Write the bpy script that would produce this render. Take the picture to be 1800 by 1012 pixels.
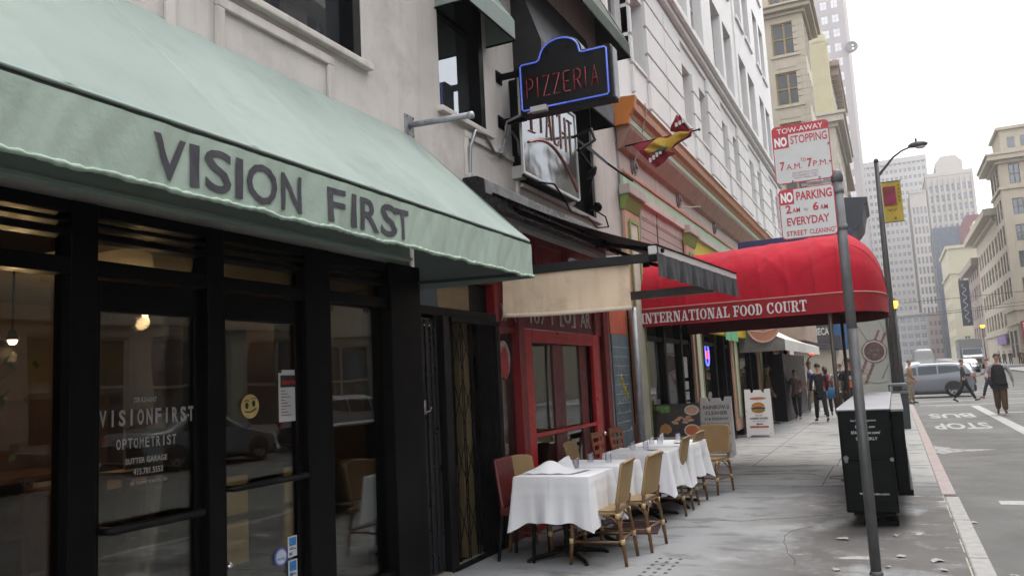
import bpy, bmesh, math, random
from mathutils import Vector, Matrix
random.seed(7)
R = math.radians
for o in list(bpy.data.objects): bpy.data.objects.remove(o)
S = bpy.context.scene
COL = S.collection

# ---------------------------------------------------------------- camera
cam = bpy.data.cameras.new("camera"); co = bpy.data.objects.new("camera", cam); COL.objects.link(co)
_r = [[0.903426, -0.09612357, -0.41782978], [0.42569107, 0.08501133, 0.90086635], [-0.05107422, -0.99173249, 0.11772039]]
_m = Matrix(((_r[0][0], -_r[0][1], -_r[0][2], 0), (_r[1][0], -_r[1][1], -_r[1][2], 0), (_r[2][0], -_r[2][1], -_r[2][2], 1.6), (0, 0, 0, 1)))
co.matrix_world = _m
cam.sensor_fit = 'HORIZONTAL'; cam.sensor_width = 36; cam.lens = 28.4; cam.clip_start = .05; cam.clip_end = 5000
S.camera = co

# ---------------------------------------------------------------- sky, sun, exposure
SUN_EL, SUN_AZ = 62, 20            # azimuth from +Y towards +X
W = bpy.data.worlds.new("World"); S.world = W; W.use_nodes = True
nt = W.node_tree; nt.nodes.clear()
sky = nt.nodes.new('ShaderNodeTexSky'); sky.sky_type = 'NISHITA'; sky.sun_disc = False
sky.sun_elevation = R(SUN_EL); sky.sun_rotation = R(SUN_AZ); sky.air_density = 1.0; sky.dust_density = 4; sky.ozone_density = 1
hs = nt.nodes.new('ShaderNodeHueSaturation'); hs.inputs['Saturation'].default_value = .35
mx = nt.nodes.new('ShaderNodeMix'); mx.data_type = 'RGBA'; mx.inputs[0].default_value = .72
mx.inputs[7].default_value = (11.2, 11.3, 11.6, 1)    # cloud deck
bg = nt.nodes.new('ShaderNodeBackground'); bg.inputs[1].default_value = .1
wo = nt.nodes.new('ShaderNodeOutputWorld')
nt.links.new(sky.outputs[0], hs.inputs['Color']); nt.links.new(hs.outputs[0], mx.inputs[6]); nt.links.new(mx.outputs[2], bg.inputs[0]); nt.links.new(bg.outputs[0], wo.inputs[0])
sl = bpy.data.lights.new("sun", 'SUN'); sl.energy = .9; sl.angle = R(25); sl.color = (1, .96, .9)
so = bpy.data.objects.new("sun", sl); COL.objects.link(so); so.location = (10, 10, 60)
_d = Vector((math.sin(R(SUN_AZ)) * math.cos(R(SUN_EL)), math.cos(R(SUN_AZ)) * math.cos(R(SUN_EL)), math.sin(R(SUN_EL))))
so.rotation_euler = (-_d).to_track_quat('-Z', 'Y').to_euler()
S.view_settings.view_transform = 'Standard'; S.view_settings.look = 'None'; S.view_settings.exposure = 1.45; S.view_settings.gamma = 1
S.render.engine = 'CYCLES'
try:
    S.cycles.use_denoising = True; S.cycles.max_bounces = 8; S.cycles.diffuse_bounces = 3; S.cycles.glossy_bounces = 3
    S.cycles.transmission_bounces = 4; S.cycles.transparent_max_bounces = 10; S.cycles.volume_bounces = 0; S.cycles.caustics_reflective = False; S.cycles.caustics_refractive = False
    S.cycles.sample_clamp_indirect = 6
except Exception: pass

# ---------------------------------------------------------------- helpers
ORG = {}
class MB:
    def __init__(s): s.v = []; s.f = []; s.m = []
    def add(s, vs, fs, mi=0):
        n = len(s.v); s.v += [tuple(v) for v in vs]
        for f in fs: s.f.append([i + n for i in f]); s.m.append(mi)
        return s
    def box(s, x0, x1, y0, y1, z0, z1, mi=0):
        x0, x1 = min(x0, x1), max(x0, x1); y0, y1 = min(y0, y1), max(y0, y1); z0, z1 = min(z0, z1), max(z0, z1)
        return s.add([(x0,y0,z0),(x1,y0,z0),(x1,y1,z0),(x0,y1,z0),(x0,y0,z1),(x1,y0,z1),(x1,y1,z1),(x0,y1,z1)],
                     [(0,3,2,1),(4,5,6,7),(0,1,5,4),(1,2,6,5),(2,3,7,6),(3,0,4,7)], mi)
    def obox(s, c, a, b, d, mi=0):
        c, a, b, d = Vector(c), Vector(a), Vector(b), Vector(d)
        if a.cross(b).dot(d) < 0: a, b = b, a
        vs = [c + i*a + j*b + k*d for k in (-1,1) for (i,j) in ((-1,-1),(1,-1),(1,1),(-1,1))]
        return s.add(vs, [(0,3,2,1),(4,5,6,7),(0,1,5,4),(1,2,6,5),(2,3,7,6),(3,0,4,7)], mi)
    def tube(s, pts, r, n=8, mi=0, closed=False):
        pts = [Vector(p) for p in pts]; k = len(pts); rs = r if isinstance(r, (list, tuple)) else [r]*k
        rings = []; prev = None
        for i, p in enumerate(pts):
            a = pts[(i-1) % k] if (i > 0 or closed) else p; b = pts[(i+1) % k] if (i < k-1 or closed) else p
            t = (b - a).normalized() if (b-a).length > 1e-9 else Vector((0,0,1))
            if prev is None:
                u = t.cross(Vector((0,0,1)));
                if u.length < .05: u = t.cross(Vector((0,1,0)))
                u.normalize()
            else:
                u = prev - t*prev.dot(t); u.normalize()
            prev = u; w = t.cross(u)
            rings.append([p + rs[i]*(math.cos(2*math.pi*j/n)*u + math.sin(2*math.pi*j/n)*w) for j in range(n)])
        vs = [v for rg in rings for v in rg]; fs = []
        for i in range(k if closed else k-1):
            for j in range(n):
                a = i*n + j; b = i*n + (j+1) % n; i2 = (i+1) % k
                fs.append((a, b, i2*n + (j+1) % n, i2*n + j))
        if not closed: fs += [tuple(range(n-1, -1, -1)), tuple((k-1)*n + j for j in range(n))]
        return s.add(vs, fs, mi)
    def prism(s, poly, fn, a, b, mi=0):   # poly 2d, fn(p,q,h)->xyz
        n = len(poly)
        vs = [fn(p, q, a) for p, q in poly] + [fn(p, q, b) for p, q in poly]
        fs = [tuple(range(n-1, -1, -1)), tuple(range(n, 2*n))] + [(i, (i+1) % n, n + (i+1) % n, n + i) for i in range(n)]
        return s.add(vs, fs, mi)
    def lathe(s, prof, c, n=16, mi=0, sx=1, sy=1):
        c = Vector(c); vs = []; fs = []
        for r, z in prof:
            for j in range(n): vs.append(c + Vector((sx*r*math.cos(2*math.pi*j/n), sy*r*math.sin(2*math.pi*j/n), z)))
        for i in range(len(prof)-1):
            for j in range(n): fs.append((i*n+j, i*n+(j+1) % n, (i+1)*n+(j+1) % n, (i+1)*n+j))
        fs += [tuple(range(n-1, -1, -1)), tuple((len(prof)-1)*n+j for j in range(n))]
        return s.add(vs, fs, mi)
    def grid(s, fn, nu, nv, mi=0):
        vs = [fn(i/nu, j/nv) for j in range(nv+1) for i in range(nu+1)]
        fs = [(j*(nu+1)+i, j*(nu+1)+i+1, (j+1)*(nu+1)+i+1, (j+1)*(nu+1)+i) for j in range(nv) for i in range(nu)]
        return s.add(vs, fs, mi)
    def build(s, name, mats, parent=None, smooth=False, bevel=0, org=None, seg=2):
        o0 = Vector(org) if org is not None else (ORG[parent.name] if parent is not None else Vector((0,0,0)))
        me = bpy.data.meshes.new(name)
        me.from_pydata([tuple(Vector(v) - o0) for v in s.v], [], s.f)
        mats = mats if isinstance(mats, (list, tuple)) else [mats]
        for m in mats: me.materials.append(m)
        for p, mi in zip(me.polygons, s.m): p.material_index = mi; p.use_smooth = smooth
        o = bpy.data.objects.new(name, me); COL.objects.link(o); ORG[o.name] = o0
        if parent is not None: o.parent = parent
        else: o.location = o0
        if bevel:
            b = o.modifiers.new("bevel", 'BEVEL'); b.width = bevel; b.segments = seg; b.limit_method = 'ANGLE'; b.angle_limit = R(40)
        return o
def tag(o, label=None, cat=None, group=None, kind=None):
    if label: o['label'] = label
    if cat: o['category'] = cat
    if group: o['group'] = group
    if kind: o['kind'] = kind
    return o
def thing(name, label, cat, loc=(0,0,0), group=None):
    o = bpy.data.objects.new(name, None); COL.objects.link(o); o.location = loc; o.empty_display_size = .2
    ORG[o.name] = Vector(loc); return tag(o, label, cat, group)
def copy_tree(o, parent=None):
    c = o.copy(); COL.objects.link(c); c.parent = parent
    for ch in [x for x in o.children]: copy_tree(ch, c)
    return c
def dup(o, loc, rz=0, label=None, group=None):
    c = copy_tree(o); c.location = loc; c.rotation_euler = (0, 0, rz)
    if label: c['label'] = label
    if group: c['group'] = group
    return c

# ---------------------------------------------------------------- materials
MATS = {}
def M(name, base, rough=.6, var=.12, scale=3., bump=0., bscale=60., metal=0., spec=.5, stain=None, sscale=1.2, sthr=.55, streak=0., emit=None, estr=0., coat=0., rust=None):
    if name in MATS: return MATS[name]
    m = bpy.data.materials.new(name); m.use_nodes = True; n = m.node_tree.nodes; l = m.node_tree.links; p = n['Principled BSDF']
    p.inputs['Roughness'].default_value = rough; p.inputs['Metallic'].default_value = metal; p.inputs['Specular IOR Level'].default_value = spec
    p.inputs['Coat Weight'].default_value = coat
    tc = n.new('ShaderNodeTexCoord')
    def noise(sc, det=6, vec=None, ro=.6):
        t = n.new('ShaderNodeTexNoise'); t.inputs['Scale'].default_value = sc; t.inputs['Detail'].default_value = det; t.inputs['Roughness'].default_value = ro
        l.new(vec if vec is not None else tc.outputs['Object'], t.inputs['Vector']); return t.outputs['Fac']
    def ramp(fac, a, b, ca=0, cb=1):
        r = n.new('ShaderNodeMapRange'); r.inputs[1].default_value = a; r.inputs[2].default_value = b; r.inputs[3].default_value = ca; r.inputs[4].default_value = cb
        l.new(fac, r.inputs[0]); return r.outputs[0]
    def mix(fac, ca, cb, mode='MIX'):
        x = n.new('ShaderNodeMix'); x.data_type = 'RGBA'; x.blend_type = mode
        if isinstance(fac, (int, float)): x.inputs[0].default_value = fac
        else: l.new(fac, x.inputs[0])
        for sock, c in ((x.inputs[6], ca), (x.inputs[7], cb)):
            if isinstance(c, tuple): sock.default_value = c if len(c) == 4 else (*c, 1)
            else: l.new(c, sock)
        return x.outputs[2]
    col = mix(ramp(noise(scale), .3, .7), tuple(max(0, c*(1-var)) for c in base), tuple(min(1, c*(1+var)) for c in base))
    if stain:
        col = mix(ramp(noise(sscale, 8, ro=.68), sthr, sthr+.14), col, stain)
    if streak:
        mp = n.new('ShaderNodeMapping'); mp.inputs['Scale'].default_value = (7, 7, .5); l.new(tc.outputs['Object'], mp.inputs['Vector'])
        col = mix(ramp(noise(1, 5, mp.outputs[0]), .5, .8, 0, streak), col, tuple(c*.35 for c in base))
    if rust:
        col = mix(ramp(noise(4.5, 9, ro=.75), .62, .68), col, rust)
    l.new(col, p.inputs['Base Color'])
    if rough > .15:
        l.new(ramp(noise(scale*2.3), .3, .7, max(.05, rough-.1), min(1, rough+.1)), p.inputs['Roughness'])
    if bump:
        b = n.new('ShaderNodeBump'); b.inputs['Strength'].default_value = bump; b.inputs['Distance'].default_value = .02
        l.new(noise(bscale, 4), b.inputs['Height']); l.new(b.outputs[0], p.inputs['Normal'])
    if emit: p.inputs['Emission Color'].default_value = (*emit, 1); p.inputs['Emission Strength'].default_value = estr
    MATS[name] = m; return m
def weave(name, a, b, sc=90, rough=.6):
    m = bpy.data.materials.new(name); m.use_nodes = True; n = m.node_tree.nodes; l = m.node_tree.links; p = n['Principled BSDF']; p.inputs['Roughness'].default_value = rough
    tc = n.new('ShaderNodeTexCoord'); outs = []
    for ax in ('X', 'Z'):
        w = n.new('ShaderNodeTexWave'); w.bands_direction = ax; w.inputs['Scale'].default_value = sc/6.28; w.inputs['Distortion'].default_value = .6
        mp = n.new('ShaderNodeMapping'); mp.inputs['Rotation'].default_value = (0, R(45), 0); l.new(tc.outputs['Object'], mp.inputs[0]); l.new(mp.outputs[0], w.inputs[0]); outs.append(w.outputs['Fac'])
    mu = n.new('ShaderNodeMath'); mu.operation = 'MULTIPLY'; l.new(outs[0], mu.inputs[0]); l.new(outs[1], mu.inputs[1])
    no = n.new('ShaderNodeTexNoise'); no.inputs['Scale'].default_value = 7; l.new(tc.outputs['Object'], no.inputs[0])
    ad = n.new('ShaderNodeMath'); ad.operation = 'MULTIPLY_ADD'; ad.inputs[1].default_value = .6; l.new(no.outputs['Fac'], ad.inputs[0]); l.new(mu.outputs[0], ad.inputs[2])
    x = n.new('ShaderNodeMix'); x.data_type = 'RGBA'; x.inputs[6].default_value = (*a, 1); x.inputs[7].default_value = (*b, 1); l.new(ad.outputs[0], x.inputs[0]); l.new(x.outputs[2], p.inputs['Base Color'])
    bp = n.new('ShaderNodeBump'); bp.inputs['Strength'].default_value = .4; bp.inputs['Distance'].default_value = .003; l.new(mu.outputs[0], bp.inputs['Height']); l.new(bp.outputs[0], p.inputs['Normal'])
    MATS[name] = m; return m
def thin_glass(name, tint=(1,1,1), refl=1., rough=.0, wob=.0, ior=1.5, floor=0.):
    m = bpy.data.materials.new(name); m.use_nodes = True; n = m.node_tree.nodes; l = m.node_tree.links; n.clear()
    t = n.new('ShaderNodeBsdfTransparent'); t.inputs[0].default_value = (*tint, 1); g = n.new('ShaderNodeBsdfGlossy'); g.inputs['Roughness'].default_value = rough
    g.inputs[0].default_value = (.95, .97, 1, 1)
    f = n.new('ShaderNodeFresnel'); f.inputs[0].default_value = ior; mu = n.new('ShaderNodeMath'); mu.operation = 'MULTIPLY_ADD'; mu.inputs[1].default_value = refl; mu.inputs[2].default_value = floor; mu.use_clamp = True
    mix = n.new('ShaderNodeMixShader'); o = n.new('ShaderNodeOutputMaterial')
    if wob:
        tc = n.new('ShaderNodeTexCoord'); no = n.new('ShaderNodeTexNoise'); no.inputs['Scale'].default_value = 1.3; no.inputs['Detail'].default_value = 1; l.new(tc.outputs['Object'], no.inputs[0])
        b = n.new('ShaderNodeBump'); b.inputs['Strength'].default_value = wob; b.inputs['Distance'].default_value = .05; l.new(no.outputs['Fac'], b.inputs['Height']); l.new(b.outputs[0], g.inputs['Normal'])
    l.new(f.outputs[0], mu.inputs[0]); l.new(mu.outputs[0], mix.inputs[0]); l.new(t.outputs[0], mix.inputs[1]); l.new(g.outputs[0], mix.inputs[2]); l.new(mix.outputs[0], o.inputs[0])
    MATS[name] = m; return m
def dark_pane(name, base, refl=.25, rough=.03, wob=.08):
    m = bpy.data.materials.new(name); m.use_nodes = True; n = m.node_tree.nodes; l = m.node_tree.links; n.clear()
    d = n.new('ShaderNodeBsdfDiffuse'); g = n.new('ShaderNodeBsdfGlossy'); g.inputs[1].default_value = rough; g.inputs[0].default_value = (.9, .95, 1, 1)
    tc = n.new('ShaderNodeTexCoord'); no = n.new('ShaderNodeTexNoise'); no.inputs['Scale'].default_value = .9; no.inputs['Detail'].default_value = 3; l.new(tc.outputs['Object'], no.inputs[0])
    oi = n.new('ShaderNodeObjectInfo'); ad = n.new('ShaderNodeMath'); ad.operation = 'MULTIPLY'; l.new(no.outputs['Fac'], ad.inputs[0]); l.new(oi.outputs['Random'], ad.inputs[1])
    x = n.new('ShaderNodeMix'); x.data_type = 'RGBA'; x.inputs[6].default_value = (*[c*.5 for c in base], 1); x.inputs[7].default_value = (*[min(1, c*2.6) for c in base], 1); l.new(ad.outputs[0], x.inputs[0]); l.new(x.outputs[2], d.inputs[0])
    b = n.new('ShaderNodeBump'); b.inputs['Strength'].default_value = wob; b.inputs['Distance'].default_value = .05; l.new(no.outputs['Fac'], b.inputs['Height']); l.new(b.outputs[0], g.inputs['Normal'])
    f = n.new('ShaderNodeFresnel'); f.inputs[0].default_value = 1.5; ma = n.new('ShaderNodeMath'); ma.operation = 'ADD'; ma.inputs[1].default_value = refl; ma.use_clamp = True; l.new(f.outputs[0], ma.inputs[0])
    mix = n.new('ShaderNodeMixShader'); o = n.new('ShaderNodeOutputMaterial'); l.new(ma.outputs[0], mix.inputs[0]); l.new(d.outputs[0], mix.inputs[1]); l.new(g.outputs[0], mix.inputs[2]); l.new(mix.outputs[0], o.inputs[0])
    MATS[name] = m; return m

black = M('black_metal', (.003,.003,.0035), .45, .3, spec=.10)
blackp = M('black_paint', (.005,.005,.006), .4, .3, 2, spec=.18, stain=(.02,.02,.02), sscale=5, sthr=.64)
white = M('white_paint', (.78,.78,.77), .5, .05)
grey = M('grey_metal', (.25,.26,.27), .45, .2, metal=.6)
galv = M('galvanised', (.30,.31,.33), .5, .25, 9, metal=.35, stain=(.12,.12,.12), sscale=14, sthr=.6)
redp = M('red_paint', (.43,.006,.009), .35, .18, 4)
dkred = M('dark_red_paint', (.12,.006,.008), .4, .3, 4)
steel = M('steel', (.6,.6,.6), .25, .1, metal=1)
PANE = thin_glass('shop_glass', (.72,.71,.65), .9, 0, .05)
UPANE = dark_pane('window_glass', (.035,.04,.042), .09)
FPANE = dark_pane('far_glass', (.06,.065,.075), .06, .15)
TUMB = thin_glass('tumbler_glass', (.93,.94,.95), .55, .03, 0, 1.4, .0)

# ---------------------------------------------------------------- lettering
def text_mesh(body, bold=0., extr=.002, spacing=1., res=3):
    cu = bpy.data.curves.new("txt", 'FONT'); cu.body = body; cu.size = 1; cu.offset = bold; cu.extrude = extr; cu.space_character = spacing; cu.resolution_u = res; cu.align_x = 'LEFT'
    ob = bpy.data.objects.new("txt", cu); COL.objects.link(ob)
    dg = bpy.context.evaluated_depsgraph_get(); dg.update()
    me = bpy.data.meshes.new_from_object(ob.evaluated_get(dg))
    vs = [Vector(v.co) for v in me.vertices]; fs = [tuple(p.vertices) for p in me.polygons]
    bpy.data.objects.remove(ob); bpy.data.curves.remove(cu); bpy.data.meshes.remove(me)
    return vs, fs
def put_text(mb, body, o, u, v, w, h, bold=0., depth=.002, mi=0, fn=None, spacing=1., sub=0):
    """fit text in a w x h box; o = lower-left corner, u/v unit directions"""
    vs, fs = text_mesh(body, bold, .5, spacing)
    x0 = min(p.x for p in vs); x1 = max(p.x for p in vs); y0 = min(p.y for p in vs); y1 = max(p.y for p in vs)
    o, u, v = Vector(o), Vector(u), Vector(v); nrm = u.cross(v)
    out = []
    for p in vs:
        q = o + u*((p.x-x0)/(x1-x0)*w) + v*((p.y-y0)/(y1-y0)*h) + nrm*((p.z+.5)*depth)
        out.append(fn(q) if fn and not sub else q)
    if sub:
        bm = bmesh.new(); bv = [bm.verts.new(p) for p in out]
        for f in fs:
            try: bm.faces.new([bv[i] for i in f])
            except ValueError: pass
        bmesh.ops.triangulate(bm, faces=bm.faces[:])
        for _ in range(5):
            es = [e for e in bm.edges if e.calc_length() > sub]
            if not es: break
            bmesh.ops.subdivide_edges(bm, edges=es, cuts=1); bmesh.ops.triangulate(bm, faces=[f for f in bm.faces if len(f.verts) > 3])
        bm.verts.index_update(); out = [fn(v.co) for v in bm.verts]; fs = [[v.index for v in f.verts] for f in bm.faces]; bm.free()
    mb.add(out, fs, mi)
STK = {  # stroke letters on a 1x1 cell (polylines)
 'P': [[(0,0),(0,1),(.6,1),(.95,.87),(1,.74),(.95,.6),(.6,.48),(0,.48)]], 'I': [[(.5,0),(.5,1)]], 'Z': [[(0,.97),(.05,1),(1,1),(.0,0),(1,0)]],
 'E': [[(1,1),(.2,1),(0,.93),(0,.07),(.2,0),(1,0)],[(0,.5),(.75,.5)]], 'R': [[(0,0),(0,1),(.6,1),(.95,.87),(1,.74),(.95,.6),(.6,.48),(0,.48)],[(.45,.48),(1,0)]],
 'A': [[(0,0),(.5,1),(1,0)],[(.2,.38),(.8,.38)]], 'Y': [[(0,1),(.5,.5),(1,1)],[(.5,.5),(.5,0)]], 'C': [[(1,.85),(.8,1),(.2,1),(0,.85),(0,.15),(.2,0),(.8,0),(1,.15)]], 'H': [[(0,0),(0,1)],[(1,0),(1,1)],[(0,.5),(1,.5)]],
 'T': [[(0,1),(1,1)],[(.5,1),(.5,0)]]}
def slab_letter(ch):
    """heavy slab-serif glyph as list of convex quads on 0..w x 0..1"""
    q = []; r = lambda a,b,c,d: q.append([(a,b),(c,b),(c,d),(a,d)])
    s = .11
    def stem(x, w=.2): r(x, 0, x+w, 1)
    if ch == 'I': w=.42; stem(.11); r(0,0,w,s); r(0,1-s,w,1)
    elif ch == 'N': w=.86; r(.1,0,.2,1); r(.66,0,.76,1); q.append([(.1,1),(.36,1),(.76,0),(.52,0)]); r(0,0,.3,s); r(0,1-s,.3,1); r(.56,1-s,.86,1)
    elif ch == 'T': w=.74; stem(.27); r(.15,0,.59,s); r(0,1-s,.74,1); r(0,.7,.09,1); r(.65,.7,.74,1)
    elif ch == 'E': w=.72; stem(.1); r(0,0,.72,s); r(0,1-s,.7,1); r(.3,.45,.52,.56); r(.62,0,.72,.3); r(.6,.72,.7,1); r(.45,.36,.53,.65)
    elif ch == 'F': w=.68; stem(.1); r(0,0,.42,s); r(0,1-s,.68,1); r(.3,.45,.52,.56); r(.59,.7,.68,1); r(.45,.36,.53,.65)
    elif ch == 'L': w=.68; stem(.1); r(0,0,.68,s); r(0,1-s,.42,1); r(.58,0,.68,.32)
    elif ch == 'A': w=.84; q.append([(.36,1),(.52,1),(.78,0),(.54,0)]); q.append([(.34,1),(.42,1),(.2,0),(.1,0)]); r(.2,.27,.62,.37); r(0,0,.3,s); r(.48,0,.84,s)
    elif ch == 'R': w=.84; stem(.1); r(0,0,.4,s); r(0,1-s,.5,1); r(.3,.45,.52,.55); q += [[(.5,1),(.68,.92),(.72,.8),(.52,.89)],[(.52,.89),(.72,.8),(.72,.66),(.52,.6)],[(.52,.6),(.72,.66),(.66,.52),(.5,.45)]]; q.append([(.42,.47),(.6,.47),(.8,0),(.58,0)]); r(.56,0,.86,s)
    elif ch in 'OCDU':
        w=.8
        if ch == 'U':
            stem(.1,.2); r(0,1-s,.4,1); r(.62,.25,.7,1); r(.52,1-s,.8,1); q += [[(.1,.25),(.3,.25),(.36,.1),(.2,.06)],[(.2,.06),(.36,.1),(.46,.09),(.42,0)],[(.42,0),(.46,.09),(.62,.12),(.66,.08)],[(.62,.12),(.62,.25),(.7,.25),(.66,.08)]]
            q[0] = [(.1,0.12),(.3,.12),(.3,1),(.1,1)]
        else:
            n=14; a0,a1 = (-math.pi, math.pi) if ch == 'O' else ((R(42), R(318)) if ch == 'C' else (R(-90), R(90)))
            cx = .4 if ch != 'D' else .32
            for i in range(n):
                ta=a0+(a1-a0)*i/n; tb=a0+(a1-a0)*(i+1)/n
                f=lambda t,k: (cx+(.4 if k else (.19 if ch!='D' else .21))*math.cos(t), .5+(.5 if k else .41)*math.sin(t))
                q.append([f(ta,0),f(ta,1),f(tb,1),f(tb,0)])
            if ch == 'D': stem(.1); r(0,0,.34,s); r(0,1-s,.34,1)
            if ch == 'C': r(.6,.66,.7,1); r(.62,.12,.7,.34)
    return q, w
# ================================================================ SETTING
def rise(y): return max(0., y - 50) * .011
FX = -3.64
def concrete():
    m = M('pavement_concrete', (.295,.293,.285), .75, .14, 1.1, bump=.25, bscale=180); n = m.node_tree.nodes; l = m.node_tree.links; p = n['Principled BSDF']
    base = p.inputs['Base Color'].links[0].from_socket
    tc = n.new('ShaderNodeTexCoord')
    def noise(sc, det=8, ro=.65, scl=(1,1,1)):
        mp = n.new('ShaderNodeMapping'); mp.inputs['Scale'].default_value = scl; l.new(tc.outputs['Object'], mp.inputs[0])
        t = n.new('ShaderNodeTexNoise'); t.inputs['Scale'].default_value = sc; t.inputs['Detail'].default_value = det; t.inputs['Roughness'].default_value = ro; l.new(mp.outputs[0], t.inputs[0]); return t.outputs['Fac']
    def rng(f, a, b, c=0., d=1.):
        r = n.new('ShaderNodeMapRange'); r.inputs[1].default_value = a; r.inputs[2].default_value = b; r.inputs[3].default_value = c; r.inputs[4].default_value = d; l.new(f, r.inputs[0]); return r.outputs[0]
    def mix(f, a, b):
        x = n.new('ShaderNodeMix'); x.data_type = 'RGBA'; l.new(f, x.inputs[0])
        for s_, c in ((x.inputs[6], a), (x.inputs[7], b)):
            if isinstance(c, tuple): s_.default_value = (*c, 1)
            else: l.new(c, s_)
        return x.outputs[2]
    def mul(a, b):
        x = n.new('ShaderNodeMath'); x.operation = 'MULTIPLY'; l.new(a, x.inputs[0]); l.new(b, x.inputs[1]); return x.outputs[0]
    sx = n.new('ShaderNodeSeparateXYZ'); l.new(tc.outputs['Object'], sx.inputs[0])
    near = rng(sx.outputs['Y'], 13.5, 11.0); kerbside = rng(sx.outputs['X'], -1.9, -.8)
    c = mix(rng(sx.outputs['Y'], 12.0, 12.05), (.222,.230,.238), base)
    c = mix(rng(noise(.55), .42, .62, 0, .35), c, (.285,.28,.268))
    c = mix(mul(mul(rng(noise(1.1, scl=(1,.75,1)), .38, .50), near), kerbside), c, (.082,.076,.072))          # spilled, greasy patches by the kerb
    c = mix(mul(rng(noise(1.7, scl=(1.0,2.2,1)), .52, .62), rng(sx.outputs['Y'], 40, 14, .25, .75)), c, (.105,.105,.105))
    c = mix(mul(rng(noise(2.6, scl=(.6,1.6,1)), .60, .66), kerbside), c, (.34,.335,.325))      # scuffed light patches
    v = n.new('ShaderNodeTexVoronoi'); v.inputs['Scale'].default_value = 3.6; l.new(tc.outputs['Object'], v.inputs[0])
    c = mix(rng(v.outputs['Distance'], .075, .055, 0, .7), c, (.07,.07,.07))       # gum spots
    l.new(c, p.inputs['Base Color']); return m
def asphalt():
    m = M('asphalt', (.105,.103,.098), .8, .16, .8, bump=.5, bscale=230, stain=(.15,.147,.14), sscale=.5, sthr=.5); return m
CON = concrete(); ASP = asphalt()
b = MB(); ys = [-60,-10,10,30,50,70,100,150,250,400,700,1200]; xs = [-900,-200,-60,-20,0,.7,10,20,60,200,900]
b.add([(x, y, -.13 + rise(y)) for y in ys for x in xs], [(j*len(xs)+i, j*len(xs)+i+1, (j+1)*len(xs)+i+1, (j+1)*len(xs)+i) for j in range(len(ys)-1) for i in range(len(xs)-1)])
ROAD = tag(b.build('road', ASP), kind='structure')
# pavement of this block, with joints cut as thin dark grooves
b = MB(); b.box(-14, .40, -12, 35.2, -.3, 0)
for y in (4.3, 6.0, 12.0, 14.45, 18.2, 22, 26, 30.5): b.box(-3.62, .395, y-.011, y+.011, -.02, .0015, 1)
for x, y0, y1 in ((-1.05, 12, 14.45), (-2.35, 14.45, 30), (-.2, 12.3, 30), (-2.0, -2, 6.0), (.05, 11.2, 14.2), (-1.0, 14.45, 35)): b.box(x-.006, x+.006, y0+.01, y1-.01, -.02, .0016, 1)
JOINT = M('joint_dirt', (.05,.048,.045), .9)
PAVE = tag(b.build('pavement', [CON, JOINT]), kind='structure')
b = MB(); rr = random.Random(14)
for x_, y_, a_, n_ in ((-1.9,9.2,.2,16),(-.9,7.2,1.9,12),(.1,12.6,1.2,12),(-2.4,13.2,.1,14),(-1.3,16.5,.6,18),(-.2,9.6,2.2,9)):
    pts = [(x_, y_, .0005)]
    for i in range(n_): a_ += rr.uniform(-.5,.5); pts.append((pts[-1][0]+.11*math.cos(a_), pts[-1][1]+.16*math.sin(a_), .0005))
    b.tube(pts, .0028, 4)
b.build('pavement_crack', JOINT, PAVE)
kb = MB(); pink = M('kerb_pink_paint', (.33,.265,.255), .75, .15, 6, stain=(.26,.225,.21), sscale=6, sthr=.46); kg = M('kerb_granite', (.28,.275,.265), .7, .15, 9, bump=.3, stain=(.16,.15,.15), sscale=4, sthr=.58)
y = -12.
while y < 11.2: kb.box(.40, .555, y, min(y+1.78, 11.2), -.3, -.006, 0); y += 1.8
y = 11.3
while y < 35: kb.box(.37, .535, y, min(y+1.19, 35.2), -.3, .012, 1); y += 1.2
tag(kb.build('kerb', [kg, pink], bevel=.018), kind='structure')
b = MB(); yj = M('kerb_joint_mortar', (.36,.34,.27), .9, .3, 12); rr = random.Random(2); y = -2.
while y < 11.2:
    d = rr.uniform(.3, .9); x_ = .382 + rr.uniform(-.006,.006); b.box(x_, x_ + rr.uniform(.006,.014), y, y+d, -.01, .002); y += d + rr.uniform(.02, .3)
b.build('kerb_seam', yj, PAVE)
# pavements of the other blocks
for nm, x0, x1, y0, y1 in (('far_left_pavement', -40, .3, 50, 330), ('opposite_pavement', 10.6, 14, -40, 36), ('far_right_pavement', 10.6, 40, 52, 104), ('corner_pavement', 11.2, 60, 117, 330)):
    b = MB(); yy = [y0 + (y1-y0)*i/6 for i in range(7)]
    for a, c in zip(yy, yy[1:]):
        b.add([(x0,a,rise(a)),(x1,a,rise(a)),(x1,c,rise(c)),(x0,c,rise(c)),(x0,a,-.2+rise(a)),(x1,a,-.2+rise(a)),(x1,c,-.2+rise(c)),(x0,c,-.2+rise(c))], [(0,1,2,3),(0,4,5,1),(1,5,6,2),(3,7,4,0),(2,6,7,3)])
    tag(b.build(nm, M('pavement_far', (.34,.335,.33), .8, .12, .6)), kind='structure')
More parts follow.
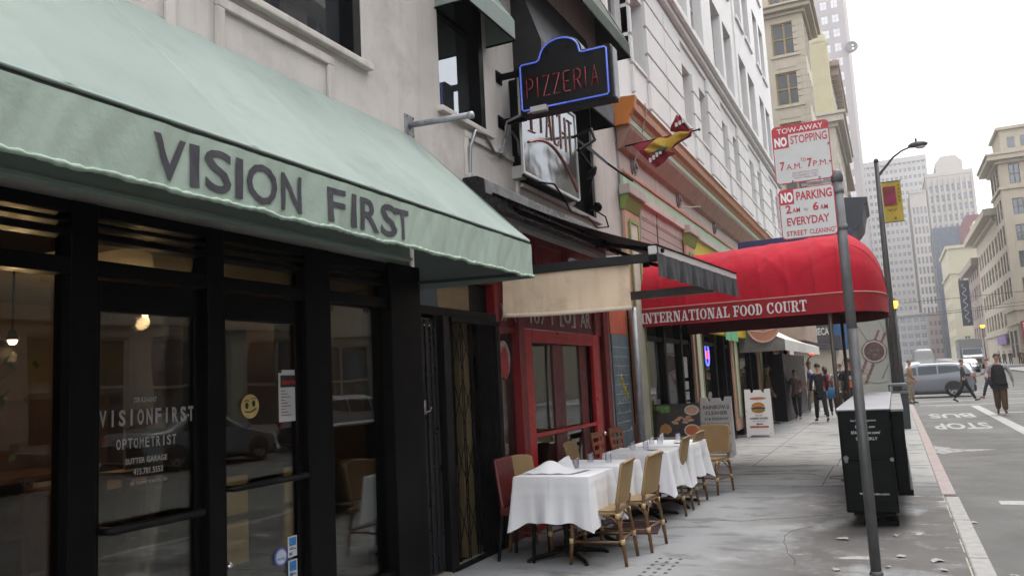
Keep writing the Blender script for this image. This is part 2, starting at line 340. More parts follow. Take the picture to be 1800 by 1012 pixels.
# ---- road markings
PT = M('road_paint', (.33,.328,.315), .7, .12, 4, stain=(.15,.147,.14), sscale=9, sthr=.55)
Z = -.126
def mark(name, quads):
    b = MB()
    for q in quads: b.add([(x, y, Z + rise(y)) for x, y in q], [tuple(range(len(q)))])
    return b.build(name, PT, ROAD)
def rect(x0, x1, y0, y1): return [(x0,y0),(x1,y0),(x1,y1),(x0,y1)]
mark('bus_lane_line', [rect(2.52, 2.80, 15, 36.0)])
mark('parking_tick', [rect(1.0, 2.2, 11.42, 11.72)])
mark('crosswalk_line', [rect(.8, 10.4, 37.0, 37.35), rect(.8, 10.4, 40.6, 40.95), [(1.3,36.3),(2.5,36.3),(2.7,36.55),(1.4,36.55)]])
mark('far_crosswalk_line', [rect(.8, 10.4, 50.0, 50.35), rect(.8, 10.4, 46.8, 47.1)])
mark('lane_line', [rect(4.9, 5.05, y, y+3) for y in (18, 26, 34, 56, 66, 76, 90)])
mark('stop_line', [rect(2.9, 10.4, 30.6, 30.95)])
b = MB()
put_text(b, 'STOP', (2.15, 26.1, Z), (-1,0,0), (0,-1,0), 1.32, 2.3, .03, .001)
put_text(b, 'BUS', (2.15, 30.9, Z), (-1,0,0), (0,-1,0), 1.28, 2.3, .03, .001)
b.build('bus_stop_lettering', PT, ROAD)
b = MB()     # white spill running to the gutter
pts = [(.56,17.9),(.68,17.5),(.86,17.75),(1.05,18.0),(1.25,18.02),(1.5,18.2),(1.62,18.32),(1.35,18.4),(1.1,18.38),(.9,18.5),(.84,18.9),(.7,19.0),(.60,19.3)]
b.add([(x,y,Z-.001) for x,y in pts], [tuple(range(len(pts)))])
b.build('powder_stain', M('white_spill', (.30,.30,.295), .9, .35, 8, stain=(.14,.135,.13), sscale=6, sthr=.5), ROAD)

# ================================================================ STUCCO BUILDING (with both shop fronts)
STU = M('stucco', (.60,.565,.53), .85, .06, 2.0, bump=.35, bscale=90, stain=(.49,.455,.42), sscale=1.3, sthr=.53, streak=.26)
STUt = M('stucco_trim', (.60,.56,.52), .8, .08, 3, bump=.2, bscale=90, streak=.5)
DKIN = M('interior_dark', (.012,.011,.010), .8, .2)
A = thing('stucco_building', 'cream stucco building with black shop front under a sage awning and a red restaurant front', 'building', (FX, 3, 0))
def wall_cells(mb, lo, hi, u0, u1, z0, z1, holes, axis='x', mi=0):
    us = sorted(set([u0, u1] + [h[0] for h in holes] + [h[1] for h in holes])); zs = sorted(set([z0, z1] + [h[2] for h in holes] + [h[3] for h in holes]))
    for a, c in zip(us, us[1:]):
        run = None
        for e, f in list(zip(zs, zs[1:])) + [(None, None)]:
            solid = e is not None and not any(h[0] <= (a+c)/2 <= h[1] and h[2] <= (e+f)/2 <= h[3] for h in holes)
            if solid: run = (run[0], f) if run else (e, f)
            elif run:
                if axis == 'x': mb.box(lo, hi, a, c, run[0], run[1], mi)
                else: mb.box(a, c, lo, hi, run[0], run[1], mi)
                run = None
SPANE = dark_pane('stucco_window_glass', (.05,.055,.06), .16, .02, .06)
UW = [(1.0,2.9,4.23,6.4),(3.5,5.2,4.23,6.4),(6.45,7.42,4.23,5.75),(8.22,10.85,3.85,5.95)]
b = MB(); wall_cells(b, FX-.35, FX, -12, 12.0, 3.3, 9.2, UW); b.box(FX-.35, FX-.02, -12, 5.95, 2.62, 3.3)
b.box(FX-.35, FX, 11.05, 12.0, 0, 3.3)
b.build('wall', STU, A)
# moulded panel frames and sills
def frame_moulding(y0, y1, z0, z1, w=.07, d=.03):
    b = MB(); b.box(FX, FX+d, y0, y1, z1-w, z1); b.box(FX, FX+d, y0, y0+w, z0, z1-w); b.box(FX, FX+d, y1-w, y1, z0, z1-w); b.build('moulding', STUt, A, bevel=.008)
frame_moulding(.4, 3.3, 3.2, 4.12); frame_moulding(3.62, 4.80, 3.2, 4.12); frame_moulding(6.88, 8.15, 3.2, 4.12)
for (a, c, z0, z1) in UW: b = MB(); b.box(FX-.1, FX+.06, a-.06, c+.08, z0-.055, z0); b.build('window_sill', STUt, A, bevel=.008)
for (a, c, z0, z1) in UW:
    b = MB(); t = .07
    b.box(FX-.17, FX-.10, a, c, z0, z0+t); b.box(FX-.17, FX-.10, a, c, z1-t, z1); b.box(FX-.17, FX-.10, a, a+t, z0+t, z1-t); b.box(FX-.20, FX-.005, c-.10, c, z0, z1-.001)
    b.box(FX-.17, FX-.11, a+t, c-.1, z0+1.05, z0+1.10)
    w = b.build('window', black, A, bevel=.004)
    b = MB(); b.box(FX-.15, FX-.14, a+t, c-.10, z0+t, z1-t); b.build('pane', SPANE, w)
    b = MB(); b.box(FX-.34, FX-.33, a, c, z0, z1); b.build('blind', M('window_backing', (.10,.10,.10), .9), w)
b = MB(); b.box(FX-9, FX-.36, -12, 12, 9.0, 9.2); b.build('roof', M('roof_felt', (.08,.08,.08), .9), A)

# ---- optician's shop front
b = MB(); x0, x1 = FX-.10, FX+.03
for y0, y1 in ((1.15,1.30),(2.65,2.80),(3.53,3.66),(4.41,4.68)): b.box(x0, x1, y0, y1, .0, 2.62)
b.box(x0, x1+.03, 5.41, 5.86, 0, 2.62)
for y0, y1 in ((-2,1.15),(1.30,2.65),(2.80,3.53),(3.66,4.41),(4.68,5.41)):
    for z0, z1 in ((2.555,2.62),(2.505,2.53),(2.44,2.475),(2.25,2.335)): b.box(x0+.01, x1-.01, y0, y1, z0, z1)
    b.box(x0+.01, x1-.01, y0, y1, 0, .22 if y0 not in (2.80, 3.66) else .02)
b.box(FX-.35, FX-.12, -3, 5.86, 2.66, 2.9)
sf = b.build('shop_front', black, A, bevel=.006)
for y0, y1 in ((-2,1.15),(1.30,2.65),(4.68,5.41)):
    b = MB(); b.box(FX-.05, FX-.04, y0, y1, .22, 2.25); b.build('pane', PANE, sf)
for y0, y1 in ((-2,1.15),(1.30,2.65),(2.80,3.53),(3.66,4.41),(4.68,5.41)):
    b = MB(); b.box(FX-.06, FX-.05, y0, y1, 2.335, 2.60); b.build('transom_pane', PANE, sf)
def shop_door(y0, y1, lab):
    b = MB(); w = .055; xa, xb = FX-.07, FX-.02
    b.box(xa, xb, y0+.005, y0+w, .02, 2.24); b.box(xa, xb, y1-w, y1-.005, .02, 2.24); b.box(xa, xb, y0+w, y1-w, 2.08, 2.24); b.box(xa, xb, y0+w, y1-w, .02, .28)
    d = b.build('door', black, A, bevel=.005)
    b = MB(); b.box(FX-.05, FX-.042, y0+w, y1-w, .28, 2.08); b.build('pane', PANE, d); return d
d1 = shop_door(2.80, 3.53, ''); d2 = shop_door(3.66, 4.41, '')
b = MB(); b.tube([(FX-.02,2.86,.975),(FX+.05,2.88,.975),(FX+.05,3.46,.975),(FX-.02,3.49,.975)], .022, 10); b.build('push_bar', blackp, d1, smooth=True)
b = MB(); b.tube([(FX-.02,3.70,1.07),(FX+.05,3.72,1.07),(FX+.05,4.36,1.07),(FX-.02,4.38,1.07)], .02, 10); b.build('push_bar', blackp, d2, smooth=True)
b = MB(); b.tube([(FX-.02,3.69,.63),(FX+.035,3.69,.63)], .016, 12); b.tube([(FX+.035,3.675,.655),(FX+.035,3.705,.62)], .006, 8); b.build('lock', steel, d2, smooth=True)
LW = M('window_lettering', (.30,.30,.29), .6, .05)
b = MB(); T = lambda s_, y, z, w, h, bo=.02: put_text(b, s_, (FX-.038, y, z), (0,1,0), (0,0,1), w, h, bo, .002)
for i, ch in enumerate('VISIONFIRST'):
    wd = .012 if ch == 'I' else .04
    T(ch, 2.865 + i*.0575 + (.014 if ch == 'I' else 0), 1.485, wd, .085, .03)
for i, ch in enumerate('OPTOMETRIST'):
    T(ch, 2.965 + i*.036 + (.010 if ch == 'I' else 0), 1.365, .008 if ch == 'I' else .027, .055, .02)
T('228 KEARNY', 3.07, 1.605, .15, .028, .01); T('SUTTER GARAGE', 3.02, 1.285, .27, .03, .02); T('415.781.5553', 3.07, 1.225, .19, .032, .01); T('DR. TOMMY MORTON, OD', 3.05, 1.17, .24, .02, .008)
b.build('lettering', LW, d1)

# ---- interior of the optician's (seen through the glass)
TAN = M('interior_tan', (.15,.095,.045), .8, .2, 1.5); WOODI = M('interior_wood', (.09,.04,.016), .5, .3, 5, streak=.4); CEIL = M('interior_ceiling', (.34,.32,.28), .9, .08, 2)
b = MB(); b.box(-9.2, -9.0, -3, 7.2, 0, 2.8); b.box(-9, FX-.12, -3.2, -3, 0, 2.8); b.box(-9, FX-.36, 7.15, 7.2, 0, 2.8); b.box(-9, -6.2, 7.02, 7.1, .0, 2.8, 1)
b.box(-8.98, -8.7, -2.5, 6.9, .9, 1.7, 1)
b.build('interior_wall', [TAN, WOODI], A)
b = MB(); b.box(-9, FX-.36, -3, 7.1, 2.8, 2.9); b.build('interior_ceiling', CEIL, A)
b = MB(); b.box(-9, FX-.11, -3, 7.1, .0, .012); b.build('interior_floor', M('interior_floor', (.16,.10,.06), .35, .3, 2, streak=.3), A)
# pendulous ceiling beam
b = MB(); b.box(-8.9, FX-.4, 3.25, 3.45, 2.55, 2.8); b.build('interior_beam', WOODI, A)
LIT = M('lit_cabinet', (.6,.5,.25), .6, .1, emit=(1.,.70,.24), estr=.11)
def counter(name, lab, x0, x1, y0, y1, h, n, lit=None):
    c = thing(name, lab, 'counter', ((x0+x1)/2, (y0+y1)/2, .012))
    b = MB(); b.box(x0-.05, x1+.05, y0-.03, y1+.03, h, h+.05); b.build('worktop', WOODI, c, bevel=.006)
    b = MB(); dy = (y1-y0)/n
    b.box(x0, x1-.3, y0, y1, .012, h)
    for i in range(n+1): b.box(x1-.3, x1, y0+i*dy-.04 if i else y0, y0+i*dy+.04 if i < n else y1, .012, h)
    for i in range(n): b.box(x1-.299, x1-.002, y0+i*dy+.04, y0+(i+1)*dy-.04, h*.55, h*.6); b.box(x1-.299, x1-.002, y0+i*dy+.04, y0+(i+1)*dy-.04, .012, .1)
    b.build('cabinet', WOODI, c)
    b = MB()
    for i in ([3, 5] if lit is None else range(0, n, 2)): b.box(x1-.03, x1-.01, y0+i*dy+.045, y0+(i+1)*dy-.045, .12, h*.54); b.box(x1-.03, x1-.01, y0+i*dy+.045, y0+(i+1)*dy-.045, h*.61, h-.02)
    b.build('lit_back', lit or LIT, c)
    return c
counter('display_counter', 'wooden display counter with glowing yellow niches, straight behind the right glass door', -6.3, -5.5, 4.3, 6.7, .92, 6)
counter('reception_counter', 'long low wooden counter with yellow lit niches, behind the left glass door', -7.3, -6.6, 2.4, 5.0, 1.0, 5, M('dim_cabinet', (.30,.22,.12), .6, .3, 3, emit=(.8,.55,.28), estr=.03))
def small_lamp(x, y, z, lab):
    t = thing('ceiling_spotlight', lab, 'lamp', (x, y, 2.8), 'spotlights in the optician shop')
    b = MB(); b.tube([(x,y,2.8),(x,y,z+.05)], .008, 6); b.lathe([(.02,z+.07),(.045,z)], (x,y,0), 12); b.build('stem', black, t)
    b = MB(); b.lathe([(.0,z-.035),(.02,z-.03),(.032,z-.008),(.03,z)], (x,y,0), 12); b.build('bulb', M('bulb_glow', (1,.6,.4), .5, 0, emit=(1,.55,.38), estr=4), t, smooth=True)
    l = bpy.data.lights.new('spotlight_light', 'POINT'); l.energy = 8; l.color = (1,.68,.36); l.shadow_soft_size = .05
    o = bpy.data.objects.new('spotlight_light', l); COL.objects.link(o); o.parent = t; o.location = (0,0,z-2.8-.1)
small_lamp(-5.5, 3.6, 2.08, 'small glowing spotlight hanging inside the leftmost shop pane'); small_lamp(-6.2, 5.3, 2.42, 'small glowing spotlight hanging inside above the left glass door')
small_lamp(-6.6, 6.4, 2.5, 'small spotlight over the yellow lit display counter')
# wall picture, leaflet rack, display board behind the door
t = thing('wall_picture', 'blurred orange picture hung on the back wall, seen through the right glass door', 'picture', (-6.15, 6.2, 1.6)); b = MB(); b.box(-6.17,-6.13,5.85,6.45,1.75,2.3); b.build('frame', WOODI, t)
b = MB(); b.lathe([(.0,0),(.2,.004),(.2,.012)], (0,0,0), 20); b.v = [(-6.128+v[2], 6.1+v[0]*.6, 2.02+v[1]*1.1) for v in b.v]; b.build('image', M('picture_orange', (.45,.10,.03), .7, .3, 6), t)
b = MB(); b.box(-6.19,-6.165,5.7,5.75,0,2.35); b.box(-6.19,-6.165,6.5,6.55,0,2.35); b.box(-6.19,-6.165,5.75,6.5,.0,2.35, 1); b.build('panel_board', [WOODI, TAN], t)
t = thing('display_board', 'green and white optical display board standing behind the door lettering', 'display board', (-4.6, 3.95, 1.17))
b = MB(); b.box(-4.62,-4.6,3.78,4.08,1.17,1.43); b.build('board', M('board_card', (.38,.36,.33), .7), t)
b = MB(); b.box(-4.598,-4.596,3.93,4.075,1.25,1.425); b.build('green_panel', M('board_green', (.02,.14,.08), .6), t)
b = MB(); b.box(-4.598,-4.596,3.785,3.92,1.24,1.36); b.build('photo_panel', M('board_brown', (.12,.05,.03), .6), t)
t2 = thing('side_table', 'dark side table under the optical display board', 'table', (-4.7, 3.95, .012)); b = MB(); b.box(-4.78,-4.5,3.70,4.14,1.12,1.165); b.build('top', WOODI, t2); b = MB()
for x in (-4.77,-4.55):
    for y in (3.71,4.09): b.box(x, x+.04, y, y+.04, .012, 1.12)
b.build('frame', WOODI, t2)
t = thing('potted_plant', 'small green plant inside the leftmost shop window', 'plant', (-5.0, 2.95, .012))
b = MB(); b.lathe([(.10,.012),(.14,.3),(.15,.32)], (-5.0,2.95,0), 16); b.build('pot', M('terracotta', (.2,.08,.04), .8), t)
b = MB(); rr = random.Random(5)
for i in range(160):
    c = Vector((-5.0+rr.gauss(0,.14), 2.95+rr.gauss(0,.16), 1.65+rr.gauss(0,.24))); a = Vector((rr.uniform(-1,1),rr.uniform(-1,1),rr.uniform(-1,1))).normalized()*.06; d = a.cross(Vector((rr.uniform(-1,1),rr.uniform(-1,1),1))).normalized()*.022
    b.add([c-a, c+d, c+a, c-d], [(0,1,2,3)])
b.build('foliage', M('leaf_green', (.05,.10,.03), .6, .4), t)
b = MB(); b.tube([(-5,2.95,.3),(-4.98,2.93,.9),(-5.02,2.96,1.6)], [.018,.014,.006], 6)
b.build('stem', M('stem_brown', (.1,.06,.03), .8), t)

# ---- papers and stickers on the right door
t = thing('opening_hours_notice', 'white notice with black head and red script taped inside the right glass door', 'notice', (FX-.036, 4.30, 1.45))
b = MB(); b.box(FX-.037, FX-.034, 4.195, 4.40, 1.43, 1.75); b.box(FX-.0375, FX-.035, 4.23, 4.36, 1.74, 1.77); b.build('sheet', M('notice_paper', (.62,.62,.62), .7), t)
b = MB(); b.box(FX-.033, FX-.031, 4.21, 4.385, 1.655, 1.735)
for i in range(9): b.box(FX-.033, FX-.0315, 4.215, 4.25+.03*((i*7) % 3), 1.63-i*.02, 1.634-i*.02)
b.build('black_print', M('notice_black', (.02,.02,.02), .6), t)
b = MB(); put_text(b, 'Business Hours', (FX-.031,4.225,1.675), (0,1,0), (0,0,1), .145, .034, .02, .001); b.build('red_print', M('notice_red', (.5,.02,.02), .6), t)
t = thing('smiley_sticker', 'round yellow winking face sticker on the right glass door', 'sticker', (FX-.03, 3.935, 1.53))
def disc(mb, x, y, z, ry, rz, d=.002, n=24, mi=0):
    vs = [(x, y+ry*math.cos(2*math.pi*i/n), z+rz*math.sin(2*math.pi*i/n)) for i in range(n)] + [(x+d, y+ry*math.cos(2*math.pi*i/n), z+rz*math.sin(2*math.pi*i/n)) for i in range(n)]
    mb.add(vs, [tuple(range(n-1,-1,-1)), tuple(range(n,2*n))] + [(i,(i+1)%n,n+(i+1)%n,n+i) for i in range(n)], mi)
b = MB(); disc(b, FX-.04, 3.935, 1.545, .078, .075); b.build('disc', M('smiley_yellow', (.55,.42,.16), .6, .15, 12), t)
b = MB(); disc(b, FX-.0375, 3.905, 1.55, .014, .02); disc(b, FX-.0375, 3.965, 1.562, .014, .02)
b.tube([(FX-.037, 3.89+.012*i, 1.515-.012*math.sin(math.pi*i/8)+.002*i) for i in range(9)], .004, 6); b.tube([(FX-.037,3.885+.01*i,1.578+.006*math.sin(math.pi*i/4)) for i in range(5)], .003, 5); b.tube([(FX-.037,3.945+.01*i,1.59+.006*math.sin(math.pi*i/4)) for i in range(5)], .003, 5)
b.build('face', M('notice_black2', (.03,.02,.01), .6), t)
for nm, lab, z0, z1, hh in (('payment_sticker', 'tall blue and white payment sticker low on the right door, above its smaller twin', .555, .685, .06), ('payment_sticker', 'lower blue and white sticker at the very bottom of the right door', .42, .535, .07)):
    t = thing(nm, lab, 'sticker', (FX-.03, 4.3, z0)); b = MB(); b.box(FX-.040, FX-.037, 4.262, 4.348, z0, z1); b.build('sheet', M('notice_paper', (.62,.62,.62), .7), t)
    b = MB(); b.box(FX-.037, FX-.0355, 4.272, 4.338, z1-hh, z1-.008); b.box(FX-.037, FX-.0355, 4.27, 4.30, z0+.01, z0+.03); b.build('blue_panel', M('sticker_blue', (.05,.22,.55), .5, .3, 20), t)
    b = MB(); b.box(FX-.037, FX-.0355, 4.275, 4.31, z1-hh-.014, z1-hh-.010); b.box(FX-.037, FX-.0355, 4.275, 4.335, z1-hh-.024, z1-hh-.019); b.build('print', black, t)
t = thing('round_sticker', 'round violet rimmed white sticker beside the payment stickers on the right door', 'sticker', (FX-.03, 4.20, .57)); b = MB(); disc(b, FX-.041, 4.195, .575, .062, .058); b.build('rim', M('sticker_violet', (.10,.09,.45), .5), t)
b = MB(); disc(b, FX-.0385, 4.195, .575, .047, .046); b.build('face', M('sticker_pale', (.5,.55,.6), .5, .15, 30), t)
b = MB(); put_text(b, 'energy', (FX-.036,4.163,.55), (0,1,0), (0,0,1), .062, .02, 0, .001); b.build('print', M('sticker_blue', (.05,.22,.55), .5), t)

# ================================================================ SAGE AWNING
SAGE = M('sage_canvas', (.222,.272,.25), .85, .07, .9, bump=.12, bscale=300, stain=(.185,.24,.212), sscale=1.4, sthr=.54, streak=.14)
SAGV = M('sage_valance', (.315,.395,.335), .8, .06, 2.2, bump=.12, bscale=30, stain=(.255,.33,.275), sscale=2.2, sthr=.55, streak=.16)
SAGEd = M('sage_canvas_seam', (.26,.335,.305), .8, .05, 2); SAGH = M('sage_hem', (.31,.405,.33), .8, .1, 9)
aw = thing('storefront_awning', 'large sage green canvas awning lettered VISION FIRST over the black shop front', 'awning', (FX, 2, 2.43))
AX, AY0, AY1, ZT, ZF, ZH = -2.55, -3.0, 5.88, 3.81, 2.735, 2.43
def slope_pt(u, v):
    y = AY0 + (AY1-AY0)*u; bay = (y*1.08) % 1.0
    sag = -.014*math.sin(math.pi*v)*(.6+.4*math.sin(math.pi*bay)) + .006*math.sin(y*2.1+v*5)*math.sin(math.pi*v)
    return (FX + (AX-FX)*v + sag, y, ZT + (ZF-ZT)*v + sag)
b = MB(); ends = [AY0] + [k_/1.08 for k_ in range(-3, 7) if AY0 < k_/1.08 < AY1-.1] + [AY1]
for i_, (ya, yb) in enumerate(zip(ends, ends[1:])):
    b.grid(lambda u, v: Vector(slope_pt((ya+(yb-ya)*u-AY0)/(AY1-AY0), v)) + Vector((1,0,1))*(.003*(math.exp(-((u-.0)/.03)**2)+math.exp(-((u-1)/.03)**2))), 40, 20, i_ % 2)
SAGE2 = M('sage_canvas_faded', (.238,.288,.266), .85, .07, .9, bump=.12, bscale=300, stain=(.20,.256,.228), sscale=1.4, sthr=.54, streak=.14)
o = b.build('canopy', [SAGE, SAGE2], aw, smooth=True)
def val_disp(y, z):
    t = max(0, (ZF - z)/(ZF-ZH))
    cr = lambda s_: (1-abs(math.sin(s_)))**3
    w = .008*math.sin(y*7.3+.6*math.sin(y*2.3)+2.2*t) + .006*math.sin(y*17+1.3*math.sin(y*3.1)+3*t) + .004*math.sin(y*31+5*t) + .012*cr(y*4.1+.5*t+math.sin(y*1.3)) - .008*cr(y*6.7-.8*t) + .004*math.sin(y*53+9*t+2*math.sin(y*11))
    return (.30+.16*t)*w + .004*t*math.sin(y*1.7) - .003
def val_pt(u, v):
    y = AY0 + (AY1-AY0)*u; z = ZF - .034 - (ZF-.034-ZH)*v
    if v > .99: z += .003*math.sin(y*23) + .003*math.sin(y*9.7)
    return (AX + .012 + val_disp(y, z), y, z)
b = MB(); b.grid(val_pt, 760, 20)
o = b.build('valance', SAGV, aw, smooth=True)
b = MB(); b.tube([Vector(val_pt(i/600, 1.0)) + Vector((0.002,0,.010+.002*math.sin(i*.45)+.0015*math.sin(i*1.7))) for i in range(601)], [.011+.0025*math.sin(i*1.3)+.002*math.sin(i*.37) for i in range(601)], 8); b.build('hem', SAGH, aw, smooth=True)
b = MB(); b.box(AX-.03, AX-.006, AY0, AY1, ZF-.042, ZF-.006); b.build('rail_groove', M('groove_dark', (.03,.04,.033), .8), aw)
b = MB(); b.tube([(AX-.006, y_, ZF-.006) for y_ in (AY0, AY1)], .010, 10); b.build('piping', SAGEd, aw, smooth=True)
b = MB(); b.add([(FX,AY1,ZT),(AX,AY1,ZF),(AX+.012,AY1,ZH),(FX,AY1,ZH)], [(0,1,2,3)]); b.build('end_panel', SAGE, aw)
LET = M('awning_letter_paint', (.040,.038,.050), .7, .2, 14, stain=(.07,.07,.08), sscale=22, sthr=.6)
b = MB(); fn = lambda q: (q[0] + val_disp(q[1], q[2]) + .0025, q[1], q[2])
u_, v_ = (0,1,0), (0,0,1); xl = AX + .0135
yv = [2.215, 2.42, 2.485, 2.70, 2.77, 3.045, 3.345, 3.525, 3.59, 3.80, 4.02]
for ch, y_, w_ in (('V',2.203,.172),('I',2.392,.048),('S',2.469,.150),('I',2.645,.046),('O',2.715,.200),('N',2.942,.146),('F',3.287,.142),('I',3.488,.045),('R',3.570,.172),('S',3.762,.168),('T',3.885,.135)):
    put_text(b, ch, (xl, y_ + (.03 if ch == 'T' else 0), 2.474), u_, v_, w_, .186 if ch in 'SO' else .180, .012, .0010, 0, fn, 1., .028)
b.build('lettering', LET, aw)
# inner rail of the frame, seen below the hem
b = MB(); b.box(-2.80, -2.755, AY0, 4.40, 2.44, 2.60); b.box(-2.81, -2.745, AY0, 4.42, 2.425, 2.44); b.build('inner_rail', M('sage_rail', (.18,.235,.195), .6, .1), aw)
b = MB(); b.tube([(AX-.02, AY0, ZH+.03),(AX-.02, AY1-.01, ZH+.03)], .014, 8)
for y_ in (-1, 5.83): b.tube([(FX, y_, ZT-.04),(AX-.03, y_, ZF-.03)], .014, 6); b.tube([(FX, y_, ZH+.06),(AX-.02, y_, ZH+.03)], .014, 6)
b.build('frame', M('awning_frame', (.05,.06,.055), .5), aw)

# ---- pipe stub on the wall
t = thing('pipe_bracket', 'grey steel pipe stub bolted to the stucco wall beside the sage awning', 'pipe', (FX, 5.86, 3.88))
b = MB(); b.box(FX, FX+.012, 5.80, 5.94, 3.78, 3.98); b.build('plate', galv, t)
b = MB(); b.tube([(FX+.01,5.87,3.89),(-2.98,5.79,3.835)], .027, 12); b.tube([(-3.0,5.792,3.836),(-2.965,5.788,3.833)], .031, 12); b.build('pipe', galv, t, smooth=True)
b = MB()
for y_, z_ in ((5.82,3.80),(5.92,3.80),(5.82,3.96),(5.92,3.96)): b.tube([(FX+.012,y_,z_),(FX+.024,y_,z_)], .009, 6)
b.build('bolt', steel, t)
# ================================================================ GATE BAY (y 5.86 - 7.35)
b = MB(); b.box(FX-.30, FX, 5.86, 7.42, 2.24, 2.32); b.box(FX-.3, FX-.02, 5.86, 5.90, 0, 2.24); b.box(FX-.3, FX-.10, 7.02, 7.42, 2.32, 2.62)
b.build('gate_lintel', black, A, bevel=.006)
b = MB(); b.box(FX-.16, FX-.09, 5.87, 6.40, 2.325, 2.62); b.build('grey_board', M('board_bluegrey', (.05,.055,.065), .7, .2, 4), A)
b = MB(); b.box(FX-.16, FX-.09, 6.405, 7.015, 2.325, 2.62); b.build('tan_board', M('board_tan', (.17,.115,.06), .7, .15, 4, streak=.3), A)
t = thing('shutter_panel', 'tall black folded steel door panel with three bright rivets and a scuffed foot', 'shutter', (FX, 6.05, 0))
SCUF = M('scuffed_black', (.014,.013,.015), .32, .3, 3, spec=.35, stain=(.10,.095,.092), sscale=13, sthr=.66)
b = MB(); b.box(FX-.10, FX-.05, 5.90, 6.27, .02, 2.22)
for y_ in (5.905,5.99,6.08,6.17,6.245): b.box(FX-.05, FX-.035, y_, y_+.022, .04, 2.2)
b.build('panel', SCUF, t, bevel=.004)
b = MB()
for y_ in (5.965, 6.05, 6.135): n0 = len(b.v); b.lathe([(.012,0),(.009,.008)], (0,0,0), 10); b.v[n0:] = [(FX-.035+v[2], y_+v[0], 2.15+v[1]) for v in b.v[n0:]]
b.build('rivet', steel, t)
b = MB(); b.box(FX-.05, FX-.02, 5.985, 6.02, 1.38, 1.50); b.tube([(FX-.02,6.0,1.40),(FX+.02,6.015,1.41),(FX+.02,6.035,1.44)], .01, 6); b.build('latch', steel, t)
b = MB(); b.box(FX-.09, FX+.02, 6.30, 6.42, 0, 2.24); b.build('jamb', blackp, t, bevel=.006)
# display window behind
b = MB(); b.box(FX-.9, FX-.88, 6.36, 7.3, 0, 2.4); b.box(FX-.34, FX-.30, 6.36, 7.3, 0, .12); dw = b.build('display_window', DKIN, A)
b = MB(); b.box(FX-.345, FX-.335, 6.40, 7.3, .12, 2.24); b.build('pane', PANE, dw)
YC = M('ochre_paint', (.13,.095,.045), .6, .15, 5, streak=.4)
b = MB(); b.box(FX-.20, FX-.12, 6.84, 7.02, 0, 2.24); b.box(FX-.3, FX-.2, 6.42, 6.86, .0, .86); b.build('ochre_panel', YC, A, bevel=.01)
b = MB(); b.box(FX-.86, FX-.40, 6.42, 7.28, .90, .94); b.build('display_shelf', WOODI, A)
t = thing('display_figurines', 'clutter of small pale display pieces behind the scissor gate', 'ornaments', (FX-.5, 6.7, .94)); rr = random.Random(9); b = MB()
for i in range(11):
    x_, y_ = FX-.42-rr.random()*.2, 6.45+i*.05; h_ = rr.uniform(.1,.4); b.lathe([(.02,.94),(.035,.96),(.022,.94+h_*.5),(.032,.94+h_*.8),(.0,.94+h_)], (x_,y_,0), 8)
b.build('piece', M('porcelain', (.45,.46,.48), .4, .5, 9), t, smooth=True)
t = thing('display_poster', 'grey poster with pale lettering blocks hung inside the gate bay', 'poster', (FX-.30, 6.6, 1.5)); b = MB(); b.box(FX-.33, FX-.326, 6.44, 6.72, 1.02, 1.66); b.build('sheet', M('poster_grey', (.06,.07,.075), .6, .7, 9, stain=(.4,.4,.4), sscale=11, sthr=.6), t)
# scissor gate
t = thing('scissor_gate', 'black folding scissor gate across the shop bay beside the red front', 'gate', (FX, 6.9, 0))
b = MB(); ys_ = [6.46, 6.64, 6.82, 6.98, 7.03, 7.075, 7.11, 7.145, 7.18, 7.215, 7.25, 7.285, 7.32]
for y_ in ys_: b.box(FX-.005, FX+.003, y_-.005, y_+.005, .06, 2.22); b.box(FX+.014, FX+.022, y_-.006, y_+.004, .06, 2.22)
b.build('upright', black, t)
b = MB()
for a_, c_ in zip(ys_, ys_[1:]):
    for z0 in (.18, .72, 1.26, 1.76):
        dz = .40; b.obox((FX+.006, (a_+c_)/2, z0+dz/2), (.002,0,0), (0,(c_-a_)/2,dz/2), (0, .005, -.002)); b.obox((FX+.010, (a_+c_)/2, z0+dz/2), (.002,0,0), (0,(c_-a_)/2,-dz/2), (0,.005,.002))
b.build('lattice_bar', black, t)
b = MB(); b.box(FX-.02, FX+.04, 6.42, 7.42, 2.19, 2.238); b.box(FX-.03, FX+.03, 6.36, 7.42, 0, .03); b.box(FX-.02, FX+.03, 7.34, 7.42, .03, 2.19); b.build('track', black, t, bevel=.004)
b = MB(); b.box(FX-.06, FX-.03, 7.03, 7.34, .03, 2.2); b.build('folded_stack', black, t)
b = MB(); b.box(FX-.36, FX+.01, 5.86, 7.42, 0, .012); b.build('threshold', M('tile_threshold', (.25,.23,.20), .7, .3, 8), A)

# ================================================================ RED RESTAURANT FRONT (y 7.42 - 11.05)
b = MB(); xa, xb = FX-.14, FX
for y0, y1 in ((7.42,7.50),(7.92,8.06),(10.50,10.62),(10.86,11.05)): b.box(xa, xb+ (.03 if y0 == 7.92 else 0), y0, y1, 0, 2.62)
b.box(xa, xb-.03, 7.5, 10.86, 2.48, 3.34); b.box(xa, xb-.02, 7.5, 7.92, .0, .55); b.box(xa, xb-.02, 7.5, 7.92, 2.14, 2.2)
for y0, y1, z0, z1 in ((7.6,8.5,2.86,3.25),(8.6,9.5,2.86,3.25),(9.6,10.5,2.86,3.25)): b.box(xb-.03, xb-.012, y0, y0+.05, z0, z1); b.box(xb-.03, xb-.012, y1-.05, y1, z0, z1); b.box(xb-.03, xb-.012, y0+.05, y1-.05, z0, z0+.05); b.box(xb-.03, xb-.012, y0+.05, y1-.05, z1-.05, z1)
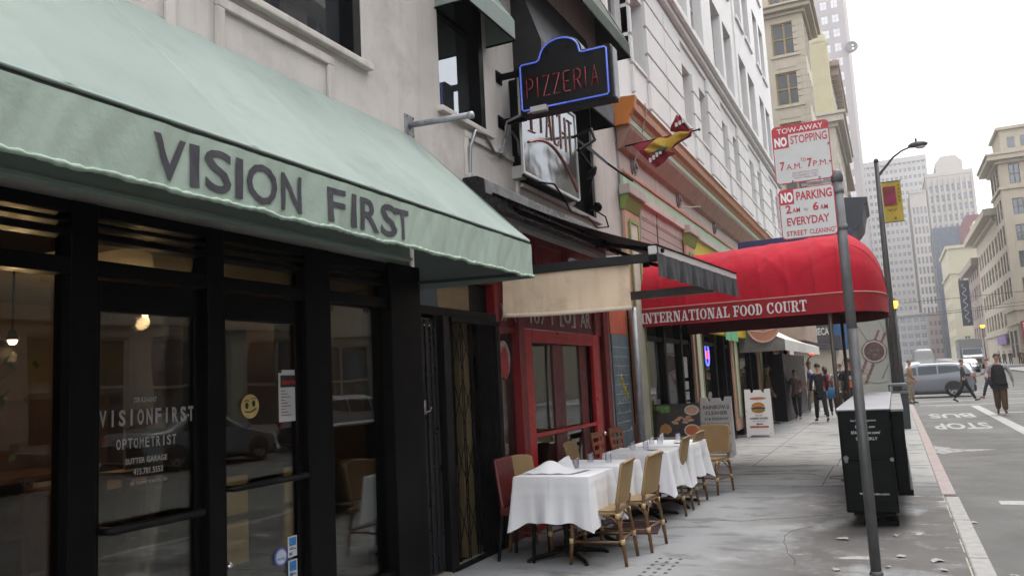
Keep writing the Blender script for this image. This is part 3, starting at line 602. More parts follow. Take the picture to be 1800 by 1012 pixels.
b.box(xa-.1, xb-.015, 5.95, 11.05, 3.30, 3.42); b.box(xa-.1, xb-.02, 5.96, 7.5, 2.62, 3.30); b.box(xa, xb-.03, 10.86, 11.05, 2.62, 3.30)
b.box(xa, xb-.01, 10.62, 10.86, .0, .5)
DRED = M('deep_red_paint', (.15,.004,.006), .4, .2, 4)
rf = b.build('restaurant_front', DRED, A, bevel=.008)
b = MB()
for y0, y1, z0, z1 in ((7.66,8.44,2.92,3.19),(9.66,10.44,2.92,3.19)): b.box(xb-.029, xb-.022, y0, y1, z0, z1)
b.build('transom_pane', UPANE, rf)
b = MB(); b.box(xa+.06, xa+.07, 7.5, 7.92, .55, 2.48); b.build('pane', PANE, rf)
b = MB(); b.box(xa-.02, xa+.06, 10.62, 10.86, .5, 2.48); b.build('side_panel', dkred, rf)
# glazed door
b = MB(); x0, x1 = FX-.03, FX+.02
b.box(x0, x1, 8.07, 8.26, .02, 2.20); b.box(x0, x1, 10.28, 10.49, .02, 2.20); b.box(x0, x1, 8.26, 10.28, 2.05, 2.20); b.box(x0, x1, 8.26, 10.28, .02, .3); b.box(x0+.005, x1-.005, 8.26, 10.28, 1.0, 1.045)
d = b.build('glazed_door', redp, A, bevel=.006)
b = MB(); b.box(FX-.16, FX-.05, 9.02, 9.36, .3, 2.05); b.box(FX-.16, FX-.05, 9.93, 10.18, .3, 2.05); b.build('inner_stile', dkred, d, bevel=.006)
for y0, y1 in ((8.26,9.02),(9.36,9.93),(10.18,10.28)):
    b = MB(); b.box(FX-.075, FX-.068, y0, y1, .3, 2.05); b.build('pane', PANE, d)
b = MB(); b.tube([(FX+.02,10.40,.88),(FX+.06,10.40,.88)], .018, 10); b.lathe([(.0,-.03),(.028,-.02),(.028,.02),(0,.03)], (FX+.07,10.40,.88), 12); b.build('handle', steel, d, smooth=True)
b = MB()
GOLD = M('faded_gold_paint', (.42,.36,.33), .6, .3, 12)
for s_, y_, z_, w_, h_ in (('))  (', 7.55, 2.26, .38, .18), ('107', 8.35, 2.27, .45, .14), ('1', 8.98, 2.28, .05, .15), ('[0]', 9.25, 2.27, .55, .22), ('AR', 9.98, 2.29, .40, .21)): put_text(b, s_, (FX-.004 if y_ < 8 else FX-.0285, y_, z_), (0,1,0), (0,0,1), w_, h_, .02, .003)
b.v = [(v[0]+.0, v[1], v[2]) for v in b.v]; b.build('lettering', GOLD, rf)
b = MB(); b.box(xa, FX-.035, 7.5, 10.86, 2.20, 2.48); b.build('fascia_board', dkred, rf)
# carved crest in the side pane
b = MB(); disc(b, FX-.075, 7.70, 1.86, .15, .20, .01, 20); disc(b, FX-.063, 7.70, 1.82, .085, .17, .008, 20, 1); b.build('crest', [M('crest_cream', (.30,.26,.24), .6, .6, 14), M('crest_red', (.28,.03,.03), .6, .4, 10)], rf)
# restaurant interior: dim walls, bar, bottles read as a dark depth
b = MB(); b.box(-8.2,-8.1,7.42,11.05,0,3); b.box(-8.1,FX-.36,7.40,7.42,0,3); b.box(-8.1,FX-.36,11.05,11.07,0,3); b.box(-8.1,FX-.15,7.42,11.05,2.9,3); b.box(-8.1,FX-.15,7.42,11.05,0,.01); b.build('restaurant_interior', M('restaurant_walls', (.09,.03,.025), .7, .3), A)
t = thing('bar_cabinet', 'dark red wooden bar cabinet inside the restaurant door', 'cabinet', (-5.6, 9.6, .01)); b = MB(); b.box(-6,-5.3,8.9,9.3,.01,2.2); b.box(-6,-5.3,9.3,10.4,.01,1.1); b.box(-6.02,-5.25,9.3,10.42,1.1,1.15); b.build('carcass', M('mahogany', (.09,.02,.015), .4, .3, 4), t, bevel=.01)

# ---- conduits, junction boxes on the wall
t = thing('conduit_run', 'grey electric conduit with round boxes looping over the stucco wall by the neon sign', 'conduit', (FX, 7.5, 3.6))
b = MB(); b.tube([(FX+.03,6.93,3.1),(FX+.03,6.93,3.62),(FX+.05,6.93,3.95),(FX+.05,7.05,4.15),(FX+.05,7.28,4.17),(FX+.06,7.45,4.02),(FX+.06,7.62,4.05),(FX+.07,7.72,4.25),(FX+.08,7.9,4.36),(FX+.09,8.02,4.28),(FX+.09,8.05,3.98)], .018, 8); b.tube([(FX+.06,7.7,4.15),(FX+.1,7.72,4.42),(FX+.3,7.66,4.44),(FX+.5,7.6,4.43)], .014, 8); b.build('cable', grey, t, smooth=True)
b = MB()
for y_, z_ in ((6.93,3.62),(7.70,4.10)):
    n0 = len(b.v); b.lathe([(.07,0),(.07,.05),(.06,.06)], (0,0,0), 16); b.v[n0:] = [(FX+v[2], y_+v[0], z_+v[1]) for v in b.v[n0:]]
b.build('round_box', M('box_grey', (.32,.32,.33), .5), t)
b = MB(); b.box(FX, FX+.12, 8.0, 8.12, 3.86, 4.0); b.box(-3.18,-3.0, 7.53, 7.6, 4.40, 4.46); b.build('junction_box', M('box_pale', (.42,.41,.39), .5), t, bevel=.004)

# ---- small window awnings
def window_awning(name, lab, m, mu, y0, y1, zt, zf, zh, xf):
    t = thing(name, lab, 'awning', (FX, (y0+y1)/2, zh)); b = MB()
    b.grid(lambda u, v: (FX+(xf-FX)*v, y0+(y1-y0)*u, zt+(zf-zt)*v - .03*math.sin(math.pi*v)), 8, 8); b.grid(lambda u, v: (xf+.004*math.sin(u*30)*v, y0+(y1-y0)*u, zf+(zh-zf)*v), 30, 3)
    b.build('canopy', m, t, smooth=True)
    b = MB(); b.add([(FX,y0,zt),(xf,y0,zf),(xf,y0,zh),(FX,y0,zh)], [(0,1,2,3)]); b.build('end_panel', mu, t); b = MB(); b.add([(FX,y1,zt),(xf,y1,zf),(xf,y1,zh),(FX,y1,zh)], [(0,3,2,1)]); b.build('end_panel', mu, t)
    b = MB(); b.tube([(FX,y0,zh),(xf,y0,zh),(xf,y1,zh),(FX,y1,zh)], .012, 6); b.build('frame', black, t)
BCV = M('black_canvas', (.007,.007,.008), .7, .2, 3); BCVlit = M('black_canvas_lit', (.05,.052,.058), .75, .15, 3); DGC = M('dark_green_canvas', (.03,.045,.034), .8, .2, 2)
window_awning('window_awning', 'small pale green window awning on the stucco wall left of the neon sign', SAGE, SAGE, 6.42, 7.50, 6.05, 5.42, 5.2, -3.29)
window_awning('window_awning', 'black window awning, its lit slope coloured grey, behind the neon pizzeria sign', BCVlit, BCV, 8.2, 10.85, 6.55, 5.48, 5.18, -3.28)  # black awning; daylight on the slope is put into its greyer canvas colour
window_awning('window_awning', 'dark green awning high on the stucco wall above the pizzeria', DGC, DGC, 4.0, 11.35, 7.6, 6.55, 6.35, -3.12)

# ---- neon sign
NX = MB; t = thing('neon_sign', 'black neon PIZZERIA box sign with blue outline projecting from the stucco wall', 'neon sign', (FX, 7.75, 4.35))
out = [(-3.33,4.43),(-2.22,4.33),(-2.22,4.96),(-2.52,4.985)]
arc = [(-2.80 + .255*math.cos(R(a))*1.0, 5.0 + .17*math.sin(R(a))) for a in range(10, 171, 16)]
poly = [(-3.33,4.42),(-2.20,4.42),(-2.20,4.99),(-2.54,4.99)] + [( -2.80+.262*math.cos(R(a)), 5.0+.19*math.sin(R(a))) for a in range(8,173,12)] + [(-3.06,4.99),(-3.33,4.99)]
NS = lambda p: -3.33 + (p+3.33)*.915
poly = [(NS(p),q) for p,q in poly]
b = MB(); b.prism(poly, lambda p,q,h: (p,h,q), 7.62, 7.82); b.build('cabinet', M('sign_black', (.005,.005,.006), .35, .3, spec=.25), t, bevel=.006)
b = MB(); b.box(-2.295,-2.283, 7.66, 7.80, 4.44, 4.97); b.build('side_panel', M('sign_side', (.22,.22,.23), .5), t)
NB = M('neon_blue', (.10,.15,.50), .3, 0, emit=(.10,.18,.9), estr=.13); NR = M('neon_red', (.22,.02,.025), .3, 0, emit=(.7,.03,.03), estr=.02)
ol = [(-2.745,4.455),(-3.275,4.455),(-3.295,4.475),(-3.295,4.94),(-3.275,4.957),(-3.09,4.957),(-3.055,4.975),(-3.045,5.005)] + [(-2.80+.235*math.cos(R(a)), 5.005+.155*math.sin(R(a))) for a in range(168,9,-12)] + [(-2.555,4.965),(-2.53,4.957),(-2.265,4.957),(-2.243,4.94),(-2.243,4.475),(-2.263,4.455),(-2.735,4.455)]
b = MB(); b.tube([(NS(p),7.600,q) for p,q in ol], .0095, 8); b.build('blue_tube', NB, t, smooth=True)
b = MB(); wl = .078; xs_ = -3.225
for i, ch in enumerate('PIZZERIA'):
    w_ = wl if ch != 'I' else .02
    for st in STK[ch]: b.tube([(NS(xs_ + p*w_), 7.602, 4.575 + q*.215) for p,q in st], .0065, 6)
    xs_ += (.127 if ch != 'I' else .078) if ch != 'A' else .1
b.build('red_letters', NR, t, smooth=True)
b = MB()
for z_ in (4.95, 4.44):
    b.box(FX+.0, -3.33, 7.745, 7.80, z_-.03, z_+.03); b.box(FX, FX+.015, 7.70, 7.84, z_-.07, z_+.07)
b.build('bracket', black, t, bevel=.004)

# ---- framed wall sign
t = thing('framed_sign', 'framed reflective sign with a faint red cocktail glass and letters, under the neon sign', 'sign', (FX+.2, 8.7, 3.84))
sx = FX + .20
b = MB(); y0,y1,z0,z1 = 7.86, 9.62, 3.86, 5.02; b.box(FX+.01, sx-.02, 8.02, 9.6, z0+.02, z1-.02); b.build('box', black, t)
b = MB(); b.box(sx-.02, sx+.015, y0, y0+.03, z0, z1); b.box(sx-.02, sx+.015, y1-.03, y1, z0, z1); b.box(sx-.02, sx+.015, y0+.03, y1-.03, z0, z0+.035); b.box(sx-.02, sx+.015, y0+.03, y1-.03, z1-.035, z1); b.build('frame', M('frame_silver', (.5,.5,.5), .35, .1, metal=.5), t, bevel=.004)
b = MB(); b.box(sx-.015, sx, y0+.03, y1-.03, z0+.035, z1-.035); b.build('panel', dark_pane('mirror_panel', (.07,.065,.06), .08, .14, .9), t)
PK = M('sign_pink', (.42,.13,.10), .5, .2, 9); PT2 = M('sign_taupe', (.32,.19,.16), .5, .2, 9)
b = MB(); xx = sx + .006
b.tube([(xx,8.08,4.86),(xx,8.16,4.66),(xx,8.24,4.86),(xx,8.08,4.86)], .008, 5); b.tube([(xx,8.16,4.66),(xx,8.16,4.42)], .012, 5); b.tube([(xx,8.07,4.40),(xx,8.26,4.42)], .009, 5)
b.tube([(xx, 8.05 + 1.5*i/20, 4.26 + .20*math.sin(math.pi*(i/20)*.95) - .30*(i/20)**2) for i in range(21)], .016, 5); b.build('red_drawing', PK, t)
b = MB(); y_ = 8.36
for ch in 'YACHT':
    for st in STK[ch]: b.tube([(xx, y_ + p*.17, 4.47 - (y_-8.36)*.05 + q*.44) for p,q in st], .011, 5)
    y_ += .235
b.build('lettering', PT2, t)
t = thing('floodlight', 'black floodlight on a bent arm with a looping cable over the framed sign', 'lamp', (FX+.1, 9.8, 3.8))
b = MB(); b.tube([(FX+.02,9.75,4.75),(-3.05,9.1,4.62),(-2.98,9.0,4.45),(-3.1,8.75,4.28)], .02, 8); b.build('arm', black, t)
b = MB(); b.lathe([(.02,.06),(.06,.02),(.075,-.05),(.07,-.055)], (0,0,0), 14); b.v = [(-3.05+v[0]*.8+v[2]*.5, 9.05+v[1], 4.08+v[2]+v[0]*.4) for v in b.v]; b.build('head', black, t, smooth=True)
b = MB(); b.tube([(-3.05,9.02,4.12),(-3.1,8.85,4.25),(-3.12,8.75,4.29)], .016, 6)
import itertools
b.tube([(FX+.22,8.25,3.84),(FX+.3,8.5,3.86),(FX+.34,8.7,3.72),(FX+.3,9.0,3.62),(FX+.26,9.4,3.66),(FX+.2,9.9,3.72),(FX+.15,10.4,3.66),(FX+.2,10.75,3.72),(FX+.18,10.7,3.86),(FX+.06,10.6,3.96)], .012, 6); b.tube([(-3.05,9.05,4.03),(-3.2,9.25,3.85),(FX+.26,9.2,3.72)], .01, 6); b.build('cable', black, t, smooth=True)
t = thing('flood_lamp', 'small black floodlight at the end of the loose cable, lower right of the framed sign', 'lamp', (FX, 10.6, 3.95)); b = MB(); b.lathe([(.02,.05),(.06,.02),(.075,-.05)], (0,0,0), 14); b.v = [(FX+.14+v[2]*.9, 10.55+v[1], 3.98+v[0]) for v in b.v]; b.build('head', black, t, smooth=True)
b = MB(); b.box(FX, FX+.1, 10.52, 10.58, 3.95, 4.01); b.build('mount', black, t)
t = thing('slanted_shade', 'dark propped shade board sticking out of the window right of the framed sign', 'shade', (FX, 10.3, 4.3))
b = MB(); b.obox((-3.36, 10.35, 4.62), (.26,0,-.26), (0,.55,0), (.008,0,.008)); b.build('board', M('shade_grey', (.13,.13,.14), .6), t); b = MB(); b.tube([(FX+.02,9.85,4.9),(-3.09,9.83,4.36),(-3.09,10.9,4.36)], .015, 6); b.build('rim', black, t)

# ================================================================ RETRACTABLE AWNING + SIDE CURTAIN
t = thing('retractable_awning', 'black folding arm awning with grey valance reaching out over the dining tables', 'awning', (FX, 9, 2.55))
b = MB(); b.prism([(FX,3.38),(FX+.2,3.36),(FX+.25,3.44),(FX+.24,3.58),(FX+.16,3.62),(FX,3.62)], lambda p,q,h:(p,h,q), 6.82, 11.15); b.build('cassette', M('cassette_black', (.006,.006,.007), .28, .2, spec=.4), t, bevel=.006)
FR0, FR1 = Vector((-2.08,7.86,2.86)), Vector((-1.83,10.98,2.86))
b = MB(); b.grid(lambda u, v: Vector((FX+.2, 6.95+4.05*u, 3.50)).lerp(FR0.lerp(FR1, .01+.98*u)+Vector((0,0,.06)), v) + Vector((0,0,-.05*math.sin(math.pi*v))), 24, 16); b.build('canopy', M('awning_black_canvas', (.008,.008,.010), .6, .1, 2, spec=.2), t, smooth=True)
b = MB(); dl = (FR1-FR0).normalized(); b.obox((FR0+FR1)/2, (FR1-FR0)/2, (.045,0,0), (0,0,.045)); b.build('front_rail', M('rail_white', (.55,.54,.53), .45, .08), t, bevel=.012)
b = MB(); b.obox((FR0+FR1)/2 + Vector((.005,0,.05)), (FR1-FR0)/2, (.05,0,0), (0,0,.006)); b.build('rail_cap', black, t)
b = MB(); b.grid(lambda u, v: FR0.lerp(FR1, u) + Vector((.045 + (.014*math.sin(u*46)+.01*math.sin(u*93+1))*v, 0, -.03 - .24*v)), 160, 8); b.build('valance', M('grey_valance', (.036,.038,.043), .75, .25, 7), t, smooth=True)
def arm(y0, y1, yf):
    e = Vector((-2.75, (y0+yf)/2 + .42*(1 if y0 < 9 else -1), 3.05)); b = MB(); b.tube([(FX+.18,y0,3.42), e], .028, 8); b.tube([e, (-2.0, yf, 2.86)], .024, 8); b.lathe([(.0,-.05),(.045,-.05),(.045,.05),(0,.05)], e, 12); b.build('folding_arm', black, t, smooth=False)
arm(7.6, 0, 8.0); arm(10.6, 0, 10.35)
b = MB(); b.box(FX-.02, FX+.05, 7.0, 11.0, 3.33, 3.38); b.build('wall_bar', M('bar_white', (.35,.35,.35), .5), t)
t = thing('side_curtain', 'beige canvas side curtain hanging from a black beam at the near terrace end', 'curtain', (FX, 7.95, 2.25))
b = MB(); b.obox((-2.85, 7.74, 2.775), (.80,.20,.02), (-.006,.03,0), (0,0,.045)); b.box(-2.12,-2.03,7.88,7.97,2.76,2.90); b.build('beam', blackp, t, bevel=.005)
def curt(u, v):
    w = .014*math.sin(u*19+2*math.sin(v*2))*v*(1-.6*v) + .006*math.sin(u*41+v*3)*v + .010*math.sin(u*7+v*6)
    return (-3.61 + 1.27*u, 7.54 + .35*u + w, 2.75 - .445*v - .012*math.sin(math.pi*u)*v)
b = MB(); b.grid(curt, 120, 16); b.build('canvas', M('beige_canvas', (.66,.52,.37), .85, .07, 1.5, stain=(.54,.42,.30), sscale=2.4, sthr=.55, streak=.35), t, smooth=True)
b = MB(); b.tube([Vector(curt(i/20, 1)) for i in range(21)], .022, 10); b.build('hem_roll', M('beige_hem', (.66,.55,.43), .8, .08, 4), t, smooth=True)
t = thing('curtain_post', 'grey galvanised post and horizontal bar at the outer end of the red shop front', 'post', (-3.52, 11.9, 0))
b = MB(); b.tube([(-3.50,11.88,0),(-3.50,11.88,2.66)], .05, 14); b.tube([(-3.50,11.88,0),(-3.50,11.88,.015)], .1, 14); b.build('post', galv, t, smooth=True)
b = MB(); b.obox((-2.55, 10.2, 2.66), (.62,.0,.0), (0,.03,0), (0,0,.055)); b.build('bar', M('bar_taupe', (.22,.2,.18), .6), t, bevel=.01)
b = MB(); b.tube([(-3.5,11.88,2.64),(-3.12,10.2,2.66)], .016, 6); b.build('stay', galv, t)

# ---- chalkboard
t = thing('chalkboard', 'blue grey chalkboard with white rules and yellow scrawl right of the red front', 'chalkboard', (FX+.03, 11.4, .6))
b = MB(); b.box(FX+.005, FX+.03, 11.08, 11.86, .60, 2.24); b.build('board', M('slate', (.11,.15,.175), .7, .3, 2.5, stain=(.19,.23,.25), sscale=3, sthr=.55), t)
b = MB(); z_ = 2.05
while z_ > .7: b.box(FX+.03, FX+.032, 11.12, 11.82, z_, z_+.006); z_ -= .135
rr = random.Random(4)
for k in range(40):
    y_ = rr.uniform(11.2,11.75); z_ = rr.choice([1.25,1.3,1.12,.98,.85,1.4]); b.tube([(FX+.031,y_,z_),(FX+.031,y_+rr.uniform(.01,.04),z_+rr.uniform(-.04,.04))], .003, 4)
b.build('chalk_lines', M('chalk_white', (.5,.52,.52), .9), t)
b = MB(); b.tube([(FX+.033, 11.38+.012*i+.04*math.sin(i*2.1), 1.62-.012*i+.06*math.sin(i*1.3)) for i in range(24)], .008, 4); b.build('yellow_scrawl', M('chalk_yellow', (.5,.40,.05), .9), t)
b = MB(); b.box(FX+.002, FX+.02, 11.06, 11.90, 2.24, 2.62); b.build('salmon_panel', M('salmon_paint', (.50,.11,.06), .6, .1), t, bevel=.01)
# orange pipe
t = thing('orange_pipe', 'orange painted downpipe beside the chalkboard', 'pipe', (FX+.06, 11.98, 0)); b = MB(); b.tube([(FX+.06,11.97,.02),(FX+.06,11.97,3.3)], .028, 10); b.build('pipe', M('orange_pipe_paint', (.46,.15,.05), .55, .12, 6, streak=.3), t, smooth=True)
b = MB(); b.box(FX+.01, FX+.12, 11.91, 12.03, .60, .90); b.build('box', M('brown_box', (.20,.07,.03), .6), t, bevel=.006)
# ================================================================ WHITE OFFICE BUILDING with the painted market front
WH = M('white_stone', (.66,.648,.638), .75, .04, 1.5, bump=.15, bscale=60, stain=(.55,.535,.525), sscale=.8, sthr=.58, streak=.22)
WHg = M('stone_groove', (.17,.16,.155), .9, .2)
B = thing('white_office_building', 'tall white rusticated office building over the orange cornice', 'building', (FX, 24, 0))
PAIR = [(7.90,9.0),(9.75,10.72),(12.10,13.2),(13.30,14.26),(17.17,18.25),(18.97,19.99),(21.78,22.7),(23.5,24.42),(26.42,27.4),(28.2,29.1),(31.2,32.1),(32.9,33.8)]
UPP = [(12.3,13.5),(13.9,15.1),(17.15,18.55),(18.95,20.4),(21.75,23.25),(23.6,25.0),(26.4,27.85),(28.3,29.8),(31.0,32.2),(32.6,33.8)]
holes = [(a,c,7.15,8.52) for a,c in PAIR if a > 12] + [(a,c,z,z+2.15) for z in (9.85,13.3,16.75,20.2,23.65,27.1) for a,c in UPP]
b = MB(); wall_cells(b, FX-.5, FX, 12.0, 35.0, 5.3, 31.5, holes); b.box(-28, FX-.5, 34.5, 34.99, 0, 31.5); b.box(-28, FX-.51, 12.01, 12.5, 9.2, 31.5); b.box(-28, FX-.51, 12.5, 34.5, 31.2, 31.5); b.box(FX-.5, FX-.02, 33.2, 35.0, 0, 5.3); b.build('wall', WH, B)
b = MB()          # band course between second and third storey
for z0, z1, d in ((8.95,9.06,.05),(9.06,9.16,.02),(9.16,9.30,.14),(9.30,9.42,.24),(9.42,9.50,.05),(9.50,9.62,.10)): b.box(FX, FX+d, 12.0, 35.0+d, z0, z1)
b.build('band_course', WH, B, bevel=.010)
b = MB(); b.box(FX, FX+.5, 12.0, 35.5, 30.6, 31.4); b.build('roof_cornice', WH, B, bevel=.012)
for (y0,y1) in ((14.27,15.68),(15.72,17.16),(20.0,20.86),(20.9,21.77),(24.43,25.4),(25.44,26.41),(29.11,30.1),(30.14,31.19),(33.81,35.0)):
    b = MB(); z = 5.4
    while z < 8.95: b.box(FX, FX+.06, y0, y1, z+.045, min(z+.53, 8.95)); z += .535
    b.build('rusticated_pier', WH, B, bevel=.008)
for (y0,y1) in ((18.26,18.96),(22.71,23.49),(27.41,28.19),(32.11,32.89),(13.2,13.3)):
    b = MB(); z = 5.4
    while z < 8.5: b.box(FX-.12, FX+.05, y0, y1, z+.045, min(z+.53, 8.52)); z += .535
    b.build('rusticated_mullion', WH, B, bevel=.008)
def f_me(b, name, mat):
    me = bpy.data.meshes.new(name); me.from_pydata([tuple(v) for v in b.v], [], b.f); me.materials.append(mat); return me
def sash2(parent, first, a, c, z0, z1, x):
    key = (round(c-a,2), round(z1-z0,2))
    if key not in first:
        b = MB(); t = .06; w, h = c-a, z1-z0
        b.box(-.05,.03,0,w,0,t); b.box(-.05,.03,0,w,h-t,h); b.box(-.05,.03,0,t,t,h-t); b.box(-.05,.03,w-t,w,t,h-t); b.box(-.05,.03,t,w-t,h*.5-.03,h*.5+.03)
        g = MB(); g.box(-.03,-.02,t,w-t,t,h-t)
        first[key] = (f_me(b, 'window', M('sash_white', (.46,.45,.44), .6)), f_me(g, 'pane', UPANE))
    m1, m2 = first[key]
    o = bpy.data.objects.new('window', m1); COL.objects.link(o); o.parent = parent; o.location = Vector((x, a, z0)) - ORG[parent.name]
    p = bpy.data.objects.new('pane', m2); COL.objects.link(p); p.parent = o
_f = {}
for (a, c, z0, z1) in holes: sash2(B, _f, a, c, z0, z1, FX-.24)
b = MB(); b.box(FX-1.2, FX-1.1, 12.5, 34.5, 5.3, 31); b.build('window_backing', M('office_dark', (.10,.095,.09), .9), B)
for (a, c, z0, z1) in holes:
    b = MB()
    if z0 > 9: b.box(FX, FX+.07, a-.05, c+.05, z0-.13, z0)
    else: b.box(FX-.2, FX+.03, a+.005, c-.005, z0-.07, z0-.002)
    b.build('sill', WH, B, bevel=.01)
b = MB(); b.box(FX, FX+.05, 25.68, 25.76, 9.65, 30); b.build('downpipe', WH, B)

# ---- painted market front below (orange cornice)
PL = M('peeling_plaster', (.44,.385,.35), .85, .1, 2, bump=.3, bscale=70, stain=(.26,.235,.22), sscale=1.5, sthr=.60, streak=.3)
MINT = M('mint_paint', (.34,.46,.33), .6, .1, 5, streak=.3); ORP = M('orange_paint', (.50,.165,.03), .5, .12, 5, streak=.25); RUST = M('rust_paint', (.34,.13,.045), .5, .2, 6, streak=.4); SALM = M('salmon_trim', (.45,.20,.13), .6, .1, 6); OLIVE = M('olive_paint', (.20,.27,.06), .55, .12, 6); PEACH = M('peach_paint', (.52,.32,.23), .65, .08, 6)
F = thing('painted_market_shop', 'low painted shop front with orange cornice, mint bands and green capitals beside the red canopy', 'building', (FX, 20, 0))
fx = FX + .03
b = MB(); b.box(FX-.45, fx, 12.05, 33.2, 4.30, 5.3); b.box(FX-.45, FX-.04, 12.0, 33.2, 2.62, 4.3); b.box(FX-.4, fx-.01, 12.0, 12.9, 2.62, 4.28); b.build('wall', PL, F)
pr = [(fx,5.18),(fx+.08,5.22),(fx+.22,5.50),(fx+.23,5.56),(fx,5.56)]
b = MB(); b.prism(pr, lambda p,q,h:(p,h,q), 12.0, 33.2); b.build('cornice_soffit', M('soffit_brown', (.30,.185,.14), .7, .15, 4, streak=.3), F)
b = MB(); b.prism([(fx,5.56),(fx+.235,5.56),(fx+.235,5.66),(fx,5.66)], lambda p,q,h:(p,h,q), 12.0, 33.2); b.build('cornice_fillet', MINT, F)
b = MB(); b.prism([(fx,5.66),(fx+.245,5.66),(fx+.26,5.74),(fx+.32,5.78),(fx+.33,5.90),(fx+.36,5.96),(fx,5.99)], lambda p,q,h:(p,h,q), 12.02, 33.2); b.build('cornice', RUST, F)
b = MB(); b.prism([(FX,5.54),(fx+.23,5.54),(fx+.25,5.66),(fx+.335,5.78),(fx+.37,5.965),(FX,5.995)], lambda p,q,h:(p,h,q), 11.90, 12.01); b.build('cornice_end', ORP, F)
b = MB(); rr = random.Random(3); y = 12.1
while y < 33: w_ = rr.uniform(.1,.5); b.box(FX+.02, fx+.30, y, y+w_, 5.985, 6.02+rr.random()*.02); y += w_+rr.uniform(.02,.2)
b.build('bird_deterrent', M('peel_white', (.5,.48,.47), .8), F)
b = MB(); b.box(fx, fx+.06, 12.0, 33.2, 4.62, 4.80); b.build('mint_band', MINT, F, bevel=.01)
b = MB(); b.box(fx, fx+.085, 12.0, 33.2, 4.80, 4.86); b.build('salmon_band', SALM, F, bevel=.01)
b = MB(); b.box(fx-.02, fx+.07, 12.75, 33.2, 4.50, 4.62); b.build('white_band', M('cream_band', (.47,.42,.38), .7), F)
for y0 in (11.98, 16.12, 20.3, 24.5):
    w_ = .78
    b = MB(); b.box(fx, fx+.05, y0, y0+w_, .2, 4.22); b.box(fx+.05, fx+.07, y0+.16, y0+w_-.16, .5, 4.05, 1); b.build('pilaster', [PEACH, M('pale_inset', (.50,.47,.40), .7)], F, bevel=.006)
    b = MB(); b.box(fx+.07, fx+.085, y0+.14, y0+.19, .5, 4.08); b.box(fx+.07, fx+.085, y0+w_-.19, y0+w_-.14, .5, 4.08); b.box(fx+.07, fx+.085, y0+.19, y0+w_-.19, 4.03, 4.08); b.build('inset_trim', OLIVE, F)
    b = MB(); b.prism([(fx,4.22),(fx+.06,4.22),(fx+.13,4.40),(fx+.13,4.44),(fx,4.44)], lambda p,q,h:(p,h,q), y0-.03, y0+w_+.03); b.build('capital', OLIVE, F); b = MB(); b.box(fx, fx+.18, y0-.07, y0+w_+.07, 4.44, 4.60); b.build('abacus', PL, F, bevel=.012)
SID = M('taupe_siding', (.34,.28,.25), .7, .07, 3, streak=.2)
b = MB(); z = 2.66
while z < 4.48: b.box(FX-.03, fx-.008, 12.79, 16.05, z, min(z+.148, 4.5)); z += .16
b.build('siding_panel', SID, F)
b = MB(); b.box(fx-.012, fx+.004, 14.1, 14.13, 2.66, 4.5); b.box(fx-.012, fx+.004, 12.85, 13.3, 3.5, 3.52); b.box(fx-.012,fx+.004,13.28,13.3,2.7,3.5); b.box(fx-.012, fx+.004, 15.1, 15.45, 3.35, 3.37); b.box(fx-.012, fx+.004, 15.43,15.45,2.9,3.35); b.build('panel_joint', JOINT, F)
YEL = M('yellow_sign', (.55,.42,.02), .5, .06, 3)
b = MB(); b.box(fx-.02, fx+.01, 16.95, 20.25, 2.62, 4.5); b.box(fx-.02, fx+.012, 21.1, 24.45, 2.62, 4.5); b.box(fx-.02, fx+.012, 25.3, 33.1, 2.62, 4.5); b.build('yellow_panel', YEL, F)
for i, (y_, z_) in enumerate(((12.8,5.20),(15.9,5.22),(19.5,5.2),(24.0,5.2))):
    b = MB()
    for r_, a_, d_ in ((.17,0,.03),(.12,.03,.055),(.05,.055,.09)):
        n0 = len(b.v); b.lathe([(r_,a_),(r_,d_)], (0,0,0), 18); b.v[n0:] = [(fx+v[2], y_+v[0]*.85, z_-.12+v[1]) for v in b.v[n0:]]
    b.build('anchor_plate', M('anchor_iron', (.16,.14,.14), .6, .3, 8), F)
b = MB(); b.tube([(fx+.02,12.74,5.05),(fx+.03,12.72,4.7),(fx+.10,12.72,4.5),(fx+.03,12.74,2.7)], .014, 6); b.tube([(FX+.36,12.62,6.05),(FX+.38,12.6,5.9),(fx+.2,12.72,5.5),(fx+.02,12.74,5.05)], .012, 6); b.tube([(fx+.01,16.0,4.95),(fx+.35,16.4,5.0)],.012,6); b.build('cable', M('cable_cream', (.4,.36,.32), .6), F)
# shop openings under the canopy
b = MB(); b.box(-8, -7.9, 12, 33, 0, 2.62); b.box(-7.9, FX-.5, 12.01, 12.1, 0, 2.62); b.box(-7.9, FX-.4, 33.0, 33.1, 0, 2.62); b.box(-7.9, FX-.45, 12, 33, 2.5, 2.62); b.box(-7.9, FX-.4, 12, 33, 0, .01); b.build('shop_interior', M('court_dark', (.045,.035,.03), .8, .4), F)
for y0, y1 in ((12.78,12.86),(14.05,14.2),(15.3,15.42),(16.05,16.14),(17.3,17.42),(18.5,18.62),(19.6,19.7),(20.2,20.3),(21.5,21.62),(23.3,23.42),(24.4,24.5),(26.4,26.6),(28.5,28.6),(30.6,30.8),(32.4,33.2)): b = MB(); b.box(FX-.12, fx-.01, y0, y1, 0, 2.62); b.build('shop_post', black, F, bevel=.006)
for y0, y1 in ((12.86,14.05),(14.2,15.3),(15.42,16.05),(17.42,18.5),(19.7,20.2),(21.62,23.3),(24.5,26.4),(28.6,30.6)): b = MB(); b.box(FX-.1, fx-.03, y0, y1, 0, .35); b.box(FX-.1, fx-.03, y0, y1, 2.2, 2.28); b.build('shop_frame', black, F, bevel=.006)
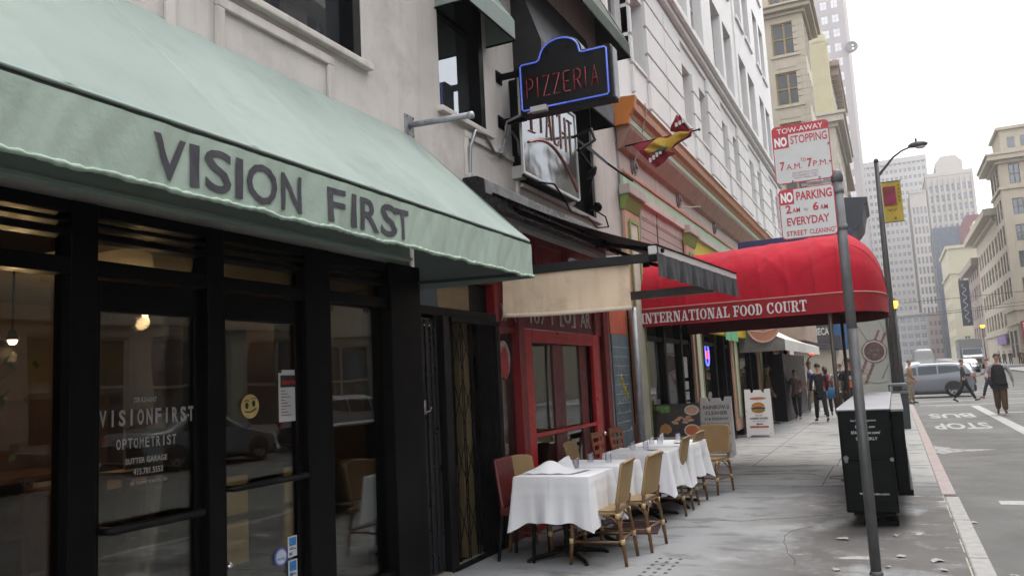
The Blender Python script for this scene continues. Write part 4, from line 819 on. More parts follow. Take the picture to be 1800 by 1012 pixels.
for y0, y1 in ((12.86,14.05),(14.2,15.3),(15.42,16.05),(17.42,18.5),(19.7,20.2),(21.62,23.3),(24.5,26.4),(28.6,30.6)): b = MB(); b.box(FX-.06, FX-.05, y0, y1, .35, 2.2); b.build('shop_pane', PANE, F)
# posters in the food court windows
t = thing('food_poster', 'large dim food photo poster with a fried egg in the food court window', 'poster', (FX-.08, 13.4, .4)); b = MB(); b.box(FX-.09, FX-.07, 12.9, 14.0, .5, 2.15); b.build('sheet', M('poster_food', (.11,.05,.04), .6, .7, 3.5, stain=(.20,.15,.12), sscale=3, sthr=.6), t)
b = MB(); disc(b, FX-.068, 13.4, 1.15, .34, .22, .004, 24, 0); disc(b, FX-.063, 13.32, 1.16, .13, .10, .004, 20, 1); b.build('fried_egg', [M('egg_white', (.42,.34,.27), .6), M('egg_yolk', (.5,.2,.05), .5)], t)
t = thing('window_menu', 'column of small white menu cards in the food court door', 'menu cards', (FX-.05, 15.7, .5)); b = MB()
for z_, h_ in ((1.55,.4),(1.32,.16),(1.12,.16),(.92,.16),(.72,.16)): b.box(FX-.048, FX-.044, 15.48, 15.98, z_, z_+h_)
b.build('card', M('menu_white', (.42,.42,.42), .7, .5, 14), t)
# neon open sign
t = thing('open_neon', 'small oval neon OPEN sign glowing red with blue rim in the food court window', 'neon sign', (FX-.05, 17.9, 1.8))
b = MB(); b.tube([(FX-.03, 17.86+.20*math.cos(R(a)), 2.02+.24*math.sin(R(a))) for a in range(0,360,15)], .018, 6, closed=True); b.build('blue_rim', M('neon_rim', (.05,.06,.4), .3, emit=(.08,.1,.8), estr=1.2), t)
b = MB(); put_text(b, 'OPEN', (FX-.034, 17.74, 1.90), (0,0,1), (0,-1,0), .26, .0001) if False else put_text(b, 'OPEN', (FX-.034, 17.72, 1.93), (0,1,0), (0,0,1), .28, .17, .06, .01); b.build('lettering', M('neon_open', (.8,.02,.02), .3, emit=(1,.03,.02), estr=2.2), t)
b = MB(); b.box(FX-.05, FX-.044, 17.6, 18.1, 1.75, 2.3); b.build('backing', black, t)
t = thing('counter_menu_light', 'pale lit menu panels and white crockery inside the food court counter window', 'menu board', (FX-.3, 18, 1.0)); b = MB(); b.box(FX-.4, FX-.37, 17.5, 18.3, .95, 1.3); b.box(FX-.4, FX-.37, 17.55, 17.9, 1.4, 1.7); b.box(FX-.4,FX-.37,17.5,17.7,1.75,1.85); b.build('panel', M('menu_bright', (.5,.5,.48), .6, .5, 9), t)

# ---- shop signs and awning further along
t = thing('shop_awning', 'white canvas shop awning with grey underside beyond the red canopy', 'awning', (FX, 25, 2.1))
b = MB(); b.grid(lambda u, v: (fx+1.15*v, 21.7+14.0*u*.75, 3.0-.62*v-.03*math.sin(math.pi*v)), 20, 6); b.grid(lambda u, v: (fx+1.15+.01*math.sin(u*90)*v, 21.7+10.5*u, 2.38-.28*v), 120, 4); b.build('canopy', M('white_canvas', (.60,.59,.56), .8, .06, 2, streak=.2), t, smooth=True)
b = MB(); b.grid(lambda u, v: (fx+1.15*u, 21.7-.04*math.sin(math.pi*u)*math.sin(math.pi*v), (3.0-.62*u)*(1-v)+2.10*v - .1*math.sin(math.pi*u)*(1-v)), 12, 8); b.build('end_curtain', M('grey_vinyl', (.20,.20,.19), .5, .2, 3), t, smooth=True)
t = thing('folded_shutter', 'black open roller door leaf standing out under the white shop awning', 'door', (-3.2, 28, 0)); b = MB(); b.box(-3.6, -3.12, 26.5, 26.58, .02, 2.1); b.box(-3.16, -3.12, 26.58, 33.2, .02, 2.1); b.box(-3.5,-3.2,26.49,26.495,.3,1.1); b.build('leaf', blackp, t, bevel=.008)
t = thing('pizza_sign', 'half round pink slice sign hanging from the yellow fascia', 'sign', (FX+.5, 25, 2.3)); b = MB(); n=20; pts=[(.42*math.cos(math.pi+math.pi*i/n), .5*math.sin(math.pi+math.pi*i/n)) for i in range(n+1)]+[(.42,.35),(-.42,.35)]
b.prism(pts, lambda p,q,h:(-2.95+p, h, 2.82+q), 21.55, 21.6); b.build('board', M('sign_peach', (.50,.24,.16), .6, .15, 4), t)
b = MB(); b.tube([(-2.95+p*.97, 21.545, 2.82+q*.97) for p,q in pts], .022, 6, closed=True); b.tube([(-3.33,21.545,2.66),(-2.95,21.545,2.58),(-2.58,21.545,2.68)], .02, 6); b.build('outline', M('sign_pinkwhite', (.62,.42,.42), .6), t)
t = thing('green_cloth', 'faded green cloth flap hanging below the yellow fascia under the red canopy', 'cloth', (FX+.2, 18.4, 2.2)); b = MB(); b.grid(lambda u,v: (fx+.22+.02*math.sin(u*14), 18.7+1.5*u, 2.66-.32*v+.012*math.sin(u*17)*v), 20, 6); b.build('cloth', M('green_cloth', (.14,.42,.22), .8, .15, 4), t, smooth=True)
t = thing('yellow_fascia', 'long yellow fascia box under the red canopy', 'sign', (FX+.1, 20, 2.4)); b = MB(); b.box(fx+.06, fx+.2, 17.0, 24.3, 2.46, 2.75); b.build('box', YEL, t, bevel=.01)
def sign_box(name, lab, x0,x1,y0,y1,z0,z1, m, txt=None):
    t = thing(name, lab, 'sign', ((x0+x1)/2, y0, z0)); b = MB(); b.box(x0,x1,y0,y1,z0,z1); b.build('box', m, t, bevel=.012)
    if txt:
        b = MB(); put_text(b, txt, (x0+.15, y0-.004, z0+.5*(z1-z0)-.14), (1,0,0), (0,0,1), (x1-x0)*.72, .28, .02, .006); b.build('lettering', white, t)
    return t
sign_box('taupe_sign', 'wide taupe blank sign box beyond the white shop awning', FX, -2.55, 28.5, 33.0, 2.55, 3.35, M('taupe_sign', (.33,.25,.21), .7), None)
sign_box('grey_sign', 'grey sign box lettered MECA hanging before the blue sign', -2.9, -2.1, 34.0, 35.0, 2.55, 3.5, M('grey_sign', (.09,.09,.10), .6), 'MECA')
sign_box('blue_sign', 'tall blue shop sign with pale blue edges beyond the grey sign', -3.2, -2.25, 51.0, 51.6, 2.6, 4.6, M('blue_sign', (.02,.12,.30), .5)); sign_box('pale_blue_sign', 'narrow pale blue upright sign right of the blue shop sign', -2.15, -1.85, 51.0, 51.4, 2.6, 4.6, M('pale_blue_sign', (.25,.50,.70), .5)); sign_box('pale_blue_sign', 'second narrow pale blue upright sign by the awning post', -1.6, -1.35, 51.0, 51.4, 2.6, 4.6, M('pale_blue_sign', (.25,.50,.70), .5))
sign_box('navy_sign', 'long navy blue sign board above the red canopy', -2.72, -.5, 17.2, 17.45, 3.55, 4.30, M('navy_sign', (.02,.025,.10), .5, .15))
# red lamp in the far shop
t = thing('red_signal_lamp', 'round red lamp glowing in a shop front beyond the white awning', 'lamp', (-3.2, 37, 2.3)); b = MB(); b.lathe([(0,-.16),(.11,-.11),(.16,0),(.11,.11),(0,.16)], (-3.1,36.8,2.33), 14); b.build('globe', M('red_glow', (.8,.02,.02), .4, emit=(1,.03,.02), estr=2.5), t, smooth=True); b = MB(); b.tube([(-3.3,36.8,2.0),(-3.3,36.8,0.14)], .03, 6); b.tube([(-3.3,36.8,2.0),(-3.1,36.8,2.18)], .025, 6); b.build('post', black, t)

# ---- flag
t = thing('wrapped_flag', 'red and yellow flag twisted round its short pole over the orange cornice', 'flag', (FX, 12.1, 5.24))
b = MB(); b.tube([(FX+.03,12.12,5.24),(-2.36,12.12,5.30)], .014, 8); b.lathe([(.0,-.02),(.04,-.02),(.04,.02),(0,.02)], (0,0,0), 10); b.v[-40:] = [(FX+.04+v[2], 12.12+v[0], 5.24+v[1]) for v in b.v[-40:]]; b.lathe([(0,-.03),(.025,0),(0,.03)], (-2.34,12.12,5.30), 10); b.build('pole', black, t, smooth=True)
FLR = M('flag_red', (.20,.010,.022), .8, .2, 4); FLY = M('flag_yellow', (.40,.25,.03), .85, .25, 9, stain=(.24,.15,.02), sscale=9, sthr=.56); FLG = M('flag_green', (.03,.07,.05), .8)
def fq(c4, nu=16, nv=12, amp=.03, ph=0):
    A_, B_, C_, D_ = [Vector((p[0], 12.10, p[1])) for p in c4]
    return lambda u, v: A_.lerp(B_, u).lerp(D_.lerp(C_, u), v) + Vector((0, -amp*math.sin(math.pi*v)*(1+.6*math.sin(u*11+ph+v*4)) - .012*math.sin(u*17+v*9), .012*math.sin(u*9+ph)))
b = MB(); b.grid(fq([(-3.40,5.22),(-2.42,5.33),(-2.46,5.20),(-3.10,4.98)]), 24, 14); b.grid(fq([(-3.38,5.20),(-3.0,5.12),(-2.72,5.0),(-3.05,4.80)], ph=2, amp=.05), 18, 12); b.grid(fq([(-2.78,5.33),(-2.47,5.30),(-2.60,5.57),(-2.66,5.58)], ph=1, amp=.05), 12, 10); b.build('cloth', FLR, t, smooth=True)
b = MB(); b.grid(lambda u, v: (-3.18+.70*u+.02*math.sin(v*7), 12.04-.035*math.sin(math.pi*v)*(1+.5*math.sin(u*19+v*5))-.02*math.sin(u*13+v*6), 5.09+.15*u+.02*math.sin(u*9)+ (.085*math.sin(math.pi*u**.8)**.8*(1+.25*math.sin(u*15+v*3))+.02)*(v*2-1)), 24, 8); b.build('emblem', FLY, t, smooth=True)
b = MB(); b.grid(lambda u, v: (-3.05+.24*u, 12.01-.02*math.sin(math.pi*v), 5.07+.05*u+ .035*math.sin(math.pi*u)*(v*2-1)-.04), 10, 4); b.build('green_patch', FLG, t, smooth=True)
b = MB()
for i in range(4): b.box(-3.12+.055*i, -3.08+.055*i, 12.0, 12.005, 4.885+.035*i, 4.955+.035*i)
for i in range(3): b.box(-2.68+.055*i, -2.64+.055*i, 12.02, 12.025, 5.38+.02*i, 5.44+.02*i)
b.build('white_letter', M('flag_white', (.55,.5,.5), .8), t)

# ================================================================ RED ENTRANCE CANOPY
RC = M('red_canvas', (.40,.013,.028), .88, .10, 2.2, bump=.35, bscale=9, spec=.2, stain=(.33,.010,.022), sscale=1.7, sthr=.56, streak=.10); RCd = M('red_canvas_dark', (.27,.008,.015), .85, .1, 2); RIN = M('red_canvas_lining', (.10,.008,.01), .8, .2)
t = thing('red_canopy', 'red barrel canopy reading INTERNATIONAL FOOD COURT from the wall to the kerb', 'awning', (-2, 15.3, 2.4))
CX0, CX1, CYc, CR = -3.60, -.62, 14.20, 1.70
def ctop(x): return 3.60 + .12*(x-CX0)/(CX1-CX0)
def canopy_pt(u, v):     # u along the tunnel with a domed nose, v across from near side to far side
    ang = math.pi*v; cr = lambda s_: (1-abs(math.sin(s_)))**4; f = .008*math.sin(u*40+4*math.sin(v*5)) + .026*cr(v*9+u*5+math.sin(u*11)) - .020*cr(v*13-u*9+1.3*math.sin(u*7)) + .012*cr(u*33+v*3)
    c, s_ = math.cos(ang), max(0, math.sin(ang))**.62
    if u <= .74: x = CX0 + (CX1-CX0)*u/.74; k = 1; hz = 1
    else: th = (u-.74)/.26*math.pi/2; x = CX1 + .63*math.sin(th); k = math.cos(th)**.75 if th < 1.57 else 0; hz = math.cos(th)**.9 if th < 1.57 else 0
    z0 = 2.66; h = (ctop(min(x, CX1)) - z0)
    sag = (.005*math.sin(u*50) + .020*cr(u*21+v*6) - .016*cr(u*13-v*11))*s_*(1-.6*abs(c))
    return (x, CYc - (CR+f)*c*k, z0 + h*s_*hz + sag*hz)
b = MB(); b.grid(canopy_pt, 220, 70); b.build('canopy', RC, t, smooth=True)
b = MB()
for u_ in (.16,.33,.50,.66,.74): b.tube([Vector(canopy_pt(u_, j/60)) + Vector((0,-.001,.001)) for j in range(61)], .0055, 5)
for v_ in (.2,.42,.62): b.tube([Vector(canopy_pt(.74+.25*j/20, v_)) + Vector((.001,-.001,.001)) for j in range(21)], .005, 5)
b.build('seam', RCd, t)
def rim(s):  # perimeter path near side -> nose -> far side, s in 0..1
    L1 = CX1 - CX0; L2 = 1.6*1.9; tot = 2*L1 + L2; d = s*tot
    if d < L1: return Vector((CX0+d, CYc-CR, 0)), Vector((0,-1,0))
    if d < L1+L2:
        th = (d-L1)/L2*math.pi; e = .75
        c, s_ = math.cos(th), math.sin(th)
        return Vector((CX1+.63*abs(s_)**1.0, CYc - CR*(abs(c)**e)*(1 if c > 0 else -1), 0)), Vector((s_, -c, 0))
    return Vector((CX1-(d-L1-L2), CYc+CR, 0)), Vector((0,1,0))
def val(s, v):
    p, nrm = rim(s); w = .012*math.sin(s*60)*v+.008*math.sin(s*131+v*2)*v
    return p + nrm*(.012+w) + Vector((0,0,2.66-.275*v))
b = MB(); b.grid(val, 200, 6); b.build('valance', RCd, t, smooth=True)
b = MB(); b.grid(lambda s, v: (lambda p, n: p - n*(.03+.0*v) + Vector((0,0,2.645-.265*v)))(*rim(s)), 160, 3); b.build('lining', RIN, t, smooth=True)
b = MB(); b.tube([val(i/200, 0)+Vector((0,0,.006)) for i in range(201)], .011, 6); b.build('piping', M('piping_cream', (.45,.22,.18), .7), t)
b = MB(); xx = -3.555; sc = .165
widths = 0
word = 'INTERNATIONAL FOOD COURT'; tw = sum((.30 if ch == ' ' else slab_letter(ch)[1]*1.0) + .07 for ch in word); k = 2.50/tw
n = 0
for ch in word:
    if ch == ' ': xx += .37*k; continue
    q, w_ = slab_letter(ch)
    for quad in q:
        h = .004 + .00025*(n % 9); n += 1
        b.prism(quad, lambda p,qq,hh: (xx + p*k, CYc-CR-.026-hh, 2.435+qq*sc), 0, h)
    xx += (w_+.07)*k
b.build('lettering', M('canopy_lettering', (.62,.58,.58), .7, .08, 14), t)
b = MB()
for x_, y_ in ((-.77,CYc-CR+.06),(-.78,CYc+CR-.06)): b.tube([(x_,y_,0),(x_,y_,2.64)], .03, 10); b.tube([(x_,y_,0),(x_,y_,.012)], .07, 10)
b.build('post', M('post_brown', (.055,.043,.035), .5, .3, 6), t, smooth=True)
b = MB(); b.tube([(CX0,CYc-CR+.03,2.64),(CX1,CYc-CR+.03,2.64)], .016, 6); b.tube([(CX0,CYc+CR-.03,2.64),(CX1,CYc+CR-.03,2.64)], .016, 6)
for x_ in (-3.5,-2.6,-1.6,-.7): b.tube([(x_, CYc-CR*.98*math.cos(math.pi*i/12), 2.65+(ctop(x_)-2.70)*max(0,math.sin(math.pi*i/12))**.62) for i in range(13)], .013, 6)
b.build('hoop', black, t)
# ================================================================ DINING TERRACE
CLOTH = M('white_linen', (.76,.76,.78), .85, .03, 3, bump=.1, bscale=250)
RAT = weave('rattan_weave', (.24,.15,.065), (.40,.27,.125), 520, .5); BAM = M('bamboo', (.13,.062,.022), .4, .35, 9, stain=(.055,.028,.012), sscale=22, sthr=.58); WRAP = M('cane_wrap', (.48,.34,.17), .5, .15, 20)
def table(cx, cy, lab, clab, sx=.74, sy=.66, rot=0, seed=1, drop=.40):
    t = thing('pedestal_table', lab, 'table', (cx, cy, 0), 'dining tables under the white cloths')
    b = MB(); b.box(cx-sx/2+.01, cx+sx/2-.01, cy-sy/2+.01, cy+sy/2-.01, .725, .752); b.build('tabletop', WOODI, t, bevel=.006)
    b = MB(); b.tube([(cx,cy,.06),(cx,cy,.725)], .035, 12); b.lathe([(.06,.05),(.06,.09),(.04,.12)], (cx,cy,0), 14); b.box(cx-.2,cx+.2,cy-.2,cy+.2,.71,.725); b.build('column', black, t)
    for a in (45,135,225,315):
        b = MB(); d = Vector((math.cos(R(a+rot)), math.sin(R(a+rot)), 0)); b.tube([Vector((cx,cy,.075))+d*.03, Vector((cx,cy,.05))+d*.2, Vector((cx,cy,.028))+d*.36, Vector((cx,cy,.014))+d*.40], [.026,.022,.018,.013], 8); b.tube([Vector((cx,cy,.0))+d*.39, Vector((cx,cy,.02))+d*.39], .02, 8); b.build('foot', black, t, smooth=True)
    # cloth: flat top, then drape falling from the edge, deeper at the corners
    rr = random.Random(seed); hx, hy = sx/2+.008, sy/2+.008; ns = 44; per = []
    for (ax, ay, bx, by) in ((-1,-1,1,-1),(1,-1,1,1),(1,1,-1,1),(-1,1,-1,-1)):
        for i in range(ns): s_ = i/ns; per.append((ax+(bx-ax)*s_, ay+(by-ay)*s_, s_, (ax+bx)/2, (ay+by)/2))
    ph = [rr.uniform(0,6.28) for _ in range(6)]; N = len(per); K = 14; vs = []; fs = []
    for k in range(K+1):
        v = k/K
        for i, (px, py, s_, nx, ny) in enumerate(per):
            corner = 1-min(s_, 1-s_)*2; cpow = max(0, (corner-.55)/.45)**1.5
            dl = drop*(1.0 + .20*cpow) + .008*math.sin(i*.5+ph[0]); d = Vector((nx, ny, 0))
            if corner > .5: d = (d + (Vector((px,py,0)).normalized()*1.4142 - d)*((corner-.5)/.5)).normalized()
            th = i/N*2*math.pi
            wv = .018*math.sin(th*9+ph[1]) + .012*math.sin(th*17+ph[2]) + .02*math.sin(th*5+ph[3])
            flare = .030 + .055*cpow - .06*max(0, .35-abs(corner-.45))*2.2
            o = d*(flare*v**1.2 + wv*v**1.3 + .006)
            z = .762 - dl*v - .003*(1-v); o = o + d*(.004*max(0, 1-abs(s_-.5)/.02) + .004*max(0, 1-abs(v-.35)/.05))
            if v == 0: o = Vector((0,0,0)); z = .764
            elif k == 1: z = .762 - .035; 
            vs.append((cx+px*hx+o.x, cy+py*hy+o.y, z))
    for k in range(K):
        for i in range(N): fs.append((k*N+i, (k+1)*N+i, (k+1)*N+(i+1)%N, k*N+(i+1)%N))
    b = MB(); b.add(vs, fs); b.add([vs[i] for i in range(N)], [tuple(range(N-1,-1,-1))[::-1]])
    o = b.build('tablecloth', CLOTH, None, smooth=True, org=(cx,cy,.76)); tag(o, clab, 'tablecloth', 'white tablecloths')
    return t
table(-2.86, 7.10, 'black pedestal table nearest the camera under the white cloth', 'nearest white tablecloth with the folded napkin and hanging front corners', sx=.71, seed=3)
table(-2.84, 7.88, 'black pedestal table second from the camera under a white cloth', 'white tablecloth behind the nearest one, beside the second rattan chair', seed=8, rot=8)
table(-2.72, 9.24, 'black pedestal table after the gap between the table pairs', 'white tablecloth after the gap, third from the camera', seed=12)
table(-2.68, 10.2, 'black pedestal table farthest along the dining row', 'farthest white tablecloth, in front of the food photo board', sx=.74, sy=.95, seed=21)

def rattan_chair(lab):
    t = thing('rattan_chair', lab, 'chair', (0,0,0), 'rattan chairs along the white tables')   # local: faces -X, back at +X
    b = MB(); b.grid(lambda u, v: (-.22+.44*u, -.22+.44*v, .465-.012*math.sin(math.pi*u)*math.sin(math.pi*v)), 10, 10); n0=len(b.v)
    b.box(-.225,.215,-.22,.22,.43,.458); b.build('seat', RAT, t, bevel=.015)
    def bx(z): return .205 + max(0, z-.45)*.20
    def back(u, v):
        z = .515 + .35*v; y = -.215 + .43*u; yy = (u*2-1)
        return (bx(z) + .028*(1-yy*yy) - .0, y*(1-.04*v*0), z + .018*(1-yy*yy)*v)
    b = MB(); b.grid(back, 12, 12); m_ = len(b.v); b.grid(lambda u, v: tuple(Vector(back(1-u, v)) - Vector((.026,0,0))), 12, 12)
    b.tube([back(i/12, 1) for i in range(13)], .014, 8); 
    for u in (0, 1): b.tube([Vector(back(u, i/8)) - Vector((.012,0,0)) for i in range(9)], .0145, 8)
    b.build('backrest', RAT, t, smooth=True)
    for sy in (-1, 1):
        b = MB(); y = sy*.205; pts = [(.265,y*1.06,0),(.245,y*1.04,.2),(.205,y,.45),(bx(.56),y,.56)]; b.tube(pts, [.015,.017,.018,.016], 8)
        for z_, x_ in ((.12,.253),(.30,.232)): b.tube([(x_,y*1.045,z_-.006),(x_,y*1.045,z_+.006)], .0205, 8)
        b.build('leg', BAM, t, smooth=True)
        b = MB(); b.tube([(-.235,y*1.05,0),(-.215,y*1.02,.22),(-.20,y,.44)], [.015,.017,.018], 8)
        for z_ in (.12,.30): b.tube([(-.224,y*1.035,z_-.006),(-.224,y*1.035,z_+.006)], .0205, 8)
        b.build('leg', BAM, t, smooth=True)
    b = MB()
    for sy in (-1, 1):
        y = sy*.21; b.tube([(-.215,y,.20),(.24,y,.20)], .011, 8)
        b.tube([(-.21,y,.30)] + [(-.21+.06*math.sin(a)+.0, y, .30+.11*(1-math.cos(a))) for a in (0.4,.8,1.2,1.57)] + [(-.10,y,.42)], .009, 6)
        b.tube([(.235,y,.28),(.215,y,.35),(.16,y,.405),(.08,y,.42)], .009, 6); b.tube([(-.21,y,.30),(-.18,y,.37),(-.1,y,.415)], .009, 6)
    for x_ in (-.215, .235): b.tube([(x_,-.21,.215),(x_,.21,.215)], .011, 8); b.tube([(x_*.98,-.2,.30),(x_*.96,-.12,.395),(x_*.95,-.02,.42)], .009, 6); b.tube([(x_*.98,.2,.30),(x_*.96,.12,.395),(x_*.95,.02,.42)], .009, 6)
    b.build('stretcher', BAM, t, smooth=True)
    b = MB()
    for sy in (-1,1):
        for x_, z_ in ((.243,.205),(-.218,.205),(.21,.42),(-.2,.42)): b.tube([(x_,sy*.212,z_-.022),(x_,sy*.212,z_+.022)], .0215, 10)
    b.build('cane_binding', WRAP, t, smooth=True); return t
c1 = rattan_chair('nearest rattan chair, backrest against the near corner of the first white tablecloth'); c1.location = (-2.51, 7.05, 0); c1.rotation_euler = (0,0,R(4))
dup(c1, (-2.42, 7.66, 0), R(-3), 'second rattan chair from the camera, tucked at the second tablecloth')
dup(c1, (-2.58, 9.60, 0), R(2), 'middle rattan chair, first after the gap between tables'); dup(c1, (-2.60, 10.44, 0), R(-2), 'rattan chair just in front of the farthest one, its back seen edge on')
dup(c1, (-2.42, 11.30, 0), R(77), 'farthest rattan chair turned so its broad backrest faces the camera'); 
dup(c1, (-3.20, 7.36, 0), R(168), 'tan rattan chair behind the first tablecloth by the scissor gate'); dup(c1, (-3.24, 9.0, 0), R(185), 'tan rattan chair in front of the red glazed door, behind the tables')
# red padded chair
t = thing('red_chair', 'dark red upholstered chair with black legs at the wall end of the nearest table', 'chair', (-3.33, 6.9, 0)); RL = M('red_leather', (.10,.012,.012), .4, .2, 6)
b = MB(); b.obox((-3.42,7.02,.69), (.022,0,.0), (0,.18,0), (-.03,0,.225)); b.build('backrest', RL, t, bevel=.02); b = MB(); b.box(-3.42,-3.05,6.84,7.20,.40,.47); b.build('seat', RL, t, bevel=.02)
for x_, y_ in ((-3.40,6.86),(-3.40,7.18),(-3.08,6.86),(-3.08,7.18)): b = MB(); b.tube([(x_,y_,.40),(x_-(.03 if x_ < -3.3 else 0),y_-(.05 if y_ < 7 else 0),0)], [.022,.015], 6); b.build('leg', black, t)
def wood_chair(lab):
    t = thing('wooden_chair', lab, 'chair', (0,0,0), 'brown wooden chairs by the chalkboard'); WD = M('chair_wood', (.20,.065,.022), .4, .25, 8, streak=.3)
    b = MB(); b.box(-.2,.2,-.2,.2,.43,.465); b.build('seat', WD, t, bevel=.012)
    b = MB(); 
    for y_ in (-.18,.18): b.obox((.215+.03,y_,.69), (.012,0,.0), (0,.018,0), (.03,0,.24))
    for z_, h_ in ((.89,.035),(.78,.022),(.68,.022),(.58,.022)): b.obox((.215+(z_-.45)*.125+.0,0,z_), (.009,0,0), (0,.165,0), (.003,0,h_))
    b.build('backrest', WD, t, bevel=.004)
    for x_ in (-.18,.2):
        for y_ in (-.18,.18): b = MB(); b.tube([(x_,y_,0),(x_,y_,.43)], .017, 6); b.build('leg', WD, t)
    b = MB()
    for y_ in (-.18,.18): b.tube([(-.18,y_,.2),(.2,y_,.2)], .01, 6)
    b.build('stretcher', WD, t); return t
w1 = wood_chair('brown slatted wooden chair under the chalkboard, nearer one'); w1.location = (-3.30, 10.05, 0); w1.rotation_euler = (0,0,R(180))
dup(w1, (-3.32, 10.85, 0), R(172), 'brown slatted wooden chair by the orange pipe, farther one')
# ---- things on the tables
t = None
def fold(u, v):
    x = -3.20 + .50*u; y = 6.93 + .34*v; z = .772 + .10*math.exp(-((u-.42-.25*(v-.5))/.24)**2)*math.sin(math.pi*min(1, v*1.25))**.8 + .004*math.sin(u*20)
    return (x + .05*v, y, z)
b = MB(); b.grid(fold, 26, 20); o = b.build('folded_napkin', CLOTH, None, smooth=True, org=(-2.95,7.1,.765)); tag(o, 'white linen napkin folded into a peak on the nearest tablecloth', 'napkin')
b = MB(); b.prism([(-.17,0),(.11,0),(.035,.125),(-.0,.115)], lambda p,q,h: (-2.93+p, 7.28+h+q*.4, .768+q), 0, .012); o = b.build('napkin_fold', CLOTH, None, org=(-2.93,7.28,.768)); tag(o, 'stiff upright white napkin corner standing behind the folded napkin', 'napkin')
def tumbler():
    b = MB(); b.lathe([(.0,.097),(.030,.097),(.031,.088),(.036,.005),(.036,0),(.033,0),(.029,.082),(0,.084)], (0,0,0), 18); return b
g0 = tumbler().build('tumbler', TUMB, None, smooth=True, org=(0,0,0)); first = True
GL = [(-2.86,7.42,'first upturned tumbler, beside the napkin on the nearest cloth'),(-2.90,7.95,'upturned tumbler on the second cloth, wall side'),(-2.70,7.92,'upturned tumbler on the second cloth, near the chair back'),(-2.86,9.30,'upturned tumbler on the third cloth, leftmost of its pair'),(-2.72,9.36,'upturned tumbler on the third cloth, right one of the pair'),(-2.82,9.98,'left upturned tumbler of the close pair on the farthest cloth'),(-2.72,10.0,'right upturned tumbler of the close pair on the farthest cloth'),(-2.83,10.50,'upturned tumbler at the far wall corner of the farthest cloth'),(-2.62,10.52,'upturned tumbler nearest the kerb side on the farthest cloth')]
for x_, y_, lab in GL:
    o = g0 if first else g0.copy()
    if not first: COL.objects.link(o)
    first = False; o.location = (x_, y_, .766); tag(o, lab, 'glass', 'upturned water tumblers on the tables')
for x_, y_, lab in ((-2.60,9.22,'white saucer on the third tablecloth'),(-2.5,10.1,'white saucer at the edge of the farthest tablecloth')):
    b = MB(); b.lathe([(0,.003),(.04,.002),(.075,.012),(.078,.015),(.04,.007),(0,.007)], (x_,y_,.765), 20); tag(b.build('saucer', white, None, smooth=True, org=(x_,y_,.765)), lab, 'saucer')

# ================================================================ A-FRAME SIGNS
APL = M('sign_plastic', (.80,.79,.77), .45, .05, 4, stain=(.45,.43,.41), sscale=5, sthr=.6)
def a_frame(name, lab, cx, cy, w, h, rz, m=APL):
    t = thing(name, lab, 'sign', (cx, cy, 0)); t.rotation_euler = (0,0,R(rz)); ORG[t.name] = Vector((0,0,0)); f = .17*h
    for s_, nm in ((-1,'front_board'),(1,'back_board')):
        n_ = Vector((0, s_*math.cos(math.atan(f/h)), math.sin(math.atan(f/h)))); up = Vector((0, -s_*f, h)).normalized(); L = math.hypot(f, h)
        base = Vector((0, s_*f, 0)); pl = [(-w/2,0),(-w/2+.08,0),(-w/2+.09,.05),(w/2-.09,.05),(w/2-.08,0),(w/2,0),(w/2,L),(w/2-.13*w/.6,L),(w/2-.15*w/.6,L-.09),(.11,L-.09),(.09,L-.02),(-.09,L-.02),(-.11,L-.09),(-w/2+.15*w/.6,L-.09),(-w/2+.13*w/.6,L),(-w/2,L)]
        b = MB(); b.prism(pl, lambda p,q,hh: tuple(base + Vector((p,0,0)) + up*q + n_*hh), -.012, .012); b.build(nm, m, t)
    P = lambda p,q,hh=.014: Vector((0,-f,0)) + Vector((p,0,0)) + Vector((0,f,h)).normalized()*q + Vector((0,-math.cos(math.atan(f/h)),math.sin(math.atan(f/h))))*hh
    return t, P, math.hypot(f, h)
def afl(mb, P, s_, x, q, w, h_, bo=.02):
    o = P(x, q); u = Vector((1,0,0)); v = (P(0,1)-P(0,0)).normalized(); put_text(mb, s_, o, u, v, w, h_, bo, .002)
def aell(mb, P, x, q, rx, rq, a=0, b_=360, d=.004, n=22, off=.0, mi=0):
    pts = [(x+rx*math.cos(R(a+(b_-a)*i/n)), q+rq*math.sin(R(a+(b_-a)*i/n))) for i in range(n)]
    mb.prism(pts, lambda p,qq,hh: tuple(P(p,qq,hh)), .013+off, .013+off+d, mi)
t, P, L = a_frame('cleaner_sign', 'white A-frame sign for RAINBOW-2 CLEANER with faded red lines', -3.24, 16.25, .60, 1.14, 4)
INK = M('sign_ink', (.05,.055,.06), .7, .4, 20); RINK = M('sign_red_ink', (.40,.14,.14), .7, .3, 14, stain=(.55,.45,.44), sscale=18, sthr=.52); BINK = M('sign_blue_ink', (.12,.25,.40), .7, .3, 14)
b = MB()
for s_, q_, h_, w_ in (('RAINBOW-2',.92,.075,.50),('CLEANER',.81,.07,.42),('318 KEARNY',.705,.05,.46)): afl(b, P, s_, -w_/2, q_, w_, h_, .01)
b.build('black_lettering', INK, t); b = MB()
for s_, q_, h_, w_ in (('DRYCLEANER',.58,.07,.50),('LAUNDRY',.485,.07,.42),('SAME DAY SERVICE',.42,.045,.52),('SHIRTS',.33,.045,.4),('SUEDES',.25,.045,.46),('ALTERATIONS',.18,.055,.52),('DESIGNS',.11,.06,.48)): afl(b, P, s_, -w_/2, q_, w_, h_, .01)
b.build('red_lettering', RINK, t); b = MB(); afl(b, P, "'TODAY'", -.05, .055, .3, .05); b.build('blue_lettering', BINK, t)
t, P, L = a_frame('burger_sign', 'white A-frame sign with a burger picture and a left arrow', -3.14, 20.95, .62, 1.16, 3)
